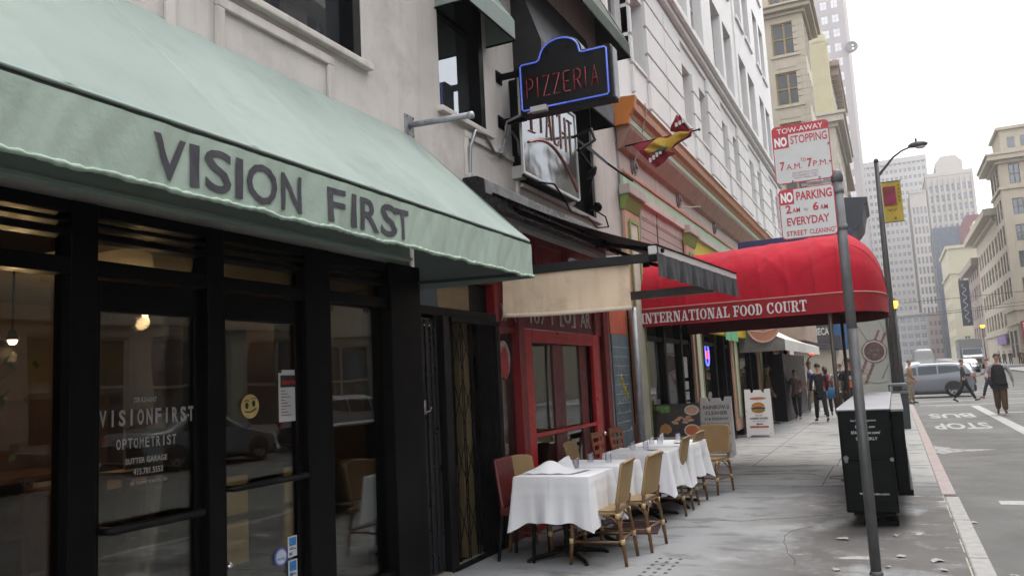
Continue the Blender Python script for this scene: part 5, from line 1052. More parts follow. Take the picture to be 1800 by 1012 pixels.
BUN = M('bun', (.50,.20,.03), .5, .3, 9); PAT = M('patty', (.06,.025,.012), .6, .5, 14); LETT = M('lettuce', (.24,.20,.05), .6, .4, 14); RBAR = M('red_bar', (.48,.09,.06), .6, .1)
b = MB(); aell(b, P, 0, .945, .20, .035, mi=0); b.build('orange_oval', M('orange_oval', (.50,.18,.10), .6, .1), t)
b = MB(); aell(b, P, 0, .74, .16, .11, 0, 190, mi=0); aell(b, P, 0, .67, .165, .09, 175, 365, mi=0); aell(b, P, 0, .70, .175, .035, off=.005, mi=1); aell(b, P, .01, .655, .16, .03, off=.006, mi=2); b.build('burger_picture', [BUN, PAT, LETT], t)
b = MB(); afl(b, P, 'Try our', -.085, .50, .17, .05); afl(b, P, 'HAMMER BURGER', -.215, .43, .43, .05, .03); b.prism([(-.07,.315),(-.02,.345),(-.02,.327),(.09,.327),(.09,.303),(-.02,.303),(-.02,.285)], lambda p,q,hh: tuple(P(p,q,hh)), .013, .016); b.build('lettering', INK, t)
b = MB(); afl(b, P, 'all organic', -.15, .37, .30, .035); b.build('grey_lettering', M('grey_ink', (.3,.3,.32), .7), t)
b = MB(); b.prism([(-.22,.225),(.22,.225),(.22,.27),(-.22,.27)], lambda p,q,hh: tuple(P(p,q,hh)), .013, .016); b.build('red_bar', RBAR, t)
t, P, L = a_frame('pho_sign', 'black topped food photo board reading PHO in front of the food court door', -3.36, 13.55, .76, 1.12, 6, M('board_pale', (.42,.41,.41), .6, .1))
b = MB(); b.prism([(-.38,.60),(.38,.60),(.38,L+.012),(-.38,L+.012)], lambda p,q,hh: tuple(P(p,q,hh)), .013, .017); b.build('dark_panel', M('panel_black', (.03,.025,.02), .5, .5, 6), t)
b = MB(); rr = random.Random(6)
for i in range(7): aell(b, P, -.26+.045*(i%4)+.02*(i//4), .70+.05*(i//4)+.02*(i%2), .035, .055, off=.004+.001*i, mi=0)
for i in range(14): aell(b, P, -.32+rr.random()*.2, 1.0+rr.random()*.11, .05, .03, off=.004+.0007*i, mi=1)
aell(b, P, .24, .70, .13, .10, off=.004, mi=2); aell(b, P, .24, .70, .105, .08, off=.009, mi=3); aell(b, P, .25, 1.03, .12, .085, off=.004, mi=2); aell(b, P, .25, 1.03, .095, .065, off=.009, mi=5)
aell(b, P, -.22, .45, .10, .085, off=.0, mi=4); aell(b, P, -.18, .40, .05, .04, off=.005, mi=6); aell(b, P, .2, .45, .12, .08, off=.0, mi=7); aell(b, P, .24, .42, .07, .05, off=.005, mi=4)
for i in range(10): aell(b, P, -.05+rr.random()*.3, .8+rr.random()*.12, .05, .02, off=.004+.0006*i, mi=5)
b.build('food_picture', [M('rolls', (.45,.22,.06), .6, .3, 12), M('greens', (.10,.25,.04), .6, .5, 14), M('plate', (.6,.52,.45), .5), M('broth', (.50,.11,.02), .4, .2), M('meat', (.16,.07,.03), .6, .5, 16), M('shrimp', (.55,.30,.20), .6, .3, 16), M('tomato', (.5,.04,.03), .5), M('ham', (.42,.20,.17), .6, .4, 14)], t)
b = MB(); afl(b, P, 'PHO', -.20, .985, .17, .085, .04); b.build('red_lettering', M('pho_red', (.62,.04,.05), .6), t); b = MB(); afl(b, P, 'Express', .0, .985, .26, .075, .02); b.build('pink_lettering', M('pho_pink', (.55,.22,.36), .6), t)

# ================================================================ SIGN POLE
t = thing('sign_pole', 'grey steel pole with two red and white parking signs near the kerb', 'sign pole', (-.275, 7.0, 0))
POLE = M('pole_grey', (.085,.085,.088), .5, .2, 8, stain=(.25,.25,.25), sscale=16, sthr=.66, metal=.2)
b = MB(); b.tube([(-.275,7.0,0),(-.275,7.0,1.9)], .040, 16); b.lathe([(.052,0),(.050,.012),(.042,.03)], (-.275,7.0,0), 16); b.build('lower_pole', POLE, t, smooth=True)
b = MB(); b.tube([(-.275,7.0,1.9),(-.275,7.0,3.10)], .039, 16); b.lathe([(.046,3.10),(.047,3.15),(.040,3.185),(.02,3.20),(0,3.205)], (-.275,7.0,0), 16); b.tube([(-.275,7.0,2.70),(-.275,7.0,2.745)], .045, 14); b.tube([(-.275,7.0,3.0),(-.275,7.0,3.045)], .045, 14); b.build('upper_pole', M('pole_upper', (.15,.152,.158), .55, .2, 9, stain=(.08,.08,.08), sscale=14, sthr=.6), t, smooth=True)
b = MB(); b.box(-.55,-.27, 6.985, 6.998, 3.10, 3.125); b.box(-.40,-.27,6.97,6.995,2.70,2.735); b.box(-.40,-.27,6.97,6.995,3.0,3.035); b.build('bracket', galv, t)
SW = M('sign_white', (.56,.555,.55), .4, .04, 5, stain=(.46,.45,.44), sscale=9, sthr=.62); SR = M('sign_red', (.44,.016,.035), .4, .08, 6)
def rsign(name, x0, x1, z0, z1, tilt):
    root = t; b = MB(); r_ = .035
    def rr_(x0,x1,z0,z1,r_): return [(x0+r_+r_*math.cos(a),z0+r_+r_*math.sin(a)) for a in [R(180+15*i) for i in range(7)]]+[(x1-r_+r_*math.cos(a),z0+r_+r_*math.sin(a)) for a in [R(270+15*i) for i in range(7)]]+[(x1-r_+r_*math.cos(a),z1-r_+r_*math.sin(a)) for a in [R(15*i) for i in range(7)]]+[(x0+r_+r_*math.cos(a),z1-r_+r_*math.sin(a)) for a in [R(90+15*i) for i in range(7)]]
    b.prism(rr_(x0,x1,z0,z1,r_), lambda p,q,h:(p,h,q), 6.955, 6.958, 0); b.prism(rr_(x0+.008,x1-.008,z0+.008,z1-.008,r_-.006), lambda p,q,h:(p,h,q), 6.9525, 6.955, 1)
    o = b.build(name, [SR, SW], t)
    return o
A1 = rsign('tow_away_sign', -.745, -.295, 3.13, 3.625, 0); A2 = rsign('street_cleaning_sign', -.735, -.30, 2.665, 3.085, 0)
def stx(mb, s_, x, z, w, h, bo=.02, y=6.952): put_text(mb, s_, (x, y, z), (1,0,0), (0,0,1), w, h, bo, .0015)
b = MB(); b.prism([(-.737,3.545),(-.303,3.545),(-.303,3.60),(-.32,3.617),(-.72,3.617),(-.737,3.60)], lambda p,q,h:(p,h,q), 6.951, 6.9526); b.box(-.737,-.615, 6.951, 6.9526, 3.435, 3.546); b.build('red_field', SR, A1)
b = MB(); stx(b,'TOW-AWAY',-.70,3.558,.36,.044,.0,6.9505); stx(b,'NO',-.728,3.448,.10,.082,.05,6.9505); b.build('white_lettering', white, A1)
b = MB(); stx(b,'STOPPING',-.60,3.458,.285,.07,.012); stx(b,'7',-.70,3.245,.038,.075,.03); stx(b,'A.M.',-.652,3.245,.125,.048,.0); stx(b,'TO',-.535,3.30,.042,.03,.0); stx(b,'7',-.485,3.245,.038,.075,.03); stx(b,'P.M.',-.44,3.245,.115,.048,.0)
b.build('red_lettering', SR, A1)
b = MB(); stx(b,'EXCEPTING 4 SAT',-.605,3.205,.20,.014,0); stx(b,'SUN SUNDAY ONLY',-.61,3.183,.205,.014,0); stx(b,'MON THRU FRI',-.595,3.161,.18,.014,0); b.build('fine_print', M('fine_print', (.38,.22,.22), .6), A1)
b = MB(); b.box(-.727,-.615, 6.951, 6.9526, 2.955, 3.077); b.build('red_field', SR, A2)
b = MB(); stx(b,'NO',-.718,2.972,.095,.085,.05,6.9505); b.build('white_lettering', white, A2)
b = MB(); stx(b,'PARKING',-.595,2.978,.275,.075,.025); stx(b,'2',-.688,2.88,.045,.07,.03); stx(b,'AM',-.635,2.882,.06,.04,.015); stx(b,'TO',-.545,2.884,.03,.024,0); stx(b,'6',-.475,2.88,.045,.07,.03); stx(b,'AM',-.42,2.882,.06,.04,.015); stx(b,'EVERYDAY',-.685,2.775,.33,.068,.02); stx(b,'STREET',-.695,2.69,.16,.042,.01); stx(b,'CLEANING"',-.515,2.69,.20,.042,.01); b.build('red_lettering', SR, A2)
b = MB()
for x_, z_ in ((-.315,3.58),(-.31,3.42),(-.31,3.27),(-.40,3.15),(-.61,3.145)): b.tube([(x_,6.953,z_),(x_,6.946,z_)], .007, 8)
b.build('rivet', M('rivet_dark', (.1,.08,.08), .5), t)

# ================================================================ NEWSPAPER RACK
t = thing('newspaper_rack', 'dark green block of newspaper boxes with stepped white tops standing on pedestals at the kerb', 'newspaper rack', (-.32, 10.5, 0))
NGR = M('rack_green', (.0024,.0036,.0034), .45, .25, 2, spec=.12, stain=(.008,.014,.012), sscale=7, sthr=.63); NGR2 = M('rack_dark', (.002,.0025,.0025), .5, .3, spec=.12); NT = M('rack_top', (.26,.26,.285), .5, .06, 3, stain=(.19,.19,.21), sscale=5, sthr=.56)
yy = [8.90, 10.1, 11.35, 12.6, 13.85]
for i in range(4):
    y0, y1 = yy[i]+.004, yy[i+1]-.004
    b = MB(); b.box(-.565,-.085, y0, y1, .155, 1.155); bo = b.build('box', NGR, t, bevel=.012)
    b = MB(); b.prism([(y0-.01,1.156),(y1-.02,1.156),(y1-.02,1.185),(y0+.05,1.185),(y0-.01,1.172)], lambda p,q,h:(h,p,q), -.575, -.078); b.build('top', NT, bo, bevel=.006)
    if i == 0:
        b = MB(); b.box(-.545,-.105, y0-.006, y0, .72, 1.10); b.box(-.545,-.105,y0-.006,y0,.25,.66); b.build('door_panel', NGR, bo, bevel=.006)
        b = MB(); b.box(-.565,-.085, y0-.012, y0-.001, .665, .69); b.box(-.48,-.15,y0-.018,y0-.012,.671,.684); b.build('hinge_bar', NGR2, bo, bevel=.003)
        b = MB(); b.tube([(-.525,y0-.0,.69),(-.525,y0-.035,.69)], .024, 12); b.box(-.54,-.51,y0-.02,y0,.645,.67); b.tube([(-.105,y0,.675),(-.105,y0-.02,.675)], .02, 10); b.build('lock', M('lock_grey', (.16,.18,.18), .4, .3, metal=.6), bo)
        b = MB()
        for s_, z_, w_, h_, x_ in (('See Discover    sponsors',1.045,.235,.024,-.45),('B.A.R.T.  .com',.985,.18,.026,-.41),('SFAdvertiser.com/',.925,.27,.030,-.455),('SF WEEKLY',.865,.20,.030,-.415),('WritingJobs.com',.325,.27,.026,-.43)): put_text(b, s_, (x_, y0-.0075, z_), (1,0,0), (0,0,1), w_, h_, .02, .0015)
        b.build('lettering', M('rack_letter', (.42,.44,.44), .6), bo)
for i in range(4):
    y0, y1 = yy[i]+.25, yy[i+1]+.2
    b = MB(); b.box(-.075,.035, y0, y1-.01, .33, 1.125); b.box(-.07,.03,y0-.004,y0,.36,1.1); bo = b.build('kerb_box', NGR2, t, bevel=.012); b = MB(); b.box(-.078,.045,y0-.01,y1-.02,1.126,1.15); b.build('top', M('rack_top_grey', (.19,.19,.185), .6, .1, 4), bo, bevel=.004)
b = MB(); b.box(-.50,-.12,8.95,13.8,.12,.152); b.box(-.09,.06,9.3,13.9,.27,.33); b.build('cradle', NGR2, t)
for y_ in (9.25, 10.9, 12.4, 13.5):
    b = MB(); b.box(-.31,-.21,y_-.05,y_+.05,.05,.12); b.prism([(-.42,0),(-.10,0),(-.10,.05),(-.42,.05)], lambda p,q,h:(p,h,q), y_-.16, y_+.16); b.build('pedestal', NGR2, t, bevel=.008)
# ---- litter bin
t = thing('litter_bin', 'dark green square litter bin with an open hood beyond the newspaper rack', 'litter bin', (.05, 22.8, 0))
b = MB(); b.prism([(-.14,0),(.24,0),(.26,.86),(-.18,.86)], lambda p,q,h:(p,h,q), 22.45, 23.15); b.build('body', M('bin_green', (.02,.03,.03), .4, .2), t, bevel=.015)
b = MB(); b.box(-.19,.27,22.42,23.18,.86,.91); b.box(-.18,-.15,22.45,23.15,.91,1.06); b.box(.22,.25,22.45,23.15,.91,1.06); b.prism([(-.20,1.06),(.27,1.06),(.22,1.12),(-.15,1.12)], lambda p,q,h:(p,h,q), 22.42, 23.18); b.build('hood', M('bin_hood', (.10,.13,.13), .4, .2), t, bevel=.01)
# ---- advertising column
t = thing('advertising_column', 'tall advertising column with a wristwatch poster behind the red canopy', 'advertising column', (-.55, 27, 0))
b = MB(); b.box(-1.12,-.02,27.02,27.5,0,.55); b.box(-1.12,-1.04,27,27.5,.55,3.4); b.box(-.10,-.02,27,27.5,.55,3.4); b.box(-1.04,-.10,27.1,27.5,.55,3.4); b.box(-1.16,.02,26.96,27.54,3.4,3.5); b.build('frame', M('column_green', (.012,.02,.02), .4), t, bevel=.015)
b = MB(); b.lathe([(.62,3.5),(.68,3.56),(.60,3.6),(.35,3.8),(.06,4.0),(0,4.15)], (-.57,27.25,0), 20); b.build('crown', M('column_green', (.012,.02,.02), .4), t, smooth=True)
b = MB(); b.box(-1.04,-.10,27.06,27.1,.56,3.39); b.build('poster', M('watch_poster', (.40,.41,.37), .5, .05, .9), t)
WB = M('watch_bronze', (.17,.11,.085), .35, .4, 16, metal=.3); WL = M('watch_pale', (.42,.36,.33), .35, .3, 20, metal=.3); WD = M('watch_dark', (.10,.06,.05), .3, .5, 18)
b = MB(); c = Vector((-.50,27.055,2.02)); d = Vector((.42,0,.91)).normalized(); nrm = Vector((0,-1,0)); sd = Vector((.91,0,-.42)).normalized()
for k in (-7,-6,-5,-4,-3.1,2.6,3.5,4.4):
    w_ = .10 if k > 0 else .115; b.obox(c + d*(k*.135), sd*w_*1.3, d*.06, nrm*.012, 0); b.obox(c + d*(k*.135) + nrm*.004, sd*w_*.6, d*.06, nrm*.014, 1)
def wdisc(r_, o_, mi): b.add([tuple(c + (d*math.cos(2*math.pi*i/26) + sd*math.sin(2*math.pi*i/26))*r_ + nrm*o_) for i in range(26)] + [tuple(c + (d*math.cos(2*math.pi*i/26) + sd*math.sin(2*math.pi*i/26))*r_) for i in range(26)], [tuple(range(26))] + [(i,(i+1)%26,26+(i+1)%26,26+i) for i in range(26)], mi)
wdisc(.36,.018,0); wdisc(.33,.022,1); wdisc(.285,.025,2)
for a in (40,150,270): q = c + (d*math.cos(R(a))+sd*math.sin(R(a)))*.10; b.add([tuple(q + (d*math.cos(2*math.pi*i/14) + sd*math.sin(2*math.pi*i/14))*.05 + nrm*.028) for i in range(14)], [tuple(range(14))], 0)
b.build('watch_picture', [WB, WL, WD], t)
b = MB(); b.tube([(-.95,27.055,2.9),(-.65,27.055,2.35)], .012, 5); b.tube([(-.30,27.055,3.0),(-.12,27.055,2.45)], .01, 5); b.tube([(-.7,27.055,3.05),(-.4,27.055,2.98),(-.25,27.055,3.05)], .012, 5); b.tube([(-.9,27.055,1.15),(-.5,27.055,1.05),(-.2,27.055,1.1)], .012, 5); b.tube([(-.35,27.055,1.2),(-.15,27.055,1.6)], .018, 5); b.build('poster_crease', M('poster_crease', (.25,.25,.23), .6), t)

# ================================================================ STREET LAMPS, SIGNALS, WIRES
t = thing('street_lamp', 'tall dark street lamp with cobra head arm and a yellow banner', 'street lamp', (.06, 25.3, 0)); LMP = M('lamp_bronze', (.055,.05,.05), .5, .25)
b = MB(); b.tube([(.06,25.3,0),(.08,25.3,4),(.10,25.3,7.45)], [.10,.085,.06], 14); b.lathe([(.2,0),(.2,.25),(.14,.4),(.11,.8)], (.06,25.3,0), 14); b.lathe([(.065,7.42),(.07,7.5),(.0,7.56)], (.10,25.3,0), 10); b.build('pole', LMP, t, smooth=True)
b = MB(); b.tube([(.10,25.3,7.0),(.3,25.3,7.22),(.55,25.3,7.50),(.80,25.3,7.66),(1.0,25.3,7.72)], [.04,.036,.032,.03,.028], 8); b.build('arm', LMP, t, smooth=True)
b = MB(); b.lathe([(0,-.08),(.10,-.06),(.13,0),(.09,.07),(.03,.10),(0,.1)], (1.22,25.3,7.76), 14, 0, 2.1, 1); b.lathe([(.03,.1),(.03,.19),(0,.2)], (1.18,25.3,7.76), 8); b.build('lamp_head', LMP, t, smooth=True)
b = MB(); b.lathe([(0,-.13),(.06,-.11),(.09,-.055),(.085,-.05)], (1.28,25.3,7.755), 12, 0, 1.6, 1); b.build('lens', M('lamp_lens', (.4,.4,.4), .2), t, smooth=True)
b = MB(); b.grid(lambda u,v: (.17+.50*u, 25.3-.03*math.sin(u*4+v*3)*u, 5.64+1.16*v), 8, 10); b.build('banner', M('banner_yellow', (.42,.30,.035), .7, .1, 4), t, smooth=True)
b = MB(); b.tube([(.1,25.3,6.81),(.69,25.3,6.81)], .014, 6); b.tube([(.1,25.3,5.63),(.69,25.3,5.63)], .014, 6); b.build('banner_bar', LMP, t)
b = MB(); b.grid(lambda u,v: (.20+.32*u, 25.262-.03*math.sin(u*2+v*3)*u, 6.12+.55*v), 4, 4); b.build('banner_panel', M('banner_maroon', (.22,.012,.05), .7, .1), t)
b = MB(); b.tube([(.26+.02*i, 25.25, 5.98+.035*math.sin(i*1.2)) for i in range(14)], .010, 4)
for i in range(4): b.box(.22,.22+.26-.04*(i%2),25.238,25.242,6.57-.05*i if i < 3 else 6.2,6.585-.05*i if i < 3 else 6.21)
for i in range(5): b.box(.58,.62,25.24,25.245,6.2+.11*i,6.26+.11*i)
b.box(.42,.48,25.24,25.245,5.70,5.76); b.build('banner_print', M('banner_print', (.16,.10,.03), .7), t)
def post_lamp(lab, x, y, z0, h, g=.20, tw=True):
    t = thing('post_lamp', lab, 'street lamp', (x,y,z0), 'amber post lamps'); b = MB(); b.tube([(x,y,z0),(x,y,z0+h-.25)], [.07,.045], 10); b.lathe([(.14,0),(.13,.4),(.08,.6)], (x,y,z0), 10); b.lathe([(.05,h-.28),(.10,h-.24),(.05,h-.2)], (x,y,z0), 10); b.lathe([(.12,h+.19),(.02,h+.3),(.0,h+.36)], (x,y,z0), 10); b.build('post', LMP, t, smooth=True)
    b = MB(); b.lathe([(.06,h-.2),(g*.8,h-.08),(g,h+.04),(g*.7,h+.18),(.02,h+.2)], (x,y,z0), 12); b.build('globe', M('amber_glow', (.9,.4,.05), .4, emit=(1,.36,.03), estr=1.6), t, smooth=True)
post_lamp('near amber post lamp just right of the advertising column', .33, 44.5, 0, 4.55, .17); post_lamp('far amber post lamp on the pavement before the right corner building', 9.9, 110, .6, 4.9, .28); post_lamp('small far amber post lamp low beside the dark street lamp pole', .3, 58, .1, 3.15, .17)
t = thing('trolley_wires', 'thin overhead trolley wires crossing the far street', 'wires', (6, 50, 5)); b = MB()
for a, c in (((-3.6,50,4.9),(25,54,6.3)),((-3.6,48,3.9),(25,49,5.6)),((-2,62,4.7),(26,66,7))):
    A_, C_ = Vector(a), Vector(c); b.tube([A_.lerp(C_, i/10) - Vector((0,0,.25*math.sin(math.pi*i/10))) for i in range(11)], .016, 4)
b.build('wire', M('wire_dark', (.05,.05,.055), .6), t)
# small clutter on the ground
PAP = M('waste_paper', (.30,.29,.28), .8, .15, 9, stain=(.24,.23,.22), sscale=14, sthr=.55); rr = random.Random(11)
labs = ['crumpled white paper scrap between sign pole and kerb','white torn paper scrap behind the sign pole foot','long flat paper scrap nearest the kerb at the frame bottom','dirty pale scrap just right of the pole foot','paper scrap in the gutter beyond the kerb step','tiny scrap on the asphalt at the right edge','pale scrap left of the rack pedestal','small white scrap left of the pole foot','flattened napkin scrap at the bottom edge of the pavement','small dark rimmed scrap below the pole']
for (x_, y_, s_), lab in zip(((.06,8.68,.10),(-.13,8.57,.05),(.15,7.55,.11),(-.11,7.67,.08),(.60,10.12,.08),(.72,7.74,.06),(-.58,8.33,.10),(-.57,7.08,.07),(.2,7.22,.06),(-.19,7.26,.05)), labs):
    b = MB(); n = 9; zb = .004 if x_ < .5 else -.126; pts = [(x_+s_*.62*(.35+.85*rr.random())*math.cos(6.283*i/n), y_+s_*.75*(.35+.85*rr.random())*math.sin(6.283*i/n), zb+rr.random()*.014) for i in range(n)]
    b.add([(x_,y_,zb+.012)]+pts, [(0,i+1,(i+1)%n+1) for i in range(n)]); tag(b.build('paper_scrap', PAP, None, org=(x_,y_,zb)), lab, 'litter', 'paper scraps on the ground')
t = thing('drain_grate', 'perforated cast cover set in the pavement in front of the nearest chair', 'cover', (-1.93, 6.9, 0)); b = MB()
for i in range(3):
    for j in range(6): b.box(-2.05+i*.09, -2.02+i*.09, 6.55+j*.13, 6.595+j*.13, .0005, .002)
b.build('hole', JOINT, t)
t = thing('utility_cover', 'round utility cover in the pavement left of the newspaper rack', 'cover', (-.85, 12.9, 0)); b = MB(); b.tube([(-.85+.16*math.cos(R(a)), 12.9+.16*math.sin(R(a)), .0015) for a in range(0,360,15)], .006, 4, closed=True); b.build('rim', JOINT, t)
t = thing('doormat', 'dark brown mat lying under the second table', 'mat', (-2.7, 8.4, 0)); b = MB(); b.obox((-2.66,8.55,.006), (.25,.05,0), (-.06,.3,0), (0,0,.006)); b.build('mat', M('mat_brown', (.05,.022,.02), .9, .3, 9), t)
# ================================================================ PEOPLE
def skin_mesh(verts, edges, rad, mats, name, parent, extra=None, sub=1):
    me = bpy.data.meshes.new('tmp'); me.from_pydata([tuple(v) for v in verts], edges, []); ob = bpy.data.objects.new('tmp', me); COL.objects.link(ob)
    md = ob.modifiers.new('skin', 'SKIN'); md.use_smooth_shade = True; md.branch_smoothing = .4
    for i, r_ in enumerate(rad):
        sv = me.skin_vertices[0].data[i]; sv.radius = r_ if isinstance(r_, tuple) else (r_, r_); sv.use_root = (i == 0)
    ss = ob.modifiers.new('sub', 'SUBSURF'); ss.levels = sub; ss.render_levels = sub
    dg = bpy.context.evaluated_depsgraph_get(); dg.update(); m2 = bpy.data.meshes.new_from_object(ob.evaluated_get(dg))
    bpy.data.objects.remove(ob); bpy.data.meshes.remove(me)
    b = MB(); b.add([v.co.copy() for v in m2.vertices], [tuple(p.vertices) for p in m2.polygons]); bpy.data.meshes.remove(m2)
    if extra: b.add(extra.v, extra.f)
    return b.build(name, mats, parent, smooth=True)
SKL = M('skin_light', (.45,.26,.19), .55, .1, 9); SKM = M('skin_mid', (.28,.15,.09), .55, .1, 9)
CL = lambda n, c: M('cloth_'+n, c, .85, .2, 7, bump=.3, bscale=40)
EYE = M('eye_dark', (.015,.012,.012), .3, 0)
def person(label, loc, rz, H=1.75, sk=None, hair=('short', (.02,.015,.012)), top=None, bottom=None, shoe=None, legs=((8,4),(-8,10)), arms=((10,8,15),(-10,8,20)), fat=1., lw=1., hipw=.095, sleeves='long', coat=0., lean=0, head=0, pants=True, nudge=0.):
    t = thing('person', label, 'person', loc); t.rotation_euler = (0,0,R(rz)); ORG[t.name] = Vector((0,0,0)); k = H/1.75; V = lambda x,y,z: Vector((x,y,z))
    pel = V(0,0,.95); ln = R(lean); up = V(0, math.sin(ln), math.cos(ln)); sp = pel+up*.20; ch = pel+up*.42; nk = pel+up*.56; hb = nk+up*.07+V(0,.01,0); hc = hb+V(0,.02,.09); ht = hc+V(0,-.01,.085)
    J = {}; 
    for s_, (h_, kn), nm in ((-1, legs[0], 'L'), (1, legs[1], 'R')):
        hp = V(s_*hipw*min(fat,1.15), 0, .90); a = R(h_); kne = hp + V(s_*.005, math.sin(a)*.43, -math.cos(a)*.43); c = R(h_-kn); an = kne + V(0, math.sin(c)*.41, -math.cos(c)*.41)
        fd = V(s_*.03, math.cos(c*.4), math.sin(c*.4)*.9 if c < 0 else .15*math.sin(c)).normalized() if True else None
        toe = an + V(s_*.02, .17*math.cos(max(-.9,min(.5,c))), -.055 + .17*math.sin(max(-.9,min(.5,c)))*.8); heel = an + V(0,-.05,-.05)
        J[nm] = (hp, kne, an, toe, heel)
    for s_, (f_, o_, e_), nm in ((-1, arms[0], 'l'), (1, arms[1], 'r')):
        sh = ch + V(s_*.175*min(fat,1.12), 0, .055); a, o = R(f_), R(o_); d = V(s_*math.sin(o), math.sin(a)*math.cos(o), -math.cos(a)*math.cos(o)); el = sh + d*.29; c = a + R(e_); d2 = V(s_*math.sin(o)*.4 - s_*.25*max(0, math.sin(R(e_))), math.sin(c), -math.cos(c)).normalized(); wr = el + d2*.25; hd = wr + d2*.085
        J[nm] = (sh, el, wr, hd, d2)
    mz = min(min(J[n][3].z, J[n][4].z) for n in 'LR') - .022; off = V(0,0,-mz)
    T = lambda v: (v+off)*k
    # body: one continuous skinned surface, fingers rooted inside the palms
    vs = [pel, sp, ch, nk, hb, hc, ht]; rd = [(.13*fat,.10*fat), (.12*fat,.095*fat), (.14*fat,.10*fat), (.052,.055), (.06,.068), (.075,.092), (.05,.062)]; ed = [(0,1),(1,2),(2,3),(3,4),(4,5),(5,6)]
    for nm in 'LR':
        hp, kne, an, toe, heel = J[nm]; n0 = len(vs); vs += [hp, kne, an, toe]; rd += [.078*fat, .052, .036, .03]; ed += [(0,n0),(n0,n0+1),(n0+1,n0+2),(n0+2,n0+3)]
    ex = MB()
    for nm in 'lr':
        sh, el, wr, hd, d2 = J[nm]; n0 = len(vs); vs += [sh, el, wr, hd]; rd += [.050*fat**.5, .038, .026, (.034,.020)]; ed += [(2,n0),(n0,n0+1),(n0+1,n0+2),(n0+2,n0+3)]
        sx = V(0,1,0) if abs(d2.y) < .8 else V(0,0,1); side = (sx - d2*sx.dot(d2)).normalized(); pal = d2.cross(side).normalized()
        for i, l_ in enumerate((.070,.080,.074,.058)): p0 = hd + side*(.024-.016*i) - d2*.01; ex.tube([T(p0), T(p0+d2*l_*.55+pal*.006), T(p0+d2*l_+pal*.022)], [.009*k,.0085*k,.006*k], 6)
        p0 = wr + side*.022 + d2*.03; ex.tube([T(p0), T(p0+d2*.035+side*.028), T(p0+d2*.065+side*.034+pal*.01)], [.011*k,.0095*k,.007*k], 6)
    hr = Matrix.Rotation(R(head), 4, 'Z'); HT = lambda x,y,z: T(hc + (hr @ V(x,y,z)))
    ex.tube([HT(0,.088,.012), HT(0,.116,-.022), HT(0,.09,-.034)], [.008*k,.016*k,.01*k], 6)
    for s_ in (-1,1): ex.tube([HT(s_*.076,0,.022), HT(s_*.088,-.012,.0), HT(s_*.076,-.002,-.03)], [.01*k,.014*k,.009*k], 6)
    body = skin_mesh([T(v) for v in vs], ed, [tuple(c*k for c in (r_ if isinstance(r_, tuple) else (r_, r_))) for r_ in rd], sk or SKL, 'body', t, ex)
    b = MB()
    for s_ in (-1,1): b.lathe([(0,-.008*k),(.010*k,0),(0,.008*k)], HT(s_*.032,.088,.018), 8); b.tube([HT(s_*.018,.092,.036), HT(s_*.048,.084,.036)], .004*k, 5)
    b.tube([HT(-.024,.088,-.056), HT(0,.094,-.058), HT(.024,.088,-.056)], .005*k, 5); b.build('face_detail', EYE, t)
    if hair:
        st, hcol = hair; hm = M('hair_%d' % int(hcol[0]*1000+hcol[2]*77777), hcol, .6, .4, 22); b = MB(); n=14
        for j in range(9):
            ph = math.pi*.02 + j/8*math.pi*(.50 if st != 'long' else .56)
            for i in range(n): a = 2*math.pi*i/n; w = 1.0 + .04*math.sin(i*3.1+j); fr = max(0, math.sin(a)); cut = ph*(1-.36*fr); b.v.append(HT(.088*w*math.sin(cut)*math.cos(a), -.008+.105*w*math.sin(cut)*math.sin(a), .012+.108*math.cos(cut)))
        for j in range(8):
            for i in range(n): b.f.append([j*n+i, j*n+(i+1)%n, (j+1)*n+(i+1)%n, (j+1)*n+i]); b.m.append(0)
        if st == 'long': b.tube([HT(0,-.07,.04), HT(0,-.10,-.06), HT(0,-.10,-.19)], [.075*k,.08*k,.05*k], 10)
        if st == 'bun': b.lathe([(0,-.05*k),(.045*k,-.02*k),(.045*k,.02*k),(0,.05*k)], HT(0,-.10,.07), 10)
        b.build('hair', hm, t, smooth=True)
    if top:
        g = 1.0; vs = [pel+V(0,0,.02-coat*.0), sp, ch, nk-V(0,0,.03)]; rd = [(.150*fat,.122*fat),(.140*fat,.118*fat),(.158*fat,.122*fat),(.075,.075)]; ed = [(0,1),(1,2),(2,3)]
        if coat: vs.append(pel-V(0,0,coat)); rd.append((.165*fat,.145*fat)); ed.append((0,4))
        else: vs.append(pel-V(0,0,.05)); rd.append((.150*fat,.122*fat)); ed.append((0,4))
        for nm in 'lr':
            sh, el, wr, hd, d2 = J[nm]; n0 = len(vs)
            if sleeves == 'none': vs += [sh]; rd += [.06*fat]; ed += [(2,n0)]
            elif sleeves == 'short': vs += [sh, sh.lerp(el,.75)]; rd += [.068*fat,.062*fat]; ed += [(2,n0),(n0,n0+1)]
            else: vs += [sh, el, wr-d2*.015]; rd += [.066*fat**.5,.054,.040]; ed += [(2,n0),(n0,n0+1),(n0+1,n0+2)]
        skin_mesh([T(v) for v in vs], ed, [tuple(c*k for c in (r_ if isinstance(r_, tuple) else (r_, r_))) for r_ in rd], top, 'jacket' if sleeves == 'long' else 'shirt', t)
    if bottom:
        vs = [pel+V(0,0,.03)]; rd = [(.142*fat,.115*fat)]; ed = []
        for nm in 'LR':
            hp, kne, an, toe, heel = J[nm]; n0 = len(vs); vs += [hp-V(0,0,.02), kne, an+V(0,0,.02)]; rd += [.098*fat*lw**.5,.074*lw,.058*lw]; ed += [(0,n0),(n0,n0+1),(n0+1,n0+2)]
        skin_mesh([T(v) for v in vs], ed, [tuple(c*k for c in (r_ if isinstance(r_, tuple) else (r_, r_))) for r_ in rd], bottom, 'trousers', t)
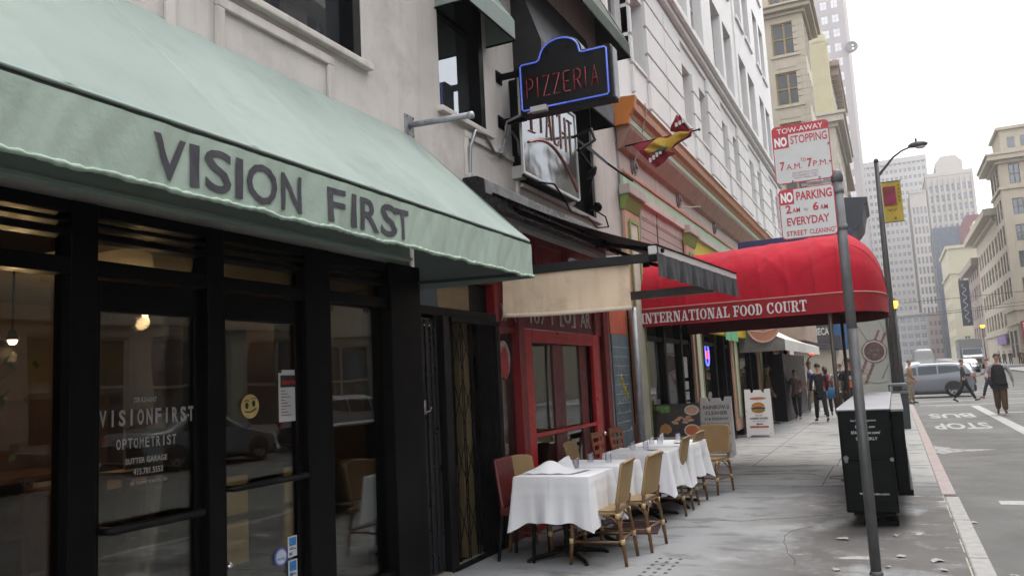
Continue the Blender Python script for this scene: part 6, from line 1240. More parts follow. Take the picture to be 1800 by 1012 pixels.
    if shoe:
        for nm in 'LR':
            hp, kne, an, toe, heel = J[nm]; skin_mesh([T(heel+V(0,0,.02)), T(an.lerp(toe,.45)+V(0,0,-.005)), T(toe+V(0,.03,.012)), T(an+V(0,0,.02))], [(0,1),(1,2),(1,3)], [.040*k,.044*k,.030*k,.044*k], shoe, 'shoe', t)
    t['_k'] = 0; del t['_k']; return t, J, T, body
BLK = CL('black', (.014,.014,.016)); CHA = CL('charcoal', (.05,.052,.06)); BRN = CL('brown', (.10,.058,.03)); TANc = CL('tan', (.27,.175,.105)); KHA = CL('khaki', (.24,.19,.13)); GRYc = CL('pale_grey', (.30,.31,.33)); WHc = CL('white', (.62,.62,.63)); PLM = CL('plum', (.105,.06,.055)); NAV = CL('navy', (.02,.025,.05)); REDc = CL('red', (.42,.02,.03)); PNK = CL('rose', (.26,.10,.10)); SHB = M('shoe_black', (.012,.011,.011), .4, .2); SHW = M('shoe_white', (.55,.54,.52), .6, .1); SHR = M('shoe_red', (.28,.05,.04), .6, .1); SHN = M('shoe_brown', (.11,.05,.03), .5, .2)
Zr = -.128
p, J, T, _ = person('man in black padded vest over grey shirt walking towards us on the bus lane', (2.93, 29.6, Zr), 176, 1.84, SKL, ('short',(.03,.02,.015)), GRYc, BRN, SHN, legs=((10,4),(-8,16)), arms=((-8,26,10),(12,24,58)), fat=1.22, lw=1.35, hipw=.07)
vs = [Vector((0,0,.95)),Vector((0,0,1.18)),Vector((0,0,1.40)),Vector((0,0,1.53)),Vector((-.15,0,1.46)),Vector((.15,0,1.46)),Vector((0,0,.88))]
skin_mesh([T(v) for v in vs], [(0,1),(1,2),(2,3),(2,4),(2,5),(0,6)], [(.235,.21),(.215,.195),(.20,.175),(.10,.10),.095,.095,(.24,.215)], BLK, 'vest', p)
person('man in charcoal top striding right across the road in profile', (2.60, 38.9, Zr), -92, 1.80, SKL, ('short',(.07,.03,.025)), CHA, BLK, SHB, legs=((26,4),(-26,12)), arms=((10,6,70),(14,6,80)), lean=-4)
person('woman in rose top and dark leggings walking behind the man in the vest', (3.72, 41.6, Zr), 88, 1.76, SKL, ('bun',(.10,.06,.04)), PNK, NAV, SHR, legs=((20,6),(-18,20)), arms=((18,10,50),(-22,10,10)), fat=.9)
person('older man in tan jacket and khaki trousers standing at the kerb corner', (.58, 38.7, Zr), -80, 1.82, SKL, ('short',(.10,.075,.06)), TANc, KHA, SHB, legs=((6,4),(-6,6)), arms=((6,8,30),(-4,8,46)), fat=1.1, coat=.10)
person('woman in plum brown jacket and black trousers walking towards us by the black door leaf', (-2.90, 27.4, 0), 172, 1.54, SKM, ('short',(.03,.015,.015)), PLM, BLK, SHR, legs=((12,6),(-10,20)), arms=((14,14,50),(-14,14,40)), fat=1.05)
p, J, T, _ = person('grey haired man in white shirt with blue sleeves facing left on the pavement', (-2.72, 30.6, 0), 92, 1.80, SKL, ('short',(.32,.31,.30)), WHc, GRYc, SHW, legs=((10,6),(-8,12)), arms=((8,8,20),(-8,8,14)), sleeves='short')
b = MB()
for nm in 'lr': s_, e_ = J[nm][0], J[nm][1]; b.tube([T(s_.lerp(e_,.2)), T(s_.lerp(e_,.85))], [.075,.07], 10)
b.build('blue_sleeve', CL('blue', (.05,.07,.35)), p, smooth=True)
person('woman in long black coat and black striped leggings seen from behind', (-2.08, 25.9, 0), 20, 1.70, SKL, ('short',(.02,.016,.014)), BLK, BLK, SHB, legs=((10,4),(-14,12)), arms=((4,10,20),(-6,10,20)), coat=.32, fat=1.05)
p, J, T, _ = person('man in white T-shirt and dark trousers carrying a blue bag, seen from behind', (-1.70, 27.9, 0), -12, 1.62, SKM, ('short',(.20,.18,.16)), WHc, BRN, SHW, legs=((6,4),(-8,10)), arms=((6,14,24),(12,12,30)), sleeves='short', fat=1.0)
person('figure in red top half hidden behind the man with the blue bag', (-2.12, 29.2, 0), 10, 1.60, SKM, ('long',(.05,.02,.02)), REDc, BLK, SHB)
person('person in dark navy jacket with back to us beyond the canopy post', (-1.85, 33.0, 0), -6, 1.68, SKL, ('short',(.10,.06,.04)), NAV, BLK, SHB, fat=1.1)
p, J, T, _ = person('young man in black T-shirt with orange back print standing behind the newspaper rack', (-1.02, 21.6, 0), 42, 1.76, SKM, ('short',(.012,.01,.01)), BLK, BLK, SHB, legs=((3,2),(-3,4)), arms=((10,14,26),(8,14,24)), sleeves='short', fat=1.12, head=30)
b = MB(); b.grid(lambda u, v: T(Vector((-.11+.22*u, -.128+.014*abs(u-.5)*4*abs(u-.5), 1.06+.16*v))), 6, 4); b.build('orange_print', CL('orange', (.60,.12,.02)), p); b = MB(); b.grid(lambda u, v: T(Vector((-.11+.22*u, -.131+.014*abs(u-.5)*4*abs(u-.5), 1.24+.10*v))), 6, 3); b.build('pale_print', CL('print_grey', (.35,.33,.33)), p)
person('dim figure in a brown jacket standing inside the shop under the white awning', (-3.42, 24.9, 0), -80, 1.72, SKM, ('short',(.03,.02,.015)), BRN, BLK, SHB)
# bags
t = thing('blue_bag', 'bright blue shoulder bag hanging at the hip of the man in white', 'bag', (-1.86, 27.6, .75)); b = MB(); b.lathe([(0,.62),(.16,.66),(.20,.78),(.17,.92),(.05,.98),(0,.98)], (-1.92,27.66,0), 14, 0, 1.2, .6); b.build('body', CL('bag_blue', (.03,.16,.32)), t, smooth=True); b = MB(); b.tube([(-2.05,27.70,.93),(-1.84,27.70,1.25),(-1.60,27.80,1.42)], .012, 6); b.build('strap', BLK, t)
t = thing('paper_bag', 'beige paper carrier bag held by the grey haired man', 'bag', (-2.75, 30.3, .45)); b = MB(); b.prism([(-.13,.42),(.13,.42),(.15,.80),(-.15,.80)], lambda p,q,h:(-2.62+p,h,q), 30.30, 30.42); b.build('body', CL('bag_beige', (.45,.33,.20)), t); b = MB(); b.tube([(-2.70,30.36,.80),(-2.66,30.36,.93),(-2.58,30.36,.93),(-2.54,30.36,.80)], .008, 5); b.build('handle', WHc, t)
# far crowd by the right corner: individual small figures
rr = random.Random(21); cols = [BLK, CHA, NAV, BRN, PLM, CHA, BLK, NAV, TANc]
for i in range(9):
    x_ = 11.8 + i*.55 + rr.uniform(-.15,.15); y_ = 113.5 + rr.uniform(-2.5,2.5)
    person(['tiny dark clad pedestrian at the left end of the far corner crowd','tiny pedestrian second from left in the far corner crowd','tiny navy clad pedestrian in the left half of the far corner crowd','tiny brown clad pedestrian near the crowd middle','tiny plum clad pedestrian in the crowd middle','tiny charcoal clad pedestrian right of the crowd middle','tiny black clad pedestrian in the right half of the far corner crowd','tiny navy clad pedestrian second from the right of the far crowd','tiny tan clad pedestrian at the right end of the far corner crowd'][i], (x_, y_, rise(y_)+.07), rr.choice((0,180,90,-90,30)), rr.uniform(1.6,1.82), SKL, ('short',(.03,.02,.015)), cols[i], BLK, None)

# ================================================================ VEHICLES
TYRE = M('tyre', (.016,.016,.017), .8, .2, 12); CGL = dark_pane('car_glass', (.012,.015,.017), .0, .03, .0); RIM = M('wheel_rim', (.42,.42,.43), .35, .1, metal=.7); TRIM = M('car_trim', (.02,.02,.022), .6, .2); HL = M('headlight', (.55,.55,.55), .15, .1); TL = M('tail_light', (.35,.01,.01), .25, .1)
def car(name, label, cat, loc, rz, L, Wd, H, prof, belt, side_windows, paint, glass_fr=None, glass_rr=None, wheels=(.19,.80), wr=.34, cladding=False, roofz=None, group=None):
    """local: front towards -Y ... length along Y from 0 (front) to L, centred in X. prof: (y fraction, top z)."""
    t = thing(name, label, cat, loc, group); t.rotation_euler = (0,0,R(rz)); ORG[t.name] = Vector((0,0,0))
    def top(f):
        for (a, za), (c, zc) in zip(prof, prof[1:]):
            if a <= f <= c: s_ = (f-a)/max(1e-6, c-a); return za+(zc-za)*s_
        return prof[-1][1]
    def hw(f, z):
        e = 1 - .22*max(0, (.10-f)/.10)**2 - .16*max(0, (f-.92)/.08)**2
        w = Wd/2*e*(1 - .06*max(0, (.45-z)/.45)); 
        if z > belt: w *= 1 - .24*min(1, (z-belt)/(H-belt))**1.15
        return w
    zb = .24; nst = 44; n = 12; vs = []; fs = []
    for i in range(nst+1):
        f = i/nst; tz = top(f); row = []
        for j in range(n+1):
            q = j/n; z = zb + (tz-zb)*min(1, q*1.30); row.append((hw(f, z) if q*1.3 <= 1 else hw(f, tz)*max(0, 1-(q*1.3-1)/.30)**.8, z + (0 if q*1.3 <= 1 else .035*(1-max(0,1-(q*1.3-1)/.30)**2))))
        vs += [(-w, f*L - L/2, z) for w, z in row] + [(w, f*L - L/2, z) for w, z in reversed(row[:-1])]
    m_ = 2*n+1
    for i in range(nst):
        for j in range(m_): fs.append((i*m_+j, i*m_+(j+1)%m_, (i+1)*m_+(j+1)%m_, (i+1)*m_+j))
    fs += [tuple(range(m_)), tuple(nst*m_+j for j in range(m_-1,-1,-1))]
    b = MB(); b.add(vs, fs); b.build('body', paint, t, smooth=True)
    for s_ in (-1, 1):
        for win in side_windows:
            b = MB(); nq = 8
            def P_(u, v, o_): 
                y0_ = win[0][0]+(win[1][0]-win[0][0])*u; y1_ = win[3][0]+(win[2][0]-win[3][0])*u; z0_ = win[0][1]+(win[1][1]-win[0][1])*u; z1_ = win[3][1]+(win[2][1]-win[3][1])*u
                f = y0_+(y1_-y0_)*v; z = z0_+(z1_-z0_)*v; return (s_*(hw(f, z)+o_), f*L-L/2, z)
            b.grid(lambda u, v: P_(u, v, .006), nq, nq); b.build('window', CGL, t, smooth=True)
        b = MB(); b.box(s_*(Wd/2*.97), s_*(Wd/2*.97+.17), L*.27-L/2, L*.27-L/2+.10, belt-.02, belt+.13); b.build('mirror', paint, t, bevel=.03)
        for f in wheels:
            y_ = f*L-L/2; xo = s_*(Wd/2-.02)
            b = MB(); 
            def ring(mb, r0, r1, xa, xb, nn=24):
                mb.add([(x_, y_+r_*math.cos(2*math.pi*i/nn), wr+r_*math.sin(2*math.pi*i/nn)) for x_, r_ in ((xa, r0),(xa, r1),(xb, r1*.98),(xb, r0)) for i in range(nn)], [(k*nn+i, k*nn+(i+1)%nn, ((k+1)%4)*nn+(i+1)%nn, ((k+1)%4)*nn+i) for k in range(4) for i in range(nn)])
            ring(b, wr*.62, wr, xo-s_*.20, xo+s_*.015); w = b.build('wheel', TYRE, t)
            b = MB()
            for a in range(5): aa = a*2*math.pi/5+.3; b.obox((xo-s_*.01, y_+math.cos(aa)*wr*.33, wr+math.sin(aa)*wr*.33), (.015,0,0), (0, math.cos(aa)*wr*.30, math.sin(aa)*wr*.30), (0,-math.sin(aa)*.035, math.cos(aa)*.035))
            ring(b, wr*.54, wr*.66, xo-s_*.06, xo+s_*.012); b.build('rim', RIM, w)
            b = MB(); nn = 22; pts = [(y_+(wr+.045)*math.cos(math.pi*i/nn), wr+.01+(wr+.045)*math.sin(math.pi*i/nn)) for i in range(nn+1)]; b.prism(pts, lambda p,q,h:(h,p,q), s_*(Wd/2-.28), s_*(Wd/2+.004)); b.build('wheel_arch', TRIM, t)
    b = MB(); b.box(-Wd/2*.93, Wd/2*.93, -L/2+.12, L/2-.12, .17, .30); b.box(-Wd/2*.86, Wd/2*.86, -L/2-.02, -L/2+.1, .26, .46); b.box(-Wd/2*.9, Wd/2*.9, L/2-.1, L/2+.03, .28, .56); b.build('bumper_trim', TRIM, t, bevel=.03)
    for s_ in (-1, 1):
        b = MB(); b.box(s_*Wd*.28, s_*Wd*.43, -L/2-.015, -L/2+.22, .60, .76); b.build('headlight', HL, t, bevel=.03)
        b = MB(); b.box(s_*Wd*.33, s_*Wd*.45, L/2-.18, L/2+.012, .80, 1.02 if H > 1.55 else .92); b.build('tail_light', TL, t, bevel=.02)
    for nm, g in (('windscreen', glass_fr), ('rear_window', glass_rr)):
        if g:
            (fa, za), (fb, zb2) = g; b = MB(); b.grid(lambda u, v: ((u-.5)*1.72*hw(fa+(fb-fa)*v, za+(zb2-za)*v), (fa+(fb-fa)*v)*L-L/2, za+(zb2-za)*v + .042 - .02*(2*u-1)**2), 8, 6); b.build(nm, CGL, t, smooth=True)
    return t
SILV = M('paint_silver', (.20,.21,.235), .14, .0, metal=.15, spec=.3, coat=.08); WHP = M('paint_white', (.26,.26,.265), .14, .0, spec=.3, coat=.08); REDP = M('paint_red', (.45,.02,.02), .14, .0, spec=.3, coat=.08); GRP = M('paint_grey', (.12,.125,.13), .14, .0, metal=.4, spec=.3, coat=.08); BLP = M('paint_blue', (.04,.07,.16), .14, .0, spec=.3, coat=.08)
SUVP = [(0,.62),(.03,.86),(.24,1.06),(.29,1.10),(.42,1.56),(.50,1.66),(.80,1.66),(.92,1.56),(.985,1.08),(1,.75)]
def suv(label, loc, rz, paint, group=None): return car('parked_suv' if group else 'silver_suv', label, 'car', loc, rz, 4.75, 1.88, 1.70, SUVP, 1.06, [((.33,1.10),(.47,1.12),(.47,1.52),(.425,1.48)),((.485,1.12),(.66,1.15),(.66,1.55),(.485,1.54)),((.675,1.15),(.885,1.24),(.85,1.50),(.675,1.55))], paint, ((.295,1.08),(.42,1.53)), ((.975,1.14),(.925,1.50)), wr=.37)
SEDP = [(0,.55),(.03,.72),(.26,.90),(.30,.93),(.43,1.34),(.52,1.42),(.68,1.40),(.82,1.02),(.97,.98),(1,.66)]
def sedan(label, loc, rz, paint, group=None): return car('sedan_car', label, 'car', loc, rz, 4.5, 1.78, 1.44, SEDP, .92, [((.36,.95),(.49,.96),(.49,1.32),(.445,1.29)),((.505,.96),(.64,.97),(.64,1.34),(.505,1.33)),((.655,.97),(.755,1.0),(.70,1.28),(.655,1.33))], paint, ((.305,.93),(.43,1.31)), ((.815,1.03),(.69,1.36)), wr=.32, group=group)
suv('silver estate style SUV crossing the junction to the left behind the walkers', (1.12, 46.0, Zr), 90-180, SILV)
sedan('red car half hidden behind the tan jacketed man at the junction', (-.6, 57.5, Zr+rise(57.5)), -90, REDP)
sedan('white sedan just behind the silver SUV', (2.6, 62, Zr+rise(62)), 4, WHP, 'cars queueing in the far street'); sedan('pale silver sedan beside the white sedan in the far street', (4.15, 66, Zr+rise(66)), 0, SILV, 'cars queueing in the far street'); sedan('white car farther up in the left far lane', (1.6, 86, Zr+rise(86)), 0, WHP, 'cars queueing in the far street'); sedan('grey car far up in the right lane', (7.0, 96, Zr+rise(96)), 0, GRP, 'cars queueing in the far street')
VANP = [(0,.9),(.02,1.15),(.08,1.5),(.15,2.45),(.22,2.62),(.97,2.62),(1,2.2)]
car('white_bus', 'white minibus with dark windscreen in the far street behind the SUV', 'bus', (2.85, 96, Zr+rise(96)), 0, 6.5, 2.1, 2.66, VANP, 1.5, [((.2,1.5),(.5,1.5),(.5,2.2),(.2,2.2)),((.52,1.5),(.95,1.5),(.95,2.2),(.52,2.2))], WHP, ((.085,1.52),(.15,2.35)), None, wr=.40)
# box truck
t = thing('box_truck', 'white box truck coming down the far street before the right corner', 'truck', (8.7, 112, Zr+rise(112))); ORG[t.name] = Vector((0,0,0))
b = MB(); b.box(-1.25,1.25,1.0,7.0,.95,3.7); b.build('cargo_box', WHP, t, bevel=.04); b = MB(); b.prism([(-1.3,.5),(1.0,.5),(1.0,2.5),(.2,2.5),(-.35,1.75),(-1.25,1.45)], lambda p,q,h:(h,p,q), -1.1, 1.1); b.build('cab', WHP, t, bevel=.05)
b = MB(); b.add([(-1.0,-.36,1.80),(1.0,-.36,1.80),(.95,.17,2.44),(-.95,.17,2.44)], [(0,1,2,3)]); b.v = [(v[0], v[1]-.03, v[2]+.01) for v in b.v]; b.build('windscreen', CGL, t); b = MB(); b.box(-.8,.8,-1.33,-1.29,.75,1.2); b.build('grille', TRIM, t)
for s_ in (-1,1):
    b = MB(); b.box(s_*.78,s_*1.05,-1.33,-1.28,.85,1.1); b.build('headlight', HL, t)
    for y_ in (-.4, 5.2): b = MB(); b.tube([(s_*.85,y_,.45),(s_*1.15,y_,.45)], .45, 18); b.build('wheel', TYRE, t)
# cars parked across the road (seen in the shop glass)
sedan('silver sedan parked across the road, mirrored in the shop glass', (9.55, 16.0, Zr), 180, SILV, 'cars parked across the road'); suv('white SUV parked across the road, mirrored in the red doors', (9.5, 22.5, Zr), 180, WHP, 'cars parked across the road'); sedan('grey sedan parked across the road opposite the optician', (9.55, 9.5, Zr), 180, GRP, 'cars parked across the road')

# ================================================================ OTHER BUILDINGS
def block(name, label, x0, x1, y0, y1, zb, zt, wall, faces, cornice=(), pane=None, frame=None, dep=.30):
    t = thing(name, label, 'building', ((x0+x1)/2, (y0+y1)/2, zb)); pane = pane or FPANE; frame = frame or wall; sides = {f[0] for f in faces}
    b = MB(); ix0 = x0+(dep if 'W' in sides else 0); ix1 = x1-(dep if 'E' in sides else 0); iy0 = y0+(dep if 'S' in sides else 0)
    b.box(ix0, ix1, iy0, y1, zb, zt-.002); wins = []
    for side in sorted(sides):
        hol = []
        for (sd, u0, u1, nu, ww, zf, dz, nz, wh) in [f for f in faces if f[0] == side]:
            for i in range(nu):
                uc = u0 + (u1-u0)*(i+.5)/nu
                for j in range(nz): hol.append((round(uc-ww/2,4), round(uc+ww/2,4), round(zf+dz*j,4), round(zf+dz*j+wh,4)))
        if side == 'S': wall_cells(b, y0, y0+dep-.001, x0, x1, zb, zt, hol, 'y')
        elif side == 'E': wall_cells(b, x1-dep+.001, x1, y0+(dep if 'S' in sides else 0), y1, zb, zt, hol)
        else: wall_cells(b, x0, x0+dep-.001, y0+(dep if 'S' in sides else 0), y1, zb, zt, hol)
        wins += [(side, h) for h in hol]
    b.build('wall', wall, t)
    wins.sort(key=lambda w: w[1][0] if w[0] != 'S' else -1e3); cache = {}; rest = MB()
    for n_, (side, (a, c, z0, z1)) in enumerate(wins):
        def geo(mb, o_):
            w, h = c-a, z1-z0; fr = min(.09, w*.08)
            if side == 'S': bx = lambda p0,p1,d0,d1,q0,q1,mi: mb.box(o_[0]+p0, o_[0]+p1, o_[1]+d0, o_[1]+d1, o_[2]+q0, o_[2]+q1, mi)
            elif side == 'E': bx = lambda p0,p1,d0,d1,q0,q1,mi: mb.box(o_[0]-d0, o_[0]-d1, o_[1]+p0, o_[1]+p1, o_[2]+q0, o_[2]+q1, mi)
            else: bx = lambda p0,p1,d0,d1,q0,q1,mi: mb.box(o_[0]+d0, o_[0]+d1, o_[1]+p0, o_[1]+p1, o_[2]+q0, o_[2]+q1, mi)
            bx(0, w, .16, .20, 0, h, 1); bx(0, fr, .10, .158, 0, h, 0); bx(w-fr, w, .10, .158, 0, h, 0); bx(fr, w-fr, .10, .158, h-fr, h, 0); bx(fr, w-fr, .10, .158, h*.5-fr*.5, h*.5+fr*.5, 0); bx(fr, w-fr, .10, .158, 0, fr, 0)
            if w > 1.1: bx(w/2-fr*.6, w/2+fr*.6, .11, .157, fr, h-fr, 0)
        o_ = (a, y0, z0) if side == 'S' else ((x1, a, z0) if side == 'E' else (x0, a, z0))
        if n_ < 100:
            key = (side, round(c-a,2), round(z1-z0,2))
            if key not in cache:
                mb = MB(); geo(mb, (0,0,0)); me = bpy.data.meshes.new('window'); me.from_pydata(mb.v, [], mb.f); me.materials.append(frame); me.materials.append(pane)
                for p_, mi in zip(me.polygons, mb.m): p_.material_index = mi
                cache[key] = me
            o = bpy.data.objects.new('window', cache[key]); COL.objects.link(o); o.parent = t; o.location = Vector(o_) - ORG[t.name]
        else: geo(rest, o_)
    if rest.v: tag(rest.build('distant_windows', [frame, pane], t), kind='stuff')
    if cornice:
        b = MB()
        for z0, z1, d in cornice:
            xa = x0-d if 'W' in sides else x0; xb = x1+d if 'E' in sides else x1
            b.box(xa, xb, y0-d, y1+d, z0, z1)
        b.build('cornice', wall, t, bevel=.04)
    return t
BEI = M('beige_stone', (.40,.355,.285), .8, .06, 1.2, streak=.3); BEIf = M('ochre_frame', (.26,.19,.09), .6, .1); YLW = M('yellow_stucco', (.33,.295,.185), .8, .06, .6, streak=.15); STN = M('grey_buff_stone', (.33,.30,.25), .8, .08, 1, streak=.4); PNKS = M('tower_pink_stone', (.27,.235,.225), .8, .05, .3); PALE = M('tower_pale', (.50,.48,.45), .8, .05, .3); RIB = M('tower_rib', (.46,.42,.37), .8, .05, .3); GRC = M('grey_concrete', (.26,.255,.25), .8, .08, .7, streak=.4); RBE = M('corner_stone', (.36,.315,.245), .8, .06, .8, streak=.3); DGL = M('dark_tower', (.05,.06,.08), .3, .1, .2); CRM = M('cream_stucco', (.38,.345,.25), .8, .06, .5); MAR = M('maroon_brick', (.16,.06,.06), .8, .15, 2)
t = block('beige_corner_building', 'beige stone building with ochre window frames on the far left corner across the junction', -30, -3.0, 50, 54.6, 0, 27.4, BEI, [('S',-30,-2.6,9,1.42,4.9,3.13,7,2.02),('E',50.4,54.4,3,.8,4.9,3.13,7,2.05)], ((22.95,23.15,.2),(23.15,23.4,.55),(23.4,23.55,.75),(27.4,27.9,.7),(4.2,4.5,.15)), UPANE, BEIf)
b = MB(); z = 4.6
while z < 22.8: b.box(-3.62,-2.985, 49.985, 50.2, z+.03, z+.39); z += .40
b.build('quoin_block', BEI, t, bevel=.012)
b = MB()
for i in range(9):
    xc = -30+27.4*(i+.5)/9
    for j in range(7): b.box(xc-.85, xc+.85, 49.9, 50.0-.002, 4.9+3.13*j-.18, 4.9+3.13*j-.02); b.box(xc-.6,xc+.6,49.97,50-.003,4.9+3.13*j-.85,4.9+3.13*j-.35)
b.build('sill', BEI, t)
b = MB(); b.box(-30,-2.9,49.6,50,2.7,3.5); b.box(-3.0,-2.6,50,54.5,2.7,3.4); b.build('shop_fascia', M('fascia_dark', (.05,.05,.06), .5), t)
block('low_infill_building', 'low grey buff building between the beige corner building and the stone cornice', -20, -3.1, 54.7, 87.5, 0, 12.5, STN, [('E',55.5,87,10,1.6,4.4,3.5,2,2.2)], ((11.9,12.6,.3),), FPANE)
t = block('stone_cornice_building', 'buff stone building with deep bracketed cornice past the beige corner building', -20, -3.1, 88, 106, 0, 27.2, STN, [('E',88,106,6,1.6,4,3.3,7,2.2),('S',-20,-3.1,5,1.4,4,3.3,7,2.1)], ((26.2,26.6,.3),(26.6,27.3,.9),(27.3,27.6,1.1)), FPANE)
t = block('yellow_slab_building', 'tall yellow rendered slab with a rounded finial past the stone cornice', -14, -3.9, 109, 135, 0, 43.5, YLW, [('E',110,135,6,1.6,6,3.6,10,2.2)], (), FPANE); b = MB(); b.lathe([(1.2,43.5),(1.2,44.0),(1.0,44.4),(1.05,44.8),(.6,45.5),(0,45.8)], (-5.0,110.3,0), 16); b.build('finial', YLW, t, smooth=True); b = MB()
for j in range(16): b.box(-3.9,-2.9,113+j*1.3,113.7+j*1.3,40.2,41.2)
b.box(-3.9,-2.7,112,135,41.2,41.9); b.box(-3.9,-2.8,114,134,28.5,29.4); b.box(-3.9,-3.0,114,134,24,24.6); b.build('bracket_cornice', M('rust_cornice', (.26,.19,.14), .8), t)
t = thing('dark_marquee', 'dark blue projecting marquee box high on the left street wall behind the sign pole', 'marquee', (-2, 60, 10)); b = MB(); b.prism([(-3.0,10.8),(-1.45,10.9),(-1.0,11.5),(-.78,12.6),(-.55,12.75),(-.55,13.15),(-3.0,13.4)], lambda p,q,h:(p,h,q), 60, 66); b.build('box', M('marquee_navy', (.008,.011,.022), .5, .2), t, bevel=.05); b = MB(); b.box(-3.0,-1.9,60.3,65.7,7.2,10.8); b.build('bay', STN, t)
block('pink_tower', 'very tall pinkish tower fading into fog above the yellow slab', -40, -3.7, 290, 400, 0, 172, PNKS, [('S',-40,-5,10,2.2,10,5.2,30,3.0),('E',292,400,12,2.4,10,5.2,30,3.2)], (), M('tower_glass_pale', (.50,.50,.52), .3, .15, .2))
t = thing('round_wall_emblem', 'round hub shaped ornament sticking out of the foggy tower edge', 'ornament', (-3, 289, 105)); b = MB(); b.tube([(-2.6+1.5*math.cos(R(a)), 289, 109+1.5*math.sin(R(a))) for a in range(0,360,20)], .6, 8, closed=True)
for a in (0,60,120): b.tube([(-3.2-1.5*math.cos(R(a)),289,109-1.5*math.sin(R(a))),(-3.2+1.5*math.cos(R(a)),289,109+1.5*math.sin(R(a)))], .4, 6); b.build('wheel', PNKS, t)
block('pale_window_tower', 'pale foggy tower dotted with small square windows behind the yellow banner', -8, 22.5, 410, 450, 3, 96, PALE, [('S',-7,22,15,1.25,8,3.55,25,1.75)], ((94,96.5,.6),), FPANE)
t = block('ribbed_tower', 'foggy stone tower with vertical ribs and stepped shoulders', 17.5, 33.5, 340, 375, 3, 72, RIB, [('S',18.2,32.8,8,1.05,8,3.8,16,2.7)], ((71,72.5,.3),), FPANE); b = MB(); b.box(21.5,30.5,341,372,72.5,76.5); b.prism([(21.5,76.5),(30.5,76.5),(28.5,79),(23.5,79)], lambda p,q,h:(p,h,q), 342, 370)
for i in range(9): xx_ = 18.2+14.6*i/8; b.box(xx_-.28, xx_+.28, 339.3, 339.99, 6, 70)
b.build('rib', RIB, t); b = MB(); b.tube([(26,350,79),(26,350,98)], .12, 5); b.build('mast', LMP, t)
block('ribbed_tower_shoulder', 'lower ribbed wing left of the stepped foggy tower', 11.5, 17.2, 338, 370, 3, 66, RIB, [('S',11.8,17.0,4,.8,8,3.8,14,2.7)], ((65.4,66.4,.25),), FPANE)
block('grey_office_block', 'low grey concrete office block with wide windows at the end of the street', -6, 9.8, 258, 275, 1.5, 15.6, GRC, [('S',-6,9.6,9,1.35,4.2,2.25,5,1.35)], ((15.2,15.8,.3),), FPANE)
block('rose_block', 'rose stone block behind the parked traffic under the ribbed tower', 10.2, 18.5, 300, 320, 2, 17.5, M('rose_stone', (.34,.25,.22), .8, .08, .5), [('S',10.4,18.2,6,.8,4.5,3,4,1.6)], ((17,17.6,.3),), FPANE)
block('dark_glass_block', 'dark slate block in front of the ribbed tower', 15.2, 26.5, 285, 305, 2, 43.5, DGL, [('S',15.4,26.3,8,.7,6,3.2,12,2.3)], (), M('slate_glass', (.05,.07,.10), .2, .2, .3))
t = block('cream_step_building', 'cream stucco building with a curved parapet on the right of the far street', 13.0, 22.5, 200, 225, 1.6, 26.5, CRM, [('S',14,20,3,1.1,5,4.2,4,1.9),('W',201,224,5,1.6,5,3.6,5,2.2)], ((26,26.7,.4),(20.5,21,.3)), FPANE); b = MB(); b.box(17.6,20.6,200.5,204,26.7,29); b.box(18.2,20.0,200.5,204,29,30.8); b.lathe([(.7,30.8),(.5,31.5),(0,32)], (19.1,202,0), 12); b.build('parapet', CRM, t)
block('maroon_block', 'maroon brick block with green roof edge behind the right corner buildings', 20.5, 34, 238, 262, 2, 39, MAR, [('S',21,33.5,5,1.2,6,3.6,9,2)], (), FPANE)
block('buff_loft_building', 'buff loft building with deep overhanging cornice beyond the right corner', 14.9, 30, 130, 160, .9, 22.0, RBE, [('W',131,159,7,2.6,6,3.5,4,2.4),('S',15,30,4,1.4,6,3.5,4,2.2)], ((20.9,21.4,.6),(21.4,22.4,1.7),(5.0,5.4,.3)), FPANE)
block('low_brown_building', 'low brown shop building left of the buff loft building', 15.0, 24, 161, 184, 1.2, 19.0, M('brown_stone', (.24,.19,.16), .8, .1, .8), [('W',162,183,5,1.8,5.5,3.6,4,2.2)], ((18.0,19.2,1.2),), FPANE)
t = block('corner_stone_building', 'buff stone corner building with projecting cornice and attic on the right', 14.7, 36, 120, 129.6, .5, 27.3, RBE, [('S',15.4,35.5,10,1.25,9.6,3.42,4,2.1),('S',15.4,35.5,10,1.2,23.9,3,1,2.6),('S',15.4,35,6,2.4,1.6,3,1,3.2),('W',120.8,129.2,3,1.9,9.4,3.42,4,2.6),('W',120.8,129.2,3,2.0,23.9,3,1,2.5),('W',121,129,2,3,1.6,3,1,3.6)], ((23.2,23.6,.25),(26.6,27.0,.4),(27.0,27.6,1.25),(27.6,27.9,1.45),(7.6,8.3,.25),(5.8,6.1,.2)), FPANE, M('bronze_frame', (.09,.07,.06), .5))
b = MB(); b.box(15.4,36,121.2,129.5,27.9,31.3); b.box(15.0,36,120.8,129.6,31.3,31.7); b.build('attic', RBE, t); b = MB()
for i in range(12): xc = 16.6+i*1.5; b.box(xc-.42, xc+.42, 121.15,121.2,28.9,30.3); 
b.build('attic_window', FPANE, t); b = MB(); b.tube([(19.2,124,31.7),(19.2,124,33.6)], .1, 6); b.box(19.5,20.0,123.8,124.2,31.7,34.0); b.tube([(19.8,124,34),(19.8,124,34.8)], .09, 6); b.box(21.5,23.5,124,125,31.7,32.4); b.build('roof_aerial', GRC, t)
t = thing('red_blade_sign', 'tall red vertical sign on the right corner building', 'sign', (13.4, 121, 3.6)); b = MB(); b.box(15.0,15.7,118.9,119.9,3.3,6.2); b.build('box', M('blade_red', (.28,.03,.04), .6, .1), t); b = MB()
for i in range(8): b.box(15.15,15.55,118.88,118.9,3.5+.32*i,3.7+.32*i)
b.build('white_letter', white, t)
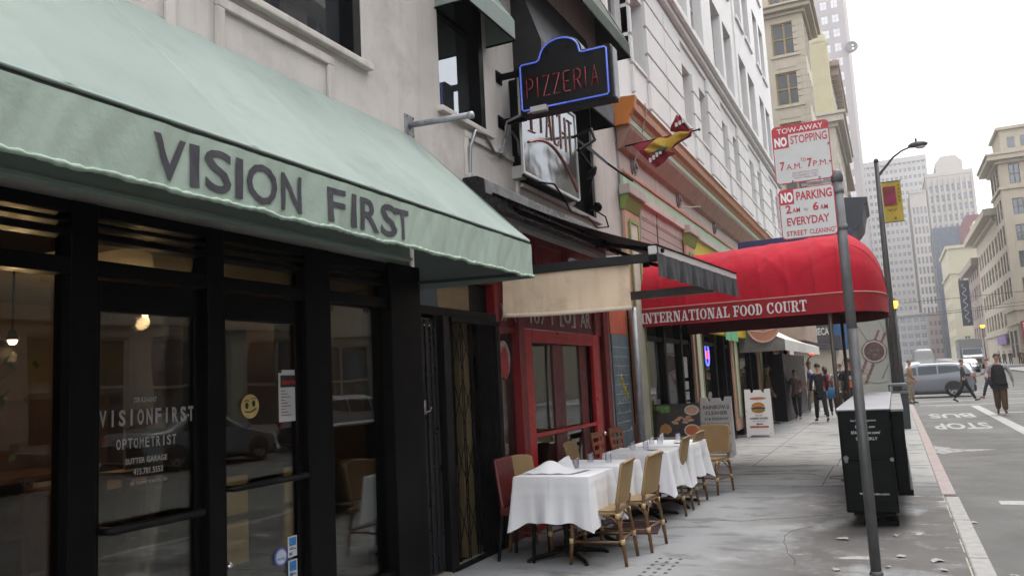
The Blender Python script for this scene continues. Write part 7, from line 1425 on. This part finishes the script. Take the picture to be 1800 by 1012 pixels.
t = thing('purple_banner', 'purple shop banner under the right corner building ledge', 'banner', (13.6, 135, 3.4)); b = MB(); b.box(14.4,14.6,131,141,3.6,4.9); b.build('cloth', M('banner_purple', (.16,.09,.24), .7, .3, .5), t)
t = thing('blue_black_sign', 'dark blue vertical sign with pale script on the far right shops', 'sign', (13.6, 175, 6)); b = MB(); b.box(12.4,14.1,172,172.4,8.0,16.5); b.build('box', M('sign_blueblack', (.035,.04,.06), .6, .2), t); b = MB(); b.tube([(13.2+.35*math.sin(i*1.3), 171.98, 8.6+.3*i) for i in range(25)], .08, 4); b.build('script', M('script_pale', (.35,.36,.4), .6), t)
t = block('edge_beige_building', 'beige building whose cornice just enters the right edge of the picture', 16.6, 32, 54, 103, 0, 18.6, RBE, [('W',55,102,12,1.6,4.4,3.6,4,2.3)], ((17.8,18.2,.5),(18.2,18.7,1.0)), FPANE)
# across the road, out of the frame: mirrored in the shop glass
block('opposite_brick_building', 'brown brick building across the road mirrored in the shop windows', 14.0, 26, -14, 13, 0, 15, M('brown_brick', (.16,.10,.075), .85, .2, 3), [('W',-13,12.5,9,1.5,4.6,3.5,3,2.1),('W',-13,12.5,6,3.2,.5,3,1,2.6)], ((3.6,3.9,.15),(14.3,15.2,.8)), UPANE, white)
block('opposite_pale_building', 'pale stone building across the road mirrored in the upper windows', 14.0, 28, 13.2, 35.5, 0, 19, STN, [('W',14,35,7,1.6,5,3.6,4,2.2),('W',14,35,5,3.4,.5,3,1,3.2)], ((4,4.4,.2),(18,18.8,.9)), UPANE)

# ================================================================ HAZE
b = MB(); b.box(-200, 200, -60, 480, -1.2, 185)
hz = bpy.data.materials.new('haze_air'); hz.use_nodes = True; n = hz.node_tree.nodes; l = hz.node_tree.links; n.clear()
pv = n.new('ShaderNodeVolumePrincipled'); pv.inputs['Color'].default_value = (.93,.95,1,1); pv.inputs['Density'].default_value = .0007; pv.inputs['Anisotropy'].default_value = .2
om = n.new('ShaderNodeOutputMaterial'); l.new(pv.outputs[0], om.inputs['Volume'])
tag(b.build('haze', hz), kind='stuff')
